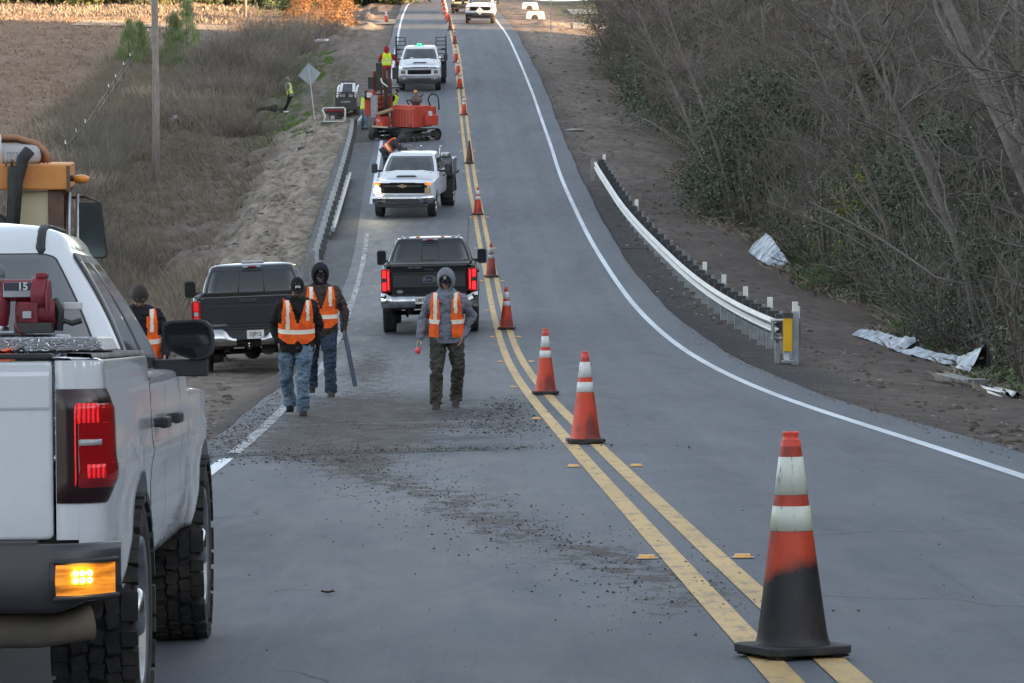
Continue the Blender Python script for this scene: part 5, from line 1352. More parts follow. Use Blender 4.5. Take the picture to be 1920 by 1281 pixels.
# white truck with ladder rack and green beacon
T, I = make_pickup('white work truck with black side racks and a glowing green roof beacon', M_WP2, W=1.0, wb=4.2, y_tail=-1.2, z_sill=0.60, z_rail=1.40, z_belt=1.36, z_hood=1.26, z_roof=1.98, tyr=0.41, rimr=0.25, cab_y=0.95, cowl=3.15, roof_f=2.45, bed=False, track=0.84, cabw=0.77, detail=3, rimstyle='steel')
front_end(T, I, 'frame')
flatbed(T, I, -1.35, 0.80, wid=2.5, rack=True)
text_mesh('hood_lettering', 'CHEVROLET', 0.06, M_CHR, T, face_front(0, I['yn'] + 0.075, 1.085), 0.003, sx=1.6)
mb = MB(); mb.tube([(0.05, 2.0, I['zr1'] + .10), (0.05, 2.0, I['zr1'] + .22)], 0.10, 16); b_ = mb.build('beacon', M_GRN, T, 0.01)
mb = MB(); mb.box((0.05, 2.0, I['zr1'] + .105), (0.5, 0.16, 0.03)); mb.build('beacon_base', M_PLS, b_)
mb = MB(); mb.box((0.40, I['cowl'] - .10, I['z_belt'] + .11), (0.14, 0.02, 0.07)); mb.build('dash_paper', M_PLT, T)
xf_, yf_ = PR(787, 172).xy; dl = R(-0.6)
place(T, xf_ + 5.6 * math.sin(dl), yf_ + 5.6 * math.cos(dl), PI - dl, span=2.0, sc=1.09)

# far pickup with white diamond
T, I = make_pickup('far white pickup with a black bumper and a white diamond plate on its nose', M_WP2, W=1.0, wb=3.9, z_sill=0.56, z_rail=1.34, z_belt=1.32, z_hood=1.26, z_roof=1.92, tyr=0.40, cowl=3.0, roof_f=2.3, detail=3, rimstyle='steel', track=0.84)
front_end(T, I, 'ford')
mb = MB(); mb.poly([(0.28 * a, I['yn'] + 0.20, 0.90 + 0.28 * b_) for a, b_ in ((0, -1), (1, 0), (0, 1), (-1, 0))], (0, 0.006, 0)); mb.build('diamond_placard', M_PLT, T)
mb = MB(); mb.box((0, I['y_tail'] + .03, 1.06), (1.6, 0.05, 0.54)); mb.build('tailgate', M_WP2, T)
dl = R(0.8); place(T, XatY(900, 240) + 4.9 * math.sin(dl), 244.9, PI - dl, span=2.0)
# utility truck behind it
T, I = make_pickup('cream utility truck half hidden behind the far pickup with the diamond', mat('cream_paint', (0.50, 0.44, 0.30), 0.35, coat=.5), W=1.0, wb=3.9, bed=False, z_sill=0.56, z_rail=1.34, z_belt=1.32, z_hood=1.26, z_roof=1.92, tyr=0.40, cowl=3.0, roof_f=2.3, detail=3, track=0.84)
front_end(T, I, 'ford', (1, 1))
mb = MB(); mb.box((0, -0.4, 1.45), (2.3, 2.4, 1.7)); mb.build('utility_body', MATS['cream_paint'], T, 0.03)
for sd in (-1, 1): MB().tube([(sd * .83, I['yn'] + .05, 1.08), (sd * .83, I['yn'] + .075, 1.08)], 0.05, 12).build('lit_headlight', M_HLS, T)
dl = R(3.0); place(T, XatY(871, 258) + 4.9 * math.sin(dl), 262.9, PI - dl, span=2.0)
T, I = make_pickup('tiny white truck at the top edge, farthest one down the open lane', M_WP2, W=1.0, wb=3.9, detail=3, cowl=3.0, roof_f=2.3)
front_end(T, I, 'ford'); dl = R(2); place(T, XatY(868, 312) + 4.9 * math.sin(dl), 317, PI - dl, span=2.0)

# ============ orange service vehicle ahead of the near pickup ============
M_OV = mat('aged_orange_paint', (0.62, 0.25, 0.055), 0.5, c2=(0.48, 0.19, 0.05), scale=4, rvar=.2)
M_OVD = mat('rusty_brown_paint', (0.16, 0.085, 0.05), 0.6, c2=(0.09, 0.05, 0.035), scale=5)
OVZ = 0.0
OVG = gz(-3.8, 22.1); OVZ = 1.098 - (OVG + 2.05 * .95)
T = empty('service_truck', 'old orange cab vehicle with brown hoses on its roof ahead of the near white pickup', 'service truck')
xr = 1.0
mb = MB(); mb.box((0, 0, 2.13), (2 * xr, 1.9, 0.165)); mb.build('roof_panel', M_OV, T, 0.012)
mb = MB(); mb.box((xr - 0.004, -0.90, 2.12), (0.02, 0.12, 0.17)); mb.build('roof_corner', M_OVD, T, 0.004)
for x, y in ((-xr + .06, -.86), (xr - .085, -.86), (-xr + .06, .86), (xr - .06, .86)): MB().box((x, y, 1.62), (0.10, 0.08, 0.86)).build('cab_pillar', M_OVD, T, 0.01)
mb = MB(); mb.box((0, 0.0, 0.90), (2 * xr - 0.02, 1.9, 0.62)); mb.box((0, 1.6, 0.85), (1.9, 1.4, 0.5)); mb.box((0, 0.8, 0.52), (1.0, 3.6, 0.2)); mb.build('cab_body', M_OV, T, 0.03)
mb = MB(); mb.box((0.765, -0.875, 1.64), (0.31, 0.015, 0.80)); mb.build('beige_panel', mat('beige_board', (0.50, 0.43, 0.28), 0.7, c2=(0.40, 0.34, 0.22), scale=3), T)
mb = MB(); mb.box((-0.30, -0.875, 1.64), (1.26, 0.012, 0.80)); mb.poly([(0.55, -0.885, 1.22), (0.86, -0.885, 1.50), (0.74, -0.885, 1.66), (0.62, -0.885, 1.86), (0.55, -.885, 1.9)], (0, 0.006, 0)); mb.build('rear_window', M_GLASSD, T)
mb = MB(); mb.tube([(0.86, -0.89, 1.48), (0.78, -0.893, 1.58), (0.66, -0.895, 1.74), (0.55, -0.895, 1.88)], 0.011, 6); mb.build('wiper', M_BLKM, T)
mb = MB(); mb.box((xr - 0.012, 0, 1.64), (0.012, 1.55, 0.78)); mb.build('side_window', M_GLASS, T)
mb = MB(); mb.tube([(xr - 0.01, -0.82, 1.25), (xr - 0.005, -0.82, 2.03)], 0.016, 8); mb.tube([(xr + .05, -0.80, 1.2), (xr + .05, -0.80, 2.02)], 0.012, 8); mb.build('grab_rail', M_STL, T)
mb = MB(); mb.tube([(0.60, -0.98, 1.0), (0.62, -0.98, 1.5), (0.65, -0.98, 2.0), (0.655, -0.98, 2.20)], 0.042, 12); mb.tube([(0.65, -0.99, 1.75), (0.675, -0.99, 2.1), (0.71, -0.99, 2.25), (0.75, -0.97, 2.30)], [0.030, 0.034, 0.040, 0.040], 12); mb.build('exhaust_hose', M_BLKR, T)
mb = MB()
for k in range(3): mb.tube([(0.60 + 0.04 * k, -0.97, 2.20), (0.61 + 0.04 * k, -0.97, 2.29), (0.63 + 0.04 * k, -0.97, 2.29), (0.635 + 0.04 * k, -0.97, 2.20)], 0.006, 6)
mb.build('wire_loop', M_STL, T)
mb = MB(); mb.box((0.62, -0.55, 2.275), (0.40, 0.5, 0.135)); mb.build('roof_unit', mat('greyed_white', (0.44, 0.45, 0.46), 0.5, c2=(0.34, 0.34, 0.34), scale=4), T, 0.05, 3)
mb = MB()
for k in range(3): mb.tube([(-0.9, -0.62 - k * .05, 2.365 + k * .008), (0.66, -0.66 - .05 * k, 2.37 + k * .008), (0.75 + .02 * k, -0.66 - .05 * k, 2.345), (0.80 + .025 * k, -0.66 - .05 * k, 2.29), (0.82 + .025 * k, -0.66 - .05 * k, 2.22)], 0.020, 10)
mb.build('roof_hose', mat('brown_hose', (0.33, 0.16, 0.085), 0.55, c2=(0.24, 0.12, 0.07), scale=6), T)
MB().tube([(0.56, -.80, 2.21), (0.55, -.84, 2.40)], 0.016, 8).build('hose_tie', M_PLT, T)
mb = MB(); mb.tube([(xr, -0.80, 2.12), (xr + .03, -0.80, 2.12)], 0.02, 8); mb.ball((xr + .075, -0.80, 2.115), 0.055, 1, 16, sc=(1, .8, .55)); mb.build('marker_lamp', [M_PLS, M_AMB], T)
mb = MB(); mb.tube([(xr - .03, -.62, 1.99), (xr + .10, -.80, 2.0), (xr + .20, -.80, 1.96), (xr + .235, -.80, 1.62)], 0.008, 6)
mp_ = [(xr + 0.035 + a, b_) for a, b_ in rpoly(0.0, 0.17, 1.60, 1.965, 0.03)]
mp_ = [(x + (1.97 - z) * 0.11, z) for x, z in mp_]
mb.poly([(x, -0.80, z) for x, z in mp_], (0, 0.05, 0)); h = mb.build('mirror', M_PLS, T, 0.008)
mc = (sum(x for x, z in mp_) / len(mp_), sum(z for x, z in mp_) / len(mp_))
mb = MB(); mb.poly([(mc[0] + (x - mc[0]) * .90, -0.806, mc[1] + (z - mc[1]) * .94) for x, z in mp_], (0, .005, 0)); mb.build('mirror_glass', mat('mirror_silver', (0.16, 0.18, 0.17), 0.08, 1.0), h)
for x in (-.85, .85):
    for y in (-.35, 2.0):
        wh = empty('wheel', None, None); wh.parent = T; wh.location = (0, 0, -OVZ); make_wheel(wh, x, y, 0.62, 0.28, 0.25, 1 if x > 0 else -1, 'steel')
xx = (130 - 960) / 6500 * 21.2
oy_ = R(6.0); cxr, cyr = .95 * (xr * math.cos(oy_) + .95 * math.sin(oy_)), .95 * (xr * math.sin(oy_) - .95 * math.cos(oy_))
place(T, xx - cxr, 21.2 - cyr, oy_, tilt=False, dz=OVZ, sc=.95)

# ============ red tracked post-driving rig ============
M_RIG = mat('rig_red', (0.46, 0.055, 0.028), 0.45, c2=(0.36, 0.05, 0.03), scale=3, rvar=0.25)
M_RIGD = mat('rig_dark_red', (0.20, 0.035, 0.022), 0.6, c2=(0.10, 0.03, 0.02), scale=5)
T = empty('tracked_rig', 'red tracked post driving rig with an upright mast standing across the left lane', 'rig')
for sx_ in (-1, 1):
    mb = MB(); Lh, rh, wd = 0.86, 0.25, 0.30
    pr = [(Lh + rh * math.sin(a), rh + 0.0 - rh * math.cos(a)) for a in np.linspace(0, PI, 12)] + [(-Lh - rh * math.sin(a), rh + rh * math.cos(a)) for a in np.linspace(0, PI, 12)]
    x0 = sx_ * 0.98
    mb.grid([[(x0 - wd / 2, y, z) for y, z in pr], [(x0 + wd / 2, y, z) for y, z in pr]], 0, True, close=True)
    for k, (y, z) in enumerate(pr[::2]): pass
    n = 40; per = []
    for i in range(len(pr)):
        a, b_ = pr[i], pr[(i + 1) % len(pr)]; s_ = max(1, int(math.dist(a, b_) / 0.11))
        for q in range(s_): per.append((a[0] + (b_[0] - a[0]) * q / s_, a[1] + (b_[1] - a[1]) * q / s_, math.atan2(b_[1] - a[1], b_[0] - a[0])))
    for y, z, an in per: mb.box((x0, y, z), (wd + 0.02, 0.045, 0.035), 0, rot=Matrix.Rotation(an, 3, 'X'))
    tr = mb.build('track', M_BLKR, T)
    mb = MB()
    for y in (-0.86, 0.86): mb.tube([(x0 - wd * .4, y, .25), (x0 + wd * .46, y, .25)], 0.17, 16)
    for y in (-.5, -.2, .1, .4): mb.tube([(x0 - wd * .4, y, .10), (x0 + wd * .46, y, .10)], 0.075, 12)
    mb.box((x0, 0, 0.27), (wd * .7, 1.5, 0.14)); mb.build('track_roller', M_UND, tr)
mb = MB(); mb.box((0, 0, 0.46), (1.9, 0.9, 0.16)); mb.box((0, 0, 0.30), (1.6, 0.5, 0.2)); mb.box((-0.55, -0.35, 0.565), (1.3, 1.2, 0.05)); mb.build('undercarriage', M_BLKM, T, 0.01)
mb = MB(); mb.box((-0.55, -0.95, 0.60), (0.9, 0.10, 0.06)); mb.build('step_board', mat('pale_board', (0.45, 0.38, 0.26), 0.7), T)
mb = MB()
prof = [(-0.22, 0.58), (0.90, 0.58), (0.90, 1.42), (0.80, 1.50), (-0.05, 1.50), (-0.22, 1.36)]
mb.poly([(-0.60, y, z) for y, z in prof], (1.38, 0, 0)); eb = mb.build('engine_cover', M_RIG, T, 0.018, 2)
mb = MB()
for k in range(7): mb.box((-0.50 + k * 0.19, -0.222, 0.98), (0.035, 0.006, 0.70))
mb.build('louvre_shadow_gap', M_RIGD, eb)
mb = MB()
for k in range(6): mb.box((-0.42 + k * 0.20, -0.226, 0.98), (0.10, 0.016, 0.62))
for k in range(4): mb.box((0.786, 0.05 + k * 0.11, 1.0), (0.016, 0.055, 0.6))
mb.build('louvre', M_RIG, eb, 0.006)
mb = MB(); mb.box((0.60, -0.23, 0.66), (0.06, 0.02, 0.10)); mb.build('latch', M_BLKM, eb)
mb = MB(); mb.box((0.72, 0.75, 0.86), (0.50, 0.75, 0.46)); mb.box((0.66, 0.90, 1.20), (0.3, 0.5, 0.5)); mb.build('hydraulic_tank', M_RIG, T, 0.04, 3)
mb = MB(); mb.box((0.95, .62, 1.15), (0.15, 0.15, 0.20)); mb.build('white_jug', M_PLT, T, 0.02)
mb = MB(); mb.tube([(0.15, 0.55, 1.50), (0.15, 0.55, 1.90)], [0.16, 0.17], 16); mb.ball((0.15, .55, 1.72), 0.27, 0, 16, sc=(1, 1.1, .75)); mb.tube([(0.15, .55, 1.85), (.15, .55, 2.02)], 0.07, 10); mb.tube([(0.25, 0.65, 1.8), (0.42, 0.75, 2.02)], 0.05, 8); mb.build('exhaust_muffler', mat('rust_grey', (0.13, 0.10, 0.095), 0.7, c2=(0.08, .06, .055), scale=6), T)
mb = MB(); mb.tube([(0.12, .55, 2.0), (.12, .55, 2.13)], 0.075, 10); mb.build('beacon_cap', M_AMB, T)
mb = MB(); mb.tube([(0.62, 1.0, 1.35)] + [(0.72 + 0.22 * math.cos(a), 1.05 + 0.1 * math.cos(a), 1.70 + 0.28 * math.sin(a)) for a in np.linspace(PI, 0, 10)] + [(1.02, 1.1, 1.3)], 0.035, 8); mb.tube([(-.25, .5, 1.5), (-.3, .4, 1.68), (-.05, .45, 1.72)], 0.03, 8); mb.build('hydraulic_hose', M_BLKR, T)
mb = MB(); mb.box((-0.78, -0.55, 0.80), (0.42, 0.5, 0.44)); mb.box((-0.86, -.82, .98), (0.40, 0.04, 0.34)); mb.build('control_box', M_RIG, T, 0.02)
text_mesh('unit_number', '784', 0.17, M_PLT, T, face_back(-0.80, -0.845, 0.86), 0.002)
mb = MB(); mb.ball((-1.05, -.80, 1.22), 0.09); mb.build('work_lamp', M_PLT, T)
# mast and its carriage
def ml(px, py, y=0.0):  # helper in the rig's own frame: across the photo, height
    c = (px - 760) / 43.5; return Vector((0.7071 * c - 0.7071 * y, 0.7071 * c + 0.7071 * y, (257 - py) / 43.5 - 0.08 * y))
mb = MB()
def bar(a, b_, r_=0.06, y=0.0, y2=None, mi=0): mb.tube([ml(*a, y), ml(*b_, y if y2 is None else y2)], r_, 4, mi, smooth=False)
bar((704, 240), (704, 126), 0.09, .5); bar((727, 225), (722, 118), 0.11, .6); bar((735, 215), (733, 140), 0.08, .7); bar((716, 240), (716, 112), 0.06, .6)
for k in range(9): bar((706, 225 - 9 * k), (731, 221 - 9 * k), 0.035, .55)
mb.build('mast', M_RIGD, T)
mb = MB()
for (cx_, cy_, w_, h_, y) in ((712, 136, 11, 52, .35), (695.5, 148, 9, 23, .4), (741, 130, 9, 22, .8)):
    c = ml(cx_, cy_, y); mb.box(c, (w_ / 43.5 * 1.0, 0.30, h_ / 43.5), rot=Matrix.Rotation(R(45), 3, 'Z'))
mb.build('hammer_housing', M_BLKM, T, 0.015)
mb = MB(); mb.tube([ml(688, 178, .2), ml(688, 168, .2)], 0.11, 10); mb.build('muffler', M_BLKM, T)
MB().box(ml(708, 222, 0.5), (0.25, 0.25, 0.8)).build('lower_mast_box', M_BLKM, T, 0.015)
mb = MB()
for (cx_, cy_, w_, h_, y) in ((703, 148, 5, 45, .6), (697, 171, 17, 14, .5), (692, 192, 16, 36, .4), (722, 185, 26, 26, .7), (715, 205, 24, 14, .8)):
    c = ml(cx_, cy_, y); mb.box(c, (w_ / 43.5, 0.28, h_ / 43.5), rot=Matrix.Rotation(R(45), 3, 'Z'))
mb.tube([ml(698, 212, .3), ml(705, 203, .3)], 0.07, 8); mb.build('mast_carriage', M_RIG, T, 0.02)
mb = MB(); mb.box(ml(702.5, 193, 0.1), (13 / 43.5, 0.08, 42 / 43.5), rot=Matrix.Rotation(R(45), 3, 'Z')); mb.build('radiator_panel', mat('panel_grey', (0.30, 0.31, 0.32), 0.5, c2=(0.2, .2, .2), scale=12), T, 0.01)
mb = MB(); mb.box(ml(694, 171.5, 0.1), (10 / 43.5, 0.05, 9 / 43.5), rot=Matrix.Rotation(R(45), 3, 'Z')); mb.build('sign_plate', M_PLT, T)
mb = MB(); mb.tube([ml(716, 140, .2), ml(718, 148, .1), ml(724, 153, .1), ml(729, 157, .2)], 0.035, 8); mb.build('white_hose', M_PLT, T)
mb = MB()
for k in range(5): mb.tube([ml(718 + 3 * k, 140, .3), ml(726 + 2 * k, 160 + 3 * k, .1), ml(722 + 3 * k, 190, .2), ml(714 + 2 * k, 210, .3)], 0.022, 6)
mb.build('hydraulic_hose', M_BLKR, T)
mb = MB(); mb.tube([ml(708, 208, -.1), ml(722, 204, -.1), ml(738, 198, -.1)], [0.07, 0.09, 0.07], 8); mb.build('tan_boom', mat('tan_cover', (0.34, 0.24, 0.15), 0.8), T)
mb = MB(); c = ml(725, 166, 1.3); mb.box((c.x, c.y, 2.22), (1.0, 0.9, 0.06)); mb.tube([(c.x, c.y, 0.5), (c.x, c.y, 2.22)], 0.06, 8); mb.build('work_platform', M_BLKM, T)
place(T, XatY(760, 151), 151.0, R(-45), tilt=True, span=0.8); RIG = T.matrix_world.copy()
PLATF = RIG @ Vector((c.x, c.y, 2.25))

# ============ mini loader and generator beyond the rig ============
T = empty('mini_loader', 'small black compact loader with a grab bucket on the verge beside the generator', 'loader')
mb = MB(); 
for sx_ in (-1, 1):
    pr = [(0.5 + .17 * math.sin(a), .17 - .17 * math.cos(a)) for a in np.linspace(0, PI, 8)] + [(-.5 - .17 * math.sin(a), .17 + .17 * math.cos(a)) for a in np.linspace(0, PI, 8)]
    mb.poly([(sx_ * .42 - .10, y, z) for y, z in pr], (0.20, 0, 0))
mb.build('track', M_BLKR, T)
mb = MB(); mb.box((0, 0.2, 0.65), (0.72, 1.0, 0.75)); mb.build('engine_body', M_BLKM, T, 0.05)
mb = MB(); mb.poly([(-0.42, -.30, 0.85), (.42, -.30, .85), (.35, .15, 1.45), (-.35, .15, 1.45)], (0, 0.06, 0.03)); mb.build('cover_panel', M_WP2, T, 0.02)
mb = MB(); mb.poly([(-0.26, -.27, .93), (.26, -.27, .93), (.22, .10, 1.40), (-.22, .10, 1.40)], (0, -.02, 0.03)); mb.build('screen', M_GLASSD, T, 0.01)
mb = MB(); mb.box((0, -.72, 0.45), (1.02, 0.35, 0.62)); mb.build('bucket', M_BLKM, T, 0.04)
text_mesh('bucket_lettering', 'LOADER', 0.10, M_PLT, T, face_back(0, -0.90, 0.55), 0.003, sx=1.2)
mb = MB()
for x in np.linspace(-.5, .5, 7): mb.tube([(x, -.72, .75), (x, -.70, 1.02)], 0.014, 5)
for z in (0.9, 1.02): mb.tube([(-.5, -.70, z), (.5, -.70, z)], 0.018, 6)
mb.build('bucket_guard', M_BLKM, T)
for sx_ in (-1, 1): MB().tube([(sx_ * .44, -.6, .75), (sx_ * .46, 0, 1.25), (sx_ * .46, 0.5, 1.35)], 0.045, 6).build('loader_arm', M_WP2, T)
mb = MB(); mb.tube([(-.36, .2, 1.45), (-.34, .2, 1.55), (.34, .2, 1.55), (.36, .2, 1.45)], 0.02, 6)
for x in (-.2, 0, .2): mb.tube([(x, .15, 1.45), (x, .12, 1.58)], 0.015, 5)
mb.build('control_lever', M_BLKM, T)
for sx_ in (-.2, .2): MB().box((sx_, -.36, 0.86), (0.24, 0.06, 0.16)).build('lamp_cluster', M_CLR, T, 0.01)
p = P(652, 214); place(T, p.x, p.y, R(-4), tilt=False, dz=0.03)
T = empty('generator', 'small generator in a pale tube frame beside the mini loader', 'generator')
mb = MB()
for y in (-.3, .3):
    q = [(-.5, y, .03), (.42, y, .03), (.5, y, .12), (.5, y, .62), (.44, y, .68), (-.50, y, .66), (-.56, y, .56), (-.42, y, .28), (-.5, y, .03)]; mb.tube(q, 0.030, 8)
for x, z in ((.5, .6), (-.5, .62), (.42, .05), (-.45, .05)): mb.tube([(x, -.3, z), (x, .3, z)], 0.025, 6)
mb.build('tube_frame', mat('frame_white', (0.6, 0.6, 0.6), 0.45), T)
mb = MB(); mb.box((0.05, 0, .30), (.6, .42, .34)); mb.tube([(.15, -.3, .28), (.15, .3, .28)], 0.15, 14); mb.build('engine', M_UND, T, 0.03)
mb = MB(); mb.box((0, 0.02, .55), (.8, .46, .14)); mb.build('fuel_tank', M_MAR, T, 0.04)
mb = MB(); mb.box((-.1, -.23, .22), (.2, .03, .16)); mb.build('outlet_panel', M_CLR, T, 0.01)
p = P(627, 230); place(T, p.x, p.y, R(6), tilt=False, dz=0.02)
t = empty('brush_heap', 'reddish heap of cut brush behind the generator', 'brush heap')
mb = MB()
for k in range(130):
    a = rng.random() * 6.28; x, y = rng.normal() * .35, rng.normal() * .3; h = max(.1, .75 - abs(x) - abs(y)) * rng.random()
    mb.tube([(x, y, h * .4), (x + .45 * math.cos(a), y + .4 * math.sin(a), h * .4 + rng.normal() * .12 + .1)], 0.02, 3)
mb.build('twigs', mat('red_twig', (0.11, 0.045, 0.035), 0.9), t); p = P(622, 222); place(t, p.x + .25, p.y + 1.5, 0, False)
# ------------------------------------------------------------------ people
M_SK = {k: mat('skin_' + k, c, 0.55, c2=tuple(x * .75 for x in c), scale=12) for k, c in dict(brown=(0.27, 0.15, 0.105), light=(0.42, 0.24, 0.17), tan=(0.38, 0.215, 0.15)).items()}
def cloth(name, c, c2=None, sc=7, bp=0.35): return mat(name, c, 0.9, c2=c2 or tuple(x * .6 for x in c), scale=sc, bump=bp, bscale=30, detail=6, spec=0.2)
M_HIO = cloth('hivis_orange', (0.92, 0.15, 0.022), (0.60, 0.085, 0.018), 9)
M_HIY = cloth('hivis_yellow', (0.55, 0.72, 0.04), (0.42, 0.55, 0.03))
M_REF = mat('reflective_tape', (0.78, 0.70, 0.58), 0.45, c2=(0.68, 0.60, 0.48), scale=8)
M_REFY = mat('reflective_tape_pale', (0.50, 0.52, 0.42), 0.5)
M_JN1 = cloth('faded_jeans', (0.165, 0.225, 0.285), (0.060, 0.092, 0.135), 5)
M_JN2 = cloth('dark_jeans', (0.040, 0.060, 0.095), (0.022, 0.032, 0.052), 5)
M_PNT = cloth('dark_work_trousers', (0.072, 0.068, 0.058), (0.036, 0.034, 0.030), 5)
M_HOOD = cloth('grey_hoodie', (0.19, 0.20, 0.24), (0.12, 0.128, 0.155), 5)
M_BRJ = cloth('brown_jacket', (0.075, 0.052, 0.045), (0.035, 0.026, 0.024), 6)
M_BKJ = cloth('black_jacket', (0.020, 0.019, 0.019), (0.010, 0.010, 0.010), 6)
M_NVY = cloth('navy_hood', (0.018, 0.020, 0.030), (0.009, 0.010, 0.015), 6)
M_BOOT = mat('work_boot', (0.040, 0.034, 0.028), 0.95, c2=(0.075, 0.062, 0.05), scale=9, spec=.1)
M_BTB = mat('black_boot', (0.014, 0.013, 0.013), 0.9, c2=(0.035, 0.032, 0.03), scale=9, spec=.15)
M_TAN = cloth('tan_trousers', (0.16, 0.115, 0.075)); M_REDC = cloth('red_hoodie', (0.34, 0.022, 0.028)); M_GRY = cloth('grey_sweater', (0.16, 0.16, 0.17))
M_HAIR = mat('dark_beard', (0.03, 0.022, 0.02), 0.9, c2=(0.10, 0.08, 0.07), scale=30)
def solid(mb, name, m, parent, vox, smooth=4, wrinkle=0.0, ws=9.0, wst=(1, 1, 1)):
    me = bpy.data.meshes.new(name); me.from_pydata(mb.v, [], mb.f); me.update()
    o = bpy.data.objects.new('tmp', me); COL.objects.link(o)
    r = o.modifiers.new('r', 'REMESH'); r.mode = 'VOXEL'; r.voxel_size = vox; r.use_smooth_shade = True
    sm = o.modifiers.new('s', 'SMOOTH'); sm.iterations = smooth; sm.factor = 0.5
    dg = bpy.context.evaluated_depsgraph_get(); dg.update()
    m2 = bpy.data.meshes.new_from_object(o.evaluated_get(dg)); bpy.data.objects.remove(o); bpy.data.meshes.remove(me)
    m2.name = name; m2.materials.clear(); m2.materials.append(m)
    for p_ in m2.polygons: p_.use_smooth = True
    if wrinkle:
        n = len(m2.vertices); nn = np.empty(n * 3, np.float32); m2.vertices.foreach_get('normal', nn); co = np.empty(n * 3, np.float32); m2.vertices.foreach_get('co', co)
        nn = nn.reshape(-1, 3); co = co.reshape(-1, 3); d = np.empty(n, np.float32)
        for i in range(n):
            c_ = co[i]; d[i] = mnoise.fractal(Vector((c_[0] * ws * wst[0] + 3.1, c_[1] * ws * wst[1], c_[2] * ws * wst[2])), 0.8, 2.2, 3)
        d = -np.abs(d) * 1.5 + 0.5
        co += nn * (d[:, None] * wrinkle); m2.vertices.foreach_set('co', co.ravel())
    ob = bpy.data.objects.new(name, m2); COL.objects.link(ob); ob.parent = parent
    return ob
def cap_(mb, a, b, r1, r2, n=14, sx=1.0):
    a, b = Vector(a), Vector(b); mb.tube([a, a.lerp(b, .5), b], [r1, (r1 + r2) / 2, r2], n, sx=sx); mb.ball(a, r1, 0, 10); mb.ball(b, r2, 0, 10)
TORSO = [(0.78, .175, .120), (0.88, .185, .128), (0.98, .185, .130), (1.10, .172, .122), (1.22, .182, .126), (1.33, .200, .130), (1.41, .205, .122), (1.455, .185, .108), (1.49, .13, .090), (1.53, .075, .072), (1.56, .062, .066)]
def torso_at(z, off=0.0, bulk=1.0):
    zs_ = [t[0] for t in TORSO]; a = np.interp(z, zs_, [t[1] for t in TORSO]) * bulk + off; b = np.interp(z, zs_, [t[2] for t in TORSO]) * bulk + off
    return a, b
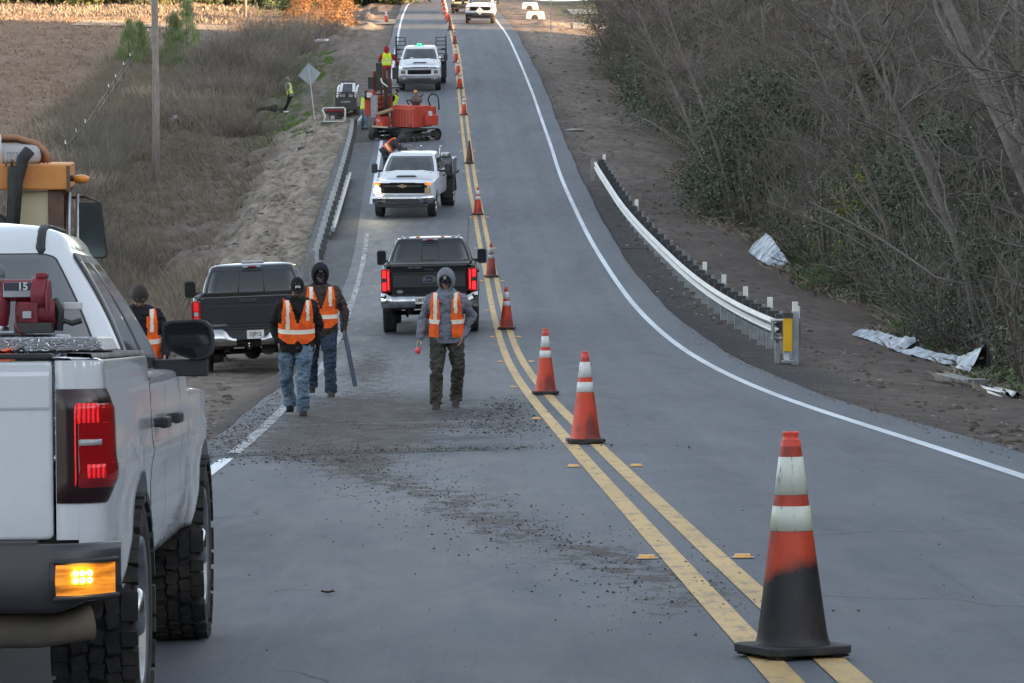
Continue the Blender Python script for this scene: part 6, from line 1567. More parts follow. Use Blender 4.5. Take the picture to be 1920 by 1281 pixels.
def person(label, x, y, yaw=PI, H=1.76, skin='tan', jacket=M_BKJ, trousers=M_JN1, boots=M_BOOT, vest=None, vstyle='v', hood=None, hood_up=False, cap=None, capmark=None, beard=False, stub=False,
           hips=0.0, legL=None, legR=None, armL=None, armR=None, lean=0.0, nod=15, vox=0.011, bulk=1.0, group=None, fingers=True, at=None, M=None, tape=None, hem=0.80, gloves=None, beanie=None, twist=0.0, gripL=0.35, gripR=0.35):
    """faces its own -Y... the yaw turns that towards the viewer when 0; L is the side at +X"""
    T = empty('person', label, 'person', group)
    k = H / 1.80
    A = lambda v: Vector(v) * k
    legL = legL or ((.10, 0, .92), (.115, -.03, .50), (.12, .03, .09)); legR = legR or ((-.10, 0, .92), (-.115, -.03, .50), (-.12, .03, .09))
    armL = armL or ((.205, 0, 1.435), (.27, .03, 1.15), (.27, -.04, .90)); armR = armR or ((-.205, 0, 1.435), (-.27, .03, 1.15), (-.27, -.04, .90))
    LM = Matrix.Translation((0, 0, .95 * k)) @ Matrix.Rotation(R(twist), 4, 'Z') @ Matrix.Rotation(R(lean), 4, 'X') @ Matrix.Translation((0, 0, -.95 * k))
    U = lambda v: LM @ A(v)      # upper body
    HM = LM @ Matrix.Translation(A((0, -.01, 1.53))) @ Matrix.Rotation(R(nod), 4, 'X') @ Matrix.Translation(-A((0, -.01, 1.53)))
    Hd = lambda v: HM @ A(v)
    def trings(off, z0, z1, n=48, step=.02, b_=bulk):
        rows = []
        for z in np.arange(z0, z1 + 1e-6, step):
            a, d = torso_at(z, off, b_); belly = -0.012 * math.exp(-((z - 1.0) / .12) ** 2) * (b_ > 1.02)
            rows.append([U((a * math.copysign(abs(math.cos(q)) ** .85, math.cos(q)), d * math.copysign(abs(math.sin(q)) ** .85, math.sin(q)) + belly - 0.0, z)) for q in np.linspace(0, 2 * PI, n, endpoint=False)])
        return rows
    def ttube(mb, off, z0, z1):
        rows = trings(off, z0, z1); mb.grid(rows, 0, True, close=True); n = len(rows[0]); o_ = len(mb.v)
        mb.f.append([o_ - n + i for i in range(n)]); mb.m.append(0); mb.s.append(True)
        mb.f.append([o_ - len(rows) * n + i for i in range(n)][::-1]); mb.m.append(0); mb.s.append(True)
    # body
    mb = MB(); ttube(mb, -.026, .95, 1.50); mb.tube([U((0, 0, 1.48)), U((0, 0, 1.56))], [.07 * k, .06 * k], 16)
    for (h, kn, an) in (legL, legR):
        cap_(mb, A(h), A(kn), .070 * k, .046 * k); cap_(mb, A(kn), A(an), .046 * k, .036 * k)
    for (s_, e, w_) in (armL, armR): cap_(mb, U(s_), U(e), .044 * k, .036 * k); cap_(mb, U(e), U(w_), .035 * k, .027 * k)
    cap_(mb, U((0, .0, 1.50)), Hd((0, -.012, 1.60)), .058 * k, .056 * k)
    def hball(c, r, sc): 
        q = MB(); q.ball((0, 0, 0), 1, 0, 18); mb.add([HM @ (A(c) + Vector((v[0] * r * sc[0] * k, v[1] * r * sc[1] * k, v[2] * r * sc[2] * k))) for v in q.v], q.f, 0, True)
    hball((0, .0, 1.70), 1, (.077, .097, .098)); hball((0, -.035, 1.640), 1, (.058, .064, .075)); hball((0, -.045, 1.585), 1, (.040, .045, .030))
    hball((0, -.104, 1.652), 1, (.014, .020, .026)); hball((0, -.092, 1.705), 1, (.052, .016, .012)); hball((0, -.092, 1.612), 1, (.026, .012, .010))
    for sd in (-1, 1): hball((sd * .079, .005, 1.66), 1, (.012, .022, .034)); hball((sd * .038, -.075, 1.645), 1, (.022, .022, .022))
    for (sd, (s_, e, w_), gr) in ((1, armL, gripL), (-1, armR, gripR)):
        e_, ww = U(e), U(w_); d = (ww - e_).normalized(); fw = Vector((0, -1, 0)); side = Vector((sd, 0, 0)); side = (side - d * side.dot(d)).normalized(); fw = d.cross(side).normalized()
        if fw.y > 0: fw = -fw
        # palm: flat across fw (thumb forward), thin along side
        for q in (-1, -.33, .33, 1):
            a = ww + fw * (.026 * q * k) + d * .02 * k; b_ = a + d * .075 * k; mb.tube([a, b_], .0155 * k, 8)
        if fingers:
            for q, ln in ((1, .070), (.36, .078), (-.3, .072), (-.95, .056)):
                a = ww + fw * (.027 * q * k) + d * .092 * k; p0 = a; dd = d.copy(); pts = [p0]
                for j in range(3):
                    pts.append(pts[-1] + dd * ln * k * (.42, .32, .26)[j]); ax = fw; dd = (Matrix.Rotation(sd * -gr * (1 if fw.dot(Vector((0, -1, 0))) > 0 else -1), 3, ax) @ dd)
                mb.tube(pts, [.0095 * k, .009 * k, .0085 * k, .007 * k], 8)
            a = ww + fw * .03 * k + d * .03 * k; t1 = a + (fw * .7 + d * .7) * .035 * k; mb.tube([a, t1, t1 + (fw * .25 + d * .97) * .032 * k], [.013 * k, .0115 * k, .009 * k], 8)
    body = solid(mb, 'body', M_SK[skin], T, vox if not fingers else min(vox, .0085), 3)
    # eyes
    if fingers:
        mb = MB()
        for sd in (-1, 1): c = Hd((sd * .031, -.088, 1.682)); mb.ball(c, .0075 * k, 0, 8)
        mb.build('eye', M_HAIR, T)
    # trousers, with stacked folds at the ankle
    mb = MB()
    for (h, kn, an) in (legL, legR):
        h, kn, an = A(h), A(kn), A(an); cap_(mb, h + Vector((0, 0, .02)), kn, .112 * k * bulk, .082 * k); cap_(mb, kn, an + Vector((0, 0, .06 * k)), .081 * k, .074 * k); mb.tube([an + Vector((0, 0, .07 * k)), an + Vector((0, .005, -.02 * k))], [.078 * k, .080 * k], 14)
    a0, d0 = torso_at(.95, .012, bulk); mb.tube([A((0, 0, .84)), A((0, 0, .93)), A((0, 0, 1.05))], [d0 * .9 * k, d0 * k, d0 * .95 * k], 24, sx=a0 / d0 * .98)
    solid(mb, 'trousers', trousers, T, vox, 3, .027 if vox < .02 else .012, 9, (1, 1, 1.3))
    # boots
    for (h, kn, an) in (legL, legR):
        an = A(an); mb = MB(); z0 = an.z - .09 * k
        mb.tube([an + Vector((0, .01, .07)), an + Vector((0, .005, -.02))], [.056 * k, .060 * k], 14)
        cap_(mb, an + Vector((0, .02, -.045 * k)), an + Vector((0, -.155 * k, -.052 * k)), .046 * k, .040 * k, 12, 1.15); mb.box((an.x, an.y - .065 * k, z0 + .014), (.098 * k, .285 * k, .030))
        solid(mb, 'boot', boots, T, max(.009, vox * .8), 2)
    # jacket
    mb = MB(); ttube(mb, .022, hem, 1.53)
    for (s_, e, w_) in (armL, armR): cap_(mb, U((s_[0] * .95, s_[1], s_[2] - .005)), U(e), .069 * k * bulk, .060 * k); cap_(mb, U(e), U(w_), .059 * k, .046 * k)
    if not hood_up and hood is None: mb.tube([U((0, 0, 1.47)), U((0, -.000, 1.545))], [.085 * k, .072 * k], 16)
    jk = solid(mb, 'jacket', jacket, T, vox, 4, .024 if vox < .02 else .012, 8, (1, 1, 1.3))
    mb = MB(); rows = trings(.032, hem - .005, hem + .035, 48, .02); mb.grid(rows, 0, True, close=True); mb.build('waistband', jacket, T)
    # vest
    if vest:
        off = .040; n = 120; z0, z1 = .93, 1.50
        def vgrid(off, pred, mi_, z0, z1, dz_=.0095):
            rows = trings(off, z0, z1, n, dz_); q = MB(); nz = len(rows); vs = [p_ for r_ in rows for p_ in r_]
            fs = []
            for i in range(nz - 1):
                z = z0 + dz_ * (i + .5)
                for j in range(n):
                    an = 2 * PI * (j + .5) / n; xx = math.copysign(abs(math.cos(an)) ** .85, math.cos(an)) * torso_at(z, off, bulk)[0]; front = math.sin(an) < 0
                    if pred(xx, z, front): fs.append((i * n + j, i * n + (j + 1) % n, (i + 1) * n + (j + 1) % n, (i + 1) * n + j))
            q.add(vs, fs, 0, True); return q
        def inside(xx, z, fr):
            ax = abs(xx)
            if z > 1.20 and ax > .200 - .16 * max(0, z - 1.34): return False
            if vstyle == 'open':
                if fr and ax < .075 + .035 * max(0, (1.2 - z)) + (.03 if z > 1.42 else 0): return False
                if fr and z < .955 and False: return False
            elif vstyle == 'v':
                if fr and z > 1.19 and ax < (z - 1.19) * .33 + 0.004: return False
                if fr and z < 1.00 and ax < .05 * (1.00 - z) / .06 and z < 1.0: return False
                if z < .945 + .05 * max(0, (ax - .12) / .08): return False
            else:
                if z > 1.44 and ax < .07: return False
            return True
        V = vgrid(off, inside, 0, z0, z1).build('vest', vest, T)
        tp = tape or M_REF
        if vstyle == 'v': st = lambda xx, z, fr: inside(xx, z, fr) and ((1.075 < z < 1.125 and not (fr and abs(xx) < .006)) or (z > 1.10 and ((-.150 < xx < -.105 and fr) or (fr and .105 < xx < .15 and z > 1.24))))
        elif vstyle == 'open': st = lambda xx, z, fr: inside(xx, z, fr) and (1.10 < z < 1.155 or (z > 1.12 and -.155 < xx < -.105 and fr) or (z > 1.24 and fr and .11 < xx < .155))
        else: st = lambda xx, z, fr: inside(xx, z, fr) and (1.06 < z < 1.09 or 1.17 < z < 1.2)
        vgrid(off + .005, st, 0, z0, z1).build('reflective_tape', tp, V)
        if vstyle in ('v', 'open'):
            c = U((.125, -torso_at(1.33, off + .012, bulk)[1] * .80, 1.325)); mb = MB(); mb.box(c, (.07, .012, .012)); mb.build('pocket_strap', M_BRJ, V, .003)
    # hood
    if hood is not None:
        mb = MB()
        if hood_up:
            # a closed ellipsoid open towards the face, with a rolled rim, gathered at the neck
            rows = []; th0 = R(50)
            for th in np.linspace(th0, PI, 15):
                r_ = []
                for q in np.linspace(0, 2 * PI, 32, endpoint=False):
                    sx_, sz_ = math.sin(q), math.cos(q)
                    rz_ = .150 if sz_ > 0 else .175
                    v = (math.sin(th) * sx_ * .112, -math.cos(th) * .125 + 0.005 - .02 * max(0, sz_) * (th < 1.3), 1.672 + math.sin(th) * sz_ * rz_)
                    r_.append(Hd(v))
                rows.append(r_)
            mb.grid(rows, 0, True, close=True)
            mb.tube(rows[0] + [rows[0][0], rows[0][1]], .0095 * k, 8, cap=False)
            hd_ = mb.build('hood', hood, T)
            so_ = hd_.modifiers.new('sol', 'SOLIDIFY'); so_.thickness = .008; so_.offset = 1
            mb = MB(); mb.tube([U((0, 0.0, 1.45)), U((0, .0, 1.50)), U((0, 0.0, 1.55))], [.112 * k, .100 * k, .078 * k], 20, sx=1.25); solid(mb, 'hood_collar', hood, T, max(vox, .009), 4, .008, 12)
        else:
            mb.tube([U((0, .03, 1.46)), U((0, .03, 1.52)), U((0, .03, 1.57))], [.125 * k, .125 * k, .095 * k], 20, sx=1.2); solid(mb, 'hood', hood, T, max(vox, .009), 4, .012, 12)
    # cap or beanie
    if cap is not None:
        mb = MB(); rows = []
        for th in np.linspace(R(6), R(92), 9):
            rows.append([Hd((math.sin(th) * math.cos(q) * .087, math.sin(th) * math.sin(q) * .106 - .003, 1.700 + math.cos(th) * .108)) for q in np.linspace(0, 2 * PI, 28, endpoint=False)])
        mb.grid(rows, 0, True, flip=True, close=True); n_ = 28; o_ = len(mb.v) - 9 * n_; mb.f.append([o_ + i for i in range(n_)]); mb.m.append(0); mb.s.append(True)
        rows = []
        for t_ in np.linspace(0, 1, 6):
            rows.append([Hd((u * .078 * (1 - .12 * t_ * t_), -.085 - .080 * t_ * math.sqrt(max(0.02, 1 - .75 * u * u)) + .05 * u * u, 1.705 - .022 * t_ - .018 * u * u)) for u in np.linspace(-1, 1, 13)])
        mb.grid(rows, 0, True); c_ = mb.build('cap', cap, T); so_ = c_.modifiers.new('sol', 'SOLIDIFY'); so_.thickness = .004
        if capmark:
            q = MB(); c = Hd((0, -.112, 1.745))
            if capmark == 'ring':
                q.tube([Hd((.016 * math.cos(a), -.109 - .006 + .010 * math.sin(a) * .5, 1.748 + .016 * math.sin(a))) for a in np.linspace(0, 2 * PI, 13)], .0045, 6, cap=False)
            elif capmark == 'patch': q.box((0, 0, 0), (.052, .004, .034), 0, HM @ Matrix.Translation(A((0, -.108, 1.752))) @ Matrix.Rotation(R(-25), 4, 'X'))
            elif capmark == 'letters':
                for (dx, w_) in ((-.03, .012), (-.014, .016), (.004, .014), (.022, .014)): q.box((dx, 0, .004 * math.sin(dx * 300)), (w_, .004, .028), 0, HM @ Matrix.Translation(A((0, -.106, 1.742))) @ Matrix.Rotation(R(-22), 4, 'X'))
                for dx in (-.03, .015): q.box((dx, 0, .03), (.012, .004, .004), 0, HM @ Matrix.Translation(A((0, -.094, 1.755))) @ Matrix.Rotation(R(-35), 4, 'X'))
            q.build('cap_badge', M_TAN if capmark == 'patch' else M_PLT, c_)
    if beanie is not None:
        mb = MB(); rows = []
        for th in np.linspace(R(5), R(100), 9): rows.append([Hd((math.sin(th) * math.cos(q) * .089, math.sin(th) * math.sin(q) * .108, 1.695 + math.cos(th) * .118)) for q in np.linspace(0, 2 * PI, 24, endpoint=False)])
        mb.grid(rows, 0, True, flip=True, close=True); mb.tube(rows[-1] + [rows[-1][0]], .014, 8, cap=False); mb.build('beanie', beanie, T)
    if beard:
        mb = MB(); mb.ball((0, 0, 0), 1, 0, 16); q = MB()
        q.add([HM @ (A((0, -.045, 1.588)) + Vector((v[0] * .050 * k, v[1] * .054 * k, v[2] * .036 * k))) for v in mb.v], mb.f, 0, True); q.build('beard', M_HAIR, T)
    if gloves is not None:
        for side_, (s_, e, w_) in (('R', armR), ('L', armL)):
            if side_ not in gloves[1]: continue
            e_, ww = U(e), U(w_); d = (ww - e_).normalized(); mb = MB(); cap_(mb, ww - d * .02, ww + d * .09 * k, .040 * k, .036 * k); 
            for q in (-1, -.3, .4, 1): mb.tube([ww + Vector((0, -.022 * q, 0)) * k + d * .08 * k, ww + Vector((0, -.024 * q, 0)) * k + d * .15 * k], .013 * k, 8)
            mb.tube([ww + Vector((0, -.02, 0)) + d * .03, ww + Vector((0, -.06, 0)) + d * .08], .013, 8)
            solid(mb, 'glove', gloves[0], T, .009, 2)
    if M is not None: T.matrix_world = M
    elif at is not None: T.matrix_world = Matrix.Translation(at) @ Matrix.Rotation(yaw, 4, 'Z')
    else: place(T, x, y, yaw, tilt=False)
    return T, U, A

GR = None
# 1 grey hoodie man, walking towards the camera, looking down, flashlight in his right hand
p = PR(838, 765)
T1, U1, A1 = person('man in a grey hoodie and open orange vest walking with a red tipped torch', p.x, p.y, 0.0, H=1.80, skin='tan', jacket=M_HOOD, trousers=M_PNT, boots=M_BOOT, vest=M_HIO, vstyle='open', hood=M_HOOD, hood_up=True, cap=M_NVY, capmark='ring',
       legL=((.10, 0, .92), (.145, -.02, .50), (.11, .14, .11)), legR=((-.10, 0, .92), (-.13, -.14, .51), (-.135, -.14, .09)), twist=-5,
       armR=((-.205, 0, 1.42), (-.31, .05, 1.16), (-.345, -.06, .90)), armL=((.205, 0, 1.42), (.32, .10, 1.18), (.215, -.06, .93)), lean=4, nod=19, vox=.010, hem=.86, beard=False, bulk=1.04, gloves=(cloth('pale_glove', (0.28, 0.25, 0.24)), 'R'), gripR=.6)
t = empty('torch', 'red tipped torch held low in the hand of the man in the grey hoodie', 'torch')
h = U1((-.355, -.075, .815)); a, b_ = h + Vector((.02, -.02, .05)), h + Vector((-.02, -.05, -.10))
mb = MB(); mb.tube([a, a.lerp(b_, .55)], .022, 12); mb.build('grip', M_PLT, t)
mb = MB(); mb.tube([a.lerp(b_, .5), a.lerp(b_, .62), b_], [.024, .032, .034], 12); mb.build('cone_tip', mat('torch_red', (0.8, 0.08, 0.07), 0.3), t)
t.matrix_world = T1.matrix_world.copy()
# 2 jeans man in front left
p = PR(556, 779)
T2, U2, A2 = person('man with bowed head in pale blue jeans and a zipped orange vest', p.x, p.y, R(3), H=1.76, skin='brown', jacket=M_BKJ, trousers=M_JN1, boots=M_BTB, vest=M_HIO, vstyle='v', cap=M_BKJ, capmark='letters', beard=True,
       legL=((.10, 0, .92), (.09, -.16, .52), (.085, -.14, .09)), legR=((-.10, 0, .92), (-.135, .02, .50), (-.085, .22, .13)),
       armR=((-.205, 0, 1.42), (-.29, .09, 1.16), (-.235, -.01, .95)), armL=((.205, .0, 1.42), (.30, .08, 1.14), (.25, .03, .92)), lean=7, nod=24, twist=6, vox=.010, hem=.84, bulk=1.10)
# 3 brown jacket man behind
p = PR(598, 746)
T3, U3, A3 = person('bearded man in a navy hood and orange vest carrying a long blue level', p.x, p.y + .3, R(2), H=1.90, skin='brown', jacket=M_BRJ, trousers=M_JN2, boots=M_BOOT, vest=M_HIO, vstyle='v', hood=M_NVY, hood_up=True, cap=M_NVY, capmark='patch', beard=True,
       legL=((.10, 0, .92), (.135, -.14, .51), (.15, -.12, .09)), legR=((-.10, 0, .92), (-.11, .03, .50), (-.12, .24, .14)), twist=5,
       armR=((-.21, 0, 1.43), (-.31, .04, 1.15), (-.28, -.06, .92)), armL=((.21, 0, 1.43), (.335, .04, 1.16), (.32, -.05, .91)), lean=4, nod=16, vox=.010, hem=.84, bulk=1.14, gripL=.9)
t = empty('spirit_level', 'long dark blue level carried by the bearded man, its end towards the road', 'spirit level')
h = U3((.335, -.09, .84)); mb = MB(); dirv = Vector((.20, -.22, -1)).normalized(); Mx = Matrix.Translation(h + dirv * .22) @ dirv.to_track_quat('Z', 'Y').to_matrix().to_4x4()
for zz, w_ in ((0, .06),): mb.box((0, 0, 0), (.066, .026, 1.05), 0, Mx); mb.box((0, 0.008, 0.0), (.070, .006, 1.05), 0, Mx)
lv = mb.build('level_bar', mat('blue_level', (0.030, 0.060, 0.115), 0.4, c2=(0.018, 0.03, 0.05), scale=4), t, .006)
mb = MB()
for zz in (-.48, -.28, .1, .48): mb.box((0, -.016, zz), (.022, .004, .05), 0, Mx)
mb.build('vial', M_CLR, lv); t.matrix_world = T3.matrix_world.copy()
# 4 man behind the near pickup, head bowed
yy = 41.0
person('man in a dark beanie and jacket, head bowed, seen past the near mirror', XatY(262, yy), yy, R(8), H=1.86, skin='light', jacket=cloth('navy_jacket', (0.020, 0.021, 0.028)), trousers=M_JN2, vest=M_HIO, vstyle='open', beanie=mat('beanie_brown', (0.035, 0.03, 0.028), .95), beard=True, lean=6, nod=34, vox=.012, bulk=1.12, armL=((.205, 0, 1.42), (.32, -.02, 1.16), (.28, -.20, .98)))
# 5 leaning over the flatbed
ML = FB @ Matrix.Translation((1.12, 0.45, 0.98)) @ Matrix.Rotation(R(-88), 4, 'Z')
person('worker in a dark hoodie and orange vest bending over the deck of the white flatbed', 0, 0, M=ML, H=1.78, skin='tan', jacket=cloth('charcoal_hoodie', (0.055, 0.058, 0.068)), trousers=M_JN2, boots=M_BTB, vest=M_HIO, vstyle='v', hood=MATS['charcoal_hoodie'], hood_up=True, lean=52, nod=12, vox=.02, fingers=False, armL=((.205, 0, 1.42), (.25, -.28, 1.38), (.22, -.45, 1.55)), armR=((-.205, 0, 1.42), (-.25, -.28, 1.38), (-.22, -.45, 1.55)), bulk=1.18)
# 6 on the rig platform, back to us, red hood
person('worker in a red hood and lime vest standing up on the rig, seen from behind', 0, 0, PI + .1, at=PLATF, H=1.76, jacket=M_REDC, trousers=M_TAN, vest=M_HIY, vstyle='full', tape=M_REFY, hood=M_REDC, hood_up=True, nod=25, lean=5, vox=.02, fingers=False,
       armL=((.205, 0, 1.42), (.33, -.05, 1.20), (.30, -.30, 1.10)), armR=((-.205, 0, 1.42), (-.40, -.03, 1.22), (-.50, -.15, 1.0)))
# 7 left of the rig in profile
p = P(683, 243)
person('worker in blue jeans and lime vest at the left side of the rig', p.x, p.y, R(120), H=1.78, jacket=M_GRY, trousers=M_JN1, vest=M_HIY, vstyle='full', tape=M_REFY, hood=M_BKJ, hood_up=True, nod=20, lean=8, vox=.02, fingers=False, armL=((.205, 0, 1.42), (.25, -.20, 1.22), (.20, -.45, 1.18)), armR=((-.205, 0, 1.42), (-.25, -.15, 1.18), (-.22, -.38, 1.1)))
# 8 behind the engine cover
p = PR(739, 228)
person('worker in a lime vest behind the engine cover of the rig', XatY(738.5, 158), 158.0, R(70), H=1.80, jacket=M_NVY, trousers=M_JN2, vest=M_HIY, vstyle='full', tape=M_REFY, cap=M_BRJ, nod=20, lean=8, vox=.02, fingers=False)
# 9 leaning back on the left hillside
p = P(545, 211)
person('worker in black trousers and a grey hood leaning on a tool beside the diamond sign', p.x, p.y, R(75), H=1.80, skin='light', jacket=M_GRY, trousers=M_BKJ, boots=M_PLT, vest=M_HIY, vstyle='open', tape=M_REFY, hood=M_GRY, hood_up=True, lean=-14, nod=10, vox=.02, fingers=False,
       legL=((.10, 0, .92), (.11, .16, .52), (.11, .36, .10)), legR=((-.10, 0, .92), (-.11, .10, .50), (-.11, .26, .09)))
t = empty('shovel', 'shovel propped behind the worker leaning on the left verge', 'shovel')
mb = MB(); mb.tube([(-.35, 0, 0.05), (-.2, 0, 1.3)], .02, 6); mb.build('handle', M_TAN, t); mb = MB(); mb.box((-.36, 0, 0.12), (.22, .03, .28)); mb.build('blade', M_BLKM, t, .01); place(t, p.x - .15, p.y + .1, 0, False)
# ------------------------------------------------------------------ guardrails
def galv():
    m, t, b, oc = newmat('galvanised_steel', 0.38); b.inputs['Metallic'].default_value = 0.92
    v = N(t, 'ShaderNodeTexVoronoi'); v.inputs['Scale'].default_value = 22; t.links.new(oc, v.inputs['Vector'])
    n1 = noise_node(t, oc, 3, 4, None, 0.6)
    c = mixc(t, ramp(t, v.outputs['Distance'], 0.1, 0.6), (0.33, 0.335, 0.335), (0.22, 0.225, 0.235)); c = mixc(t, ramp(t, n1, 0.4, 0.7, 0, 0.6), c, (0.37, 0.35, 0.31))
    t.links.new(c, b.inputs['Base Color']); t.links.new(ramp(t, n1, 0.3, 0.7, 0.28, 0.46), b.inputs['Roughness']); return m
M_GALV = galv()
M_PST = mat('weathered_post_steel', (0.42, 0.44, 0.46), 0.55, 0.2, c2=(0.30, 0.32, 0.34), scale=5)
M_PSTL = mat('new_post_steel', (0.46, 0.48, 0.50), 0.5, 0.25, c2=(0.36, 0.38, 0.40), scale=5)
M_BLOCK = mat('black_block', (0.040, 0.042, 0.043), 0.75, c2=(0.065, 0.066, 0.066), scale=9)
M_TIP = mat('white_reflector', (0.80, 0.79, 0.72), 0.4, c2=(0.7, 0.69, 0.62), scale=6)
M_YSIGN = mat('yellow_sheeting', (0.80, 0.44, 0.015), 0.4, c2=(0.72, 0.38, 0.012), scale=3)
WPROF = []
for i in range(25):
    t_ = i / 24; zz = -0.156 + 0.312 * t_; WPROF.append((0.041 * math.cos(4 * PI * (t_ - 0.5)) * (-1) * 0.95 + 0.0, zz))
def w_beam(pts, nrm, mats, parent, name='rail', th=0.004):
    """pts: centre line, nrm(i): unit vector towards the road"""
    mb = MB(); rows = []
    for i, p in enumerate(pts):
        nv = nrm(i); rows.append([p + nv * a + Vector((0, 0, z)) for a, z in WPROF])
    mb.grid(rows, 0, True); o = mb.build(name, mats, parent); s_ = o.modifiers.new('sol', 'SOLIDIFY'); s_.thickness = th; return o
def post(parent, p, z0, top, nv, m=None, blk=True, tip=False, pos_=0.36, bw=.225, bh=.36):
    """I-beam post behind the rail; nv points to the road"""
    yv = Vector((-nv.y, nv.x, 0)); c = p - nv * pos_; h = top - z0 + 0.25
    Mx = Matrix(((nv.x, yv.x, 0, c.x), (nv.y, yv.y, 0, c.y), (0, 0, 1, z0 - 0.25), (0, 0, 0, 1)))
    mb = MB(); mb.box((0.072, 0, h / 2), (0.006, 0.10, h), 0, Mx); mb.box((-0.072, 0, h / 2), (0.006, 0.10, h), 0, Mx); mb.box((0, 0, h / 2), (0.14, 0.006, h), 0, Mx)
    o = mb.build('post', m or M_PST, parent)
    if blk:
        c2 = p - nv * (pos_ - .19 + .075 - (.225 - bw) * .5 + (.225 - bw) * 0); Mb = Matrix(((nv.x, yv.x, 0, c2.x), (nv.y, yv.y, 0, c2.y), (0, 0, 1, 0), (0, 0, 0, 1)))
        MB().box((0.0, 0, top - 0.17), (bw, 0.15, bh), 0, Mb).build('block', M_BLOCK, o, 0.006)
    if tip:
        Mt = Matrix(((nv.x, yv.x, 0, c.x), (nv.y, yv.y, 0, c.y), (0, 0, 1, 0), (0, 0, 0, 1)))
        MB().box((0.0, 0, top + 0.10), (0.11, 0.03, 0.22), 0, Mt).build('reflector', M_TIP, o, 0.004)
    return o
rail_px = [(1112, 301), (1124, 318), (1140, 344), (1158, 372), (1176, 398), (1198, 420), (1222, 442), (1250, 470), (1285, 503), (1320, 531), (1352, 552), (1385, 570), (1412, 583), (1438, 594), (1459, 602)]
HR = 0.76
zrail = lambda X, Y: zg(X, Y) + HR
rp = [solve(a, b, zrail) for a, b in rail_px]
rp = sorted(rp, key=lambda p: p.y)
ry0, ry1 = rp[0].y, rp[-1].y
xs_ = np.array([p.x for p in rp]); ys_ = np.array([p.y for p in rp])
def railx(y): 
    k = np.linspace(-6, 6, 7); return float(np.mean(np.interp(y + k, ys_, xs_)))
T = empty('guardrail', 'galvanised guardrail with a yellow end plate along the right shoulder', 'guardrail')
n = int((ry1 - ry0) / 1.905); yy_ = [ry0 + 1.905 * i for i in range(n + 1)]
def rn(y):
    d = Vector((railx(y + 1) - railx(y - 1), 2, 0)).normalized(); return Vector((-d.y, d.x, 0))
P3 = lambda y: Vector((railx(y), y, float(zg(railx(y), y)) + 0.62))
pts = []; yq = ry0
while yq <= ry1: pts.append(yq); yq += 0.6
w_beam([P3(y) for y in pts], lambda i: rn(pts[i]), M_GALV, T)
mb = MB()
for y in yy_:
    for dz_ in (-0.085, 0.085): mb.ball(P3(y) + rn(y) * 0.046 + Vector((0, 0, dz_)), 0.014, 0, 6)
mb.build('bolt', M_STL, T)
for i, y in enumerate(yy_):
    p = P3(y) ; post(T, p, float(zg(p.x, p.y)), p.z + 0.20, rn(y), tip=(i in (0, 3, 6, 9, 12, 24, len(yy_) - 1)))
# near terminal: impact head with its yellow plate, taller end post and foot strut
p = P3(ry0); nv = rn(ry0)
mb = MB(); e = p + Vector((0, -0.32, 0))
for (dx, w_) in ((-.10, .03), (.10, .03)): mb.box(e + Vector((dx, 0.0, 0)), (w_, 0.5, 0.36))
mb.box(e + Vector((0, 0.05, 0.165)), (0.24, 0.5, 0.03)); mb.box(e + Vector((0, 0.05, -0.165)), (0.24, 0.5, 0.03)); mb.box(e + Vector((-.02, -0.05, -0.40)), (0.07, 0.05, 0.5))
mb.build('impact_head', M_GALV, T, 0.008)
mb = MB(); mb.box(e + Vector((0.15, -0.26, -0.07)), (0.165, 0.03, 0.62)); mb.build('end_plate', M_YSIGN, T, 0.004)
mb = MB(); mb.box(e + Vector((0.15, -0.24, 0.27)), (0.19, 0.10, 0.09)); mb.build('top_block', M_BLOCK, T)
gz_ = gz(e.x, e.y)
mb = MB(); mb.box((e.x + 0.30, e.y - 0.05, gz_ + 0.46), (0.125, 0.11, 0.98)); mb.build('post', M_PST, T, 0.004)
mb = MB(); mb.box((e.x + 0.30, e.y - 0.05, gz_ + 1.03), (0.10, 0.10, 0.18)); mb.build('reflector', M_TIP, T, 0.004)
mb = MB(); mb.poly([(e.x + .08, e.y - .3, gz_ + .03), (e.x + .20, e.y - .3, gz_ + .03), (e.x + .17, e.y - .22, gz_ + .26), (e.x + .10, e.y - .22, gz_ + .26)], (0, .06, 0)); mb.box((e.x + .17, e.y - .35, gz_ + .05), (.26, .14, .05)); mb.box((e.x - 0.02, e.y - 0.1, gz_ + 0.18), (0.10, 0.1, 0.36)); mb.build('foot_strut', M_STL, T, 0.006)
# far end post of the right rail is a bare wide one
p = P3(ry1); MB().box((p.x - .04, p.y + .1, p.z - 0.24), (0.16, 0.12, 0.95)).build('end_post', M_GALV, T, 0.01)

# left row of posts, rail not yet hung
T = empty('guardrail_posts', 'row of steel posts with black blocks waiting for a rail on the left shoulder', 'guardrail')
lp = [solve(a, b, lambda X, Y: zg(X, Y) + 0.80) for a, b in [(664, 222), (661, 245), (652, 280), (643, 312), (632, 350), (618, 392), (604, 440), (597, 470)]]
lp = sorted(lp, key=lambda p: p.y); lxs = np.array([p.x for p in lp]); lys = np.array([p.y for p in lp])
y = lys[0]; i = 0
while y < lys[-1]:
    x = float(np.interp(y, lys, lxs)); nv = Vector((1, 0.02, 0)).normalized(); z0 = gz(x - .2, y)
    last = i < 2
    post(T, Vector((x + .18, y, 0)), z0, z0 + 0.82 + (0.05 if last else 0), nv, M_PSTL, blk=True, pos_=0.26, bw=.13, bh=.30)
    y += 1.905 * 1.0; i += 1
x0 = float(lxs[0])
for k, (dx, dy) in enumerate(((-0.12, -0.9), (-0.22, -2.4))):
    z0 = gz(x0 + dx, lys[0] + dy); MB().box((x0 + dx, lys[0] + dy, z0 + 0.42), (0.15, 0.10, 0.95)).build('post', M_GALV, T, 0.005)
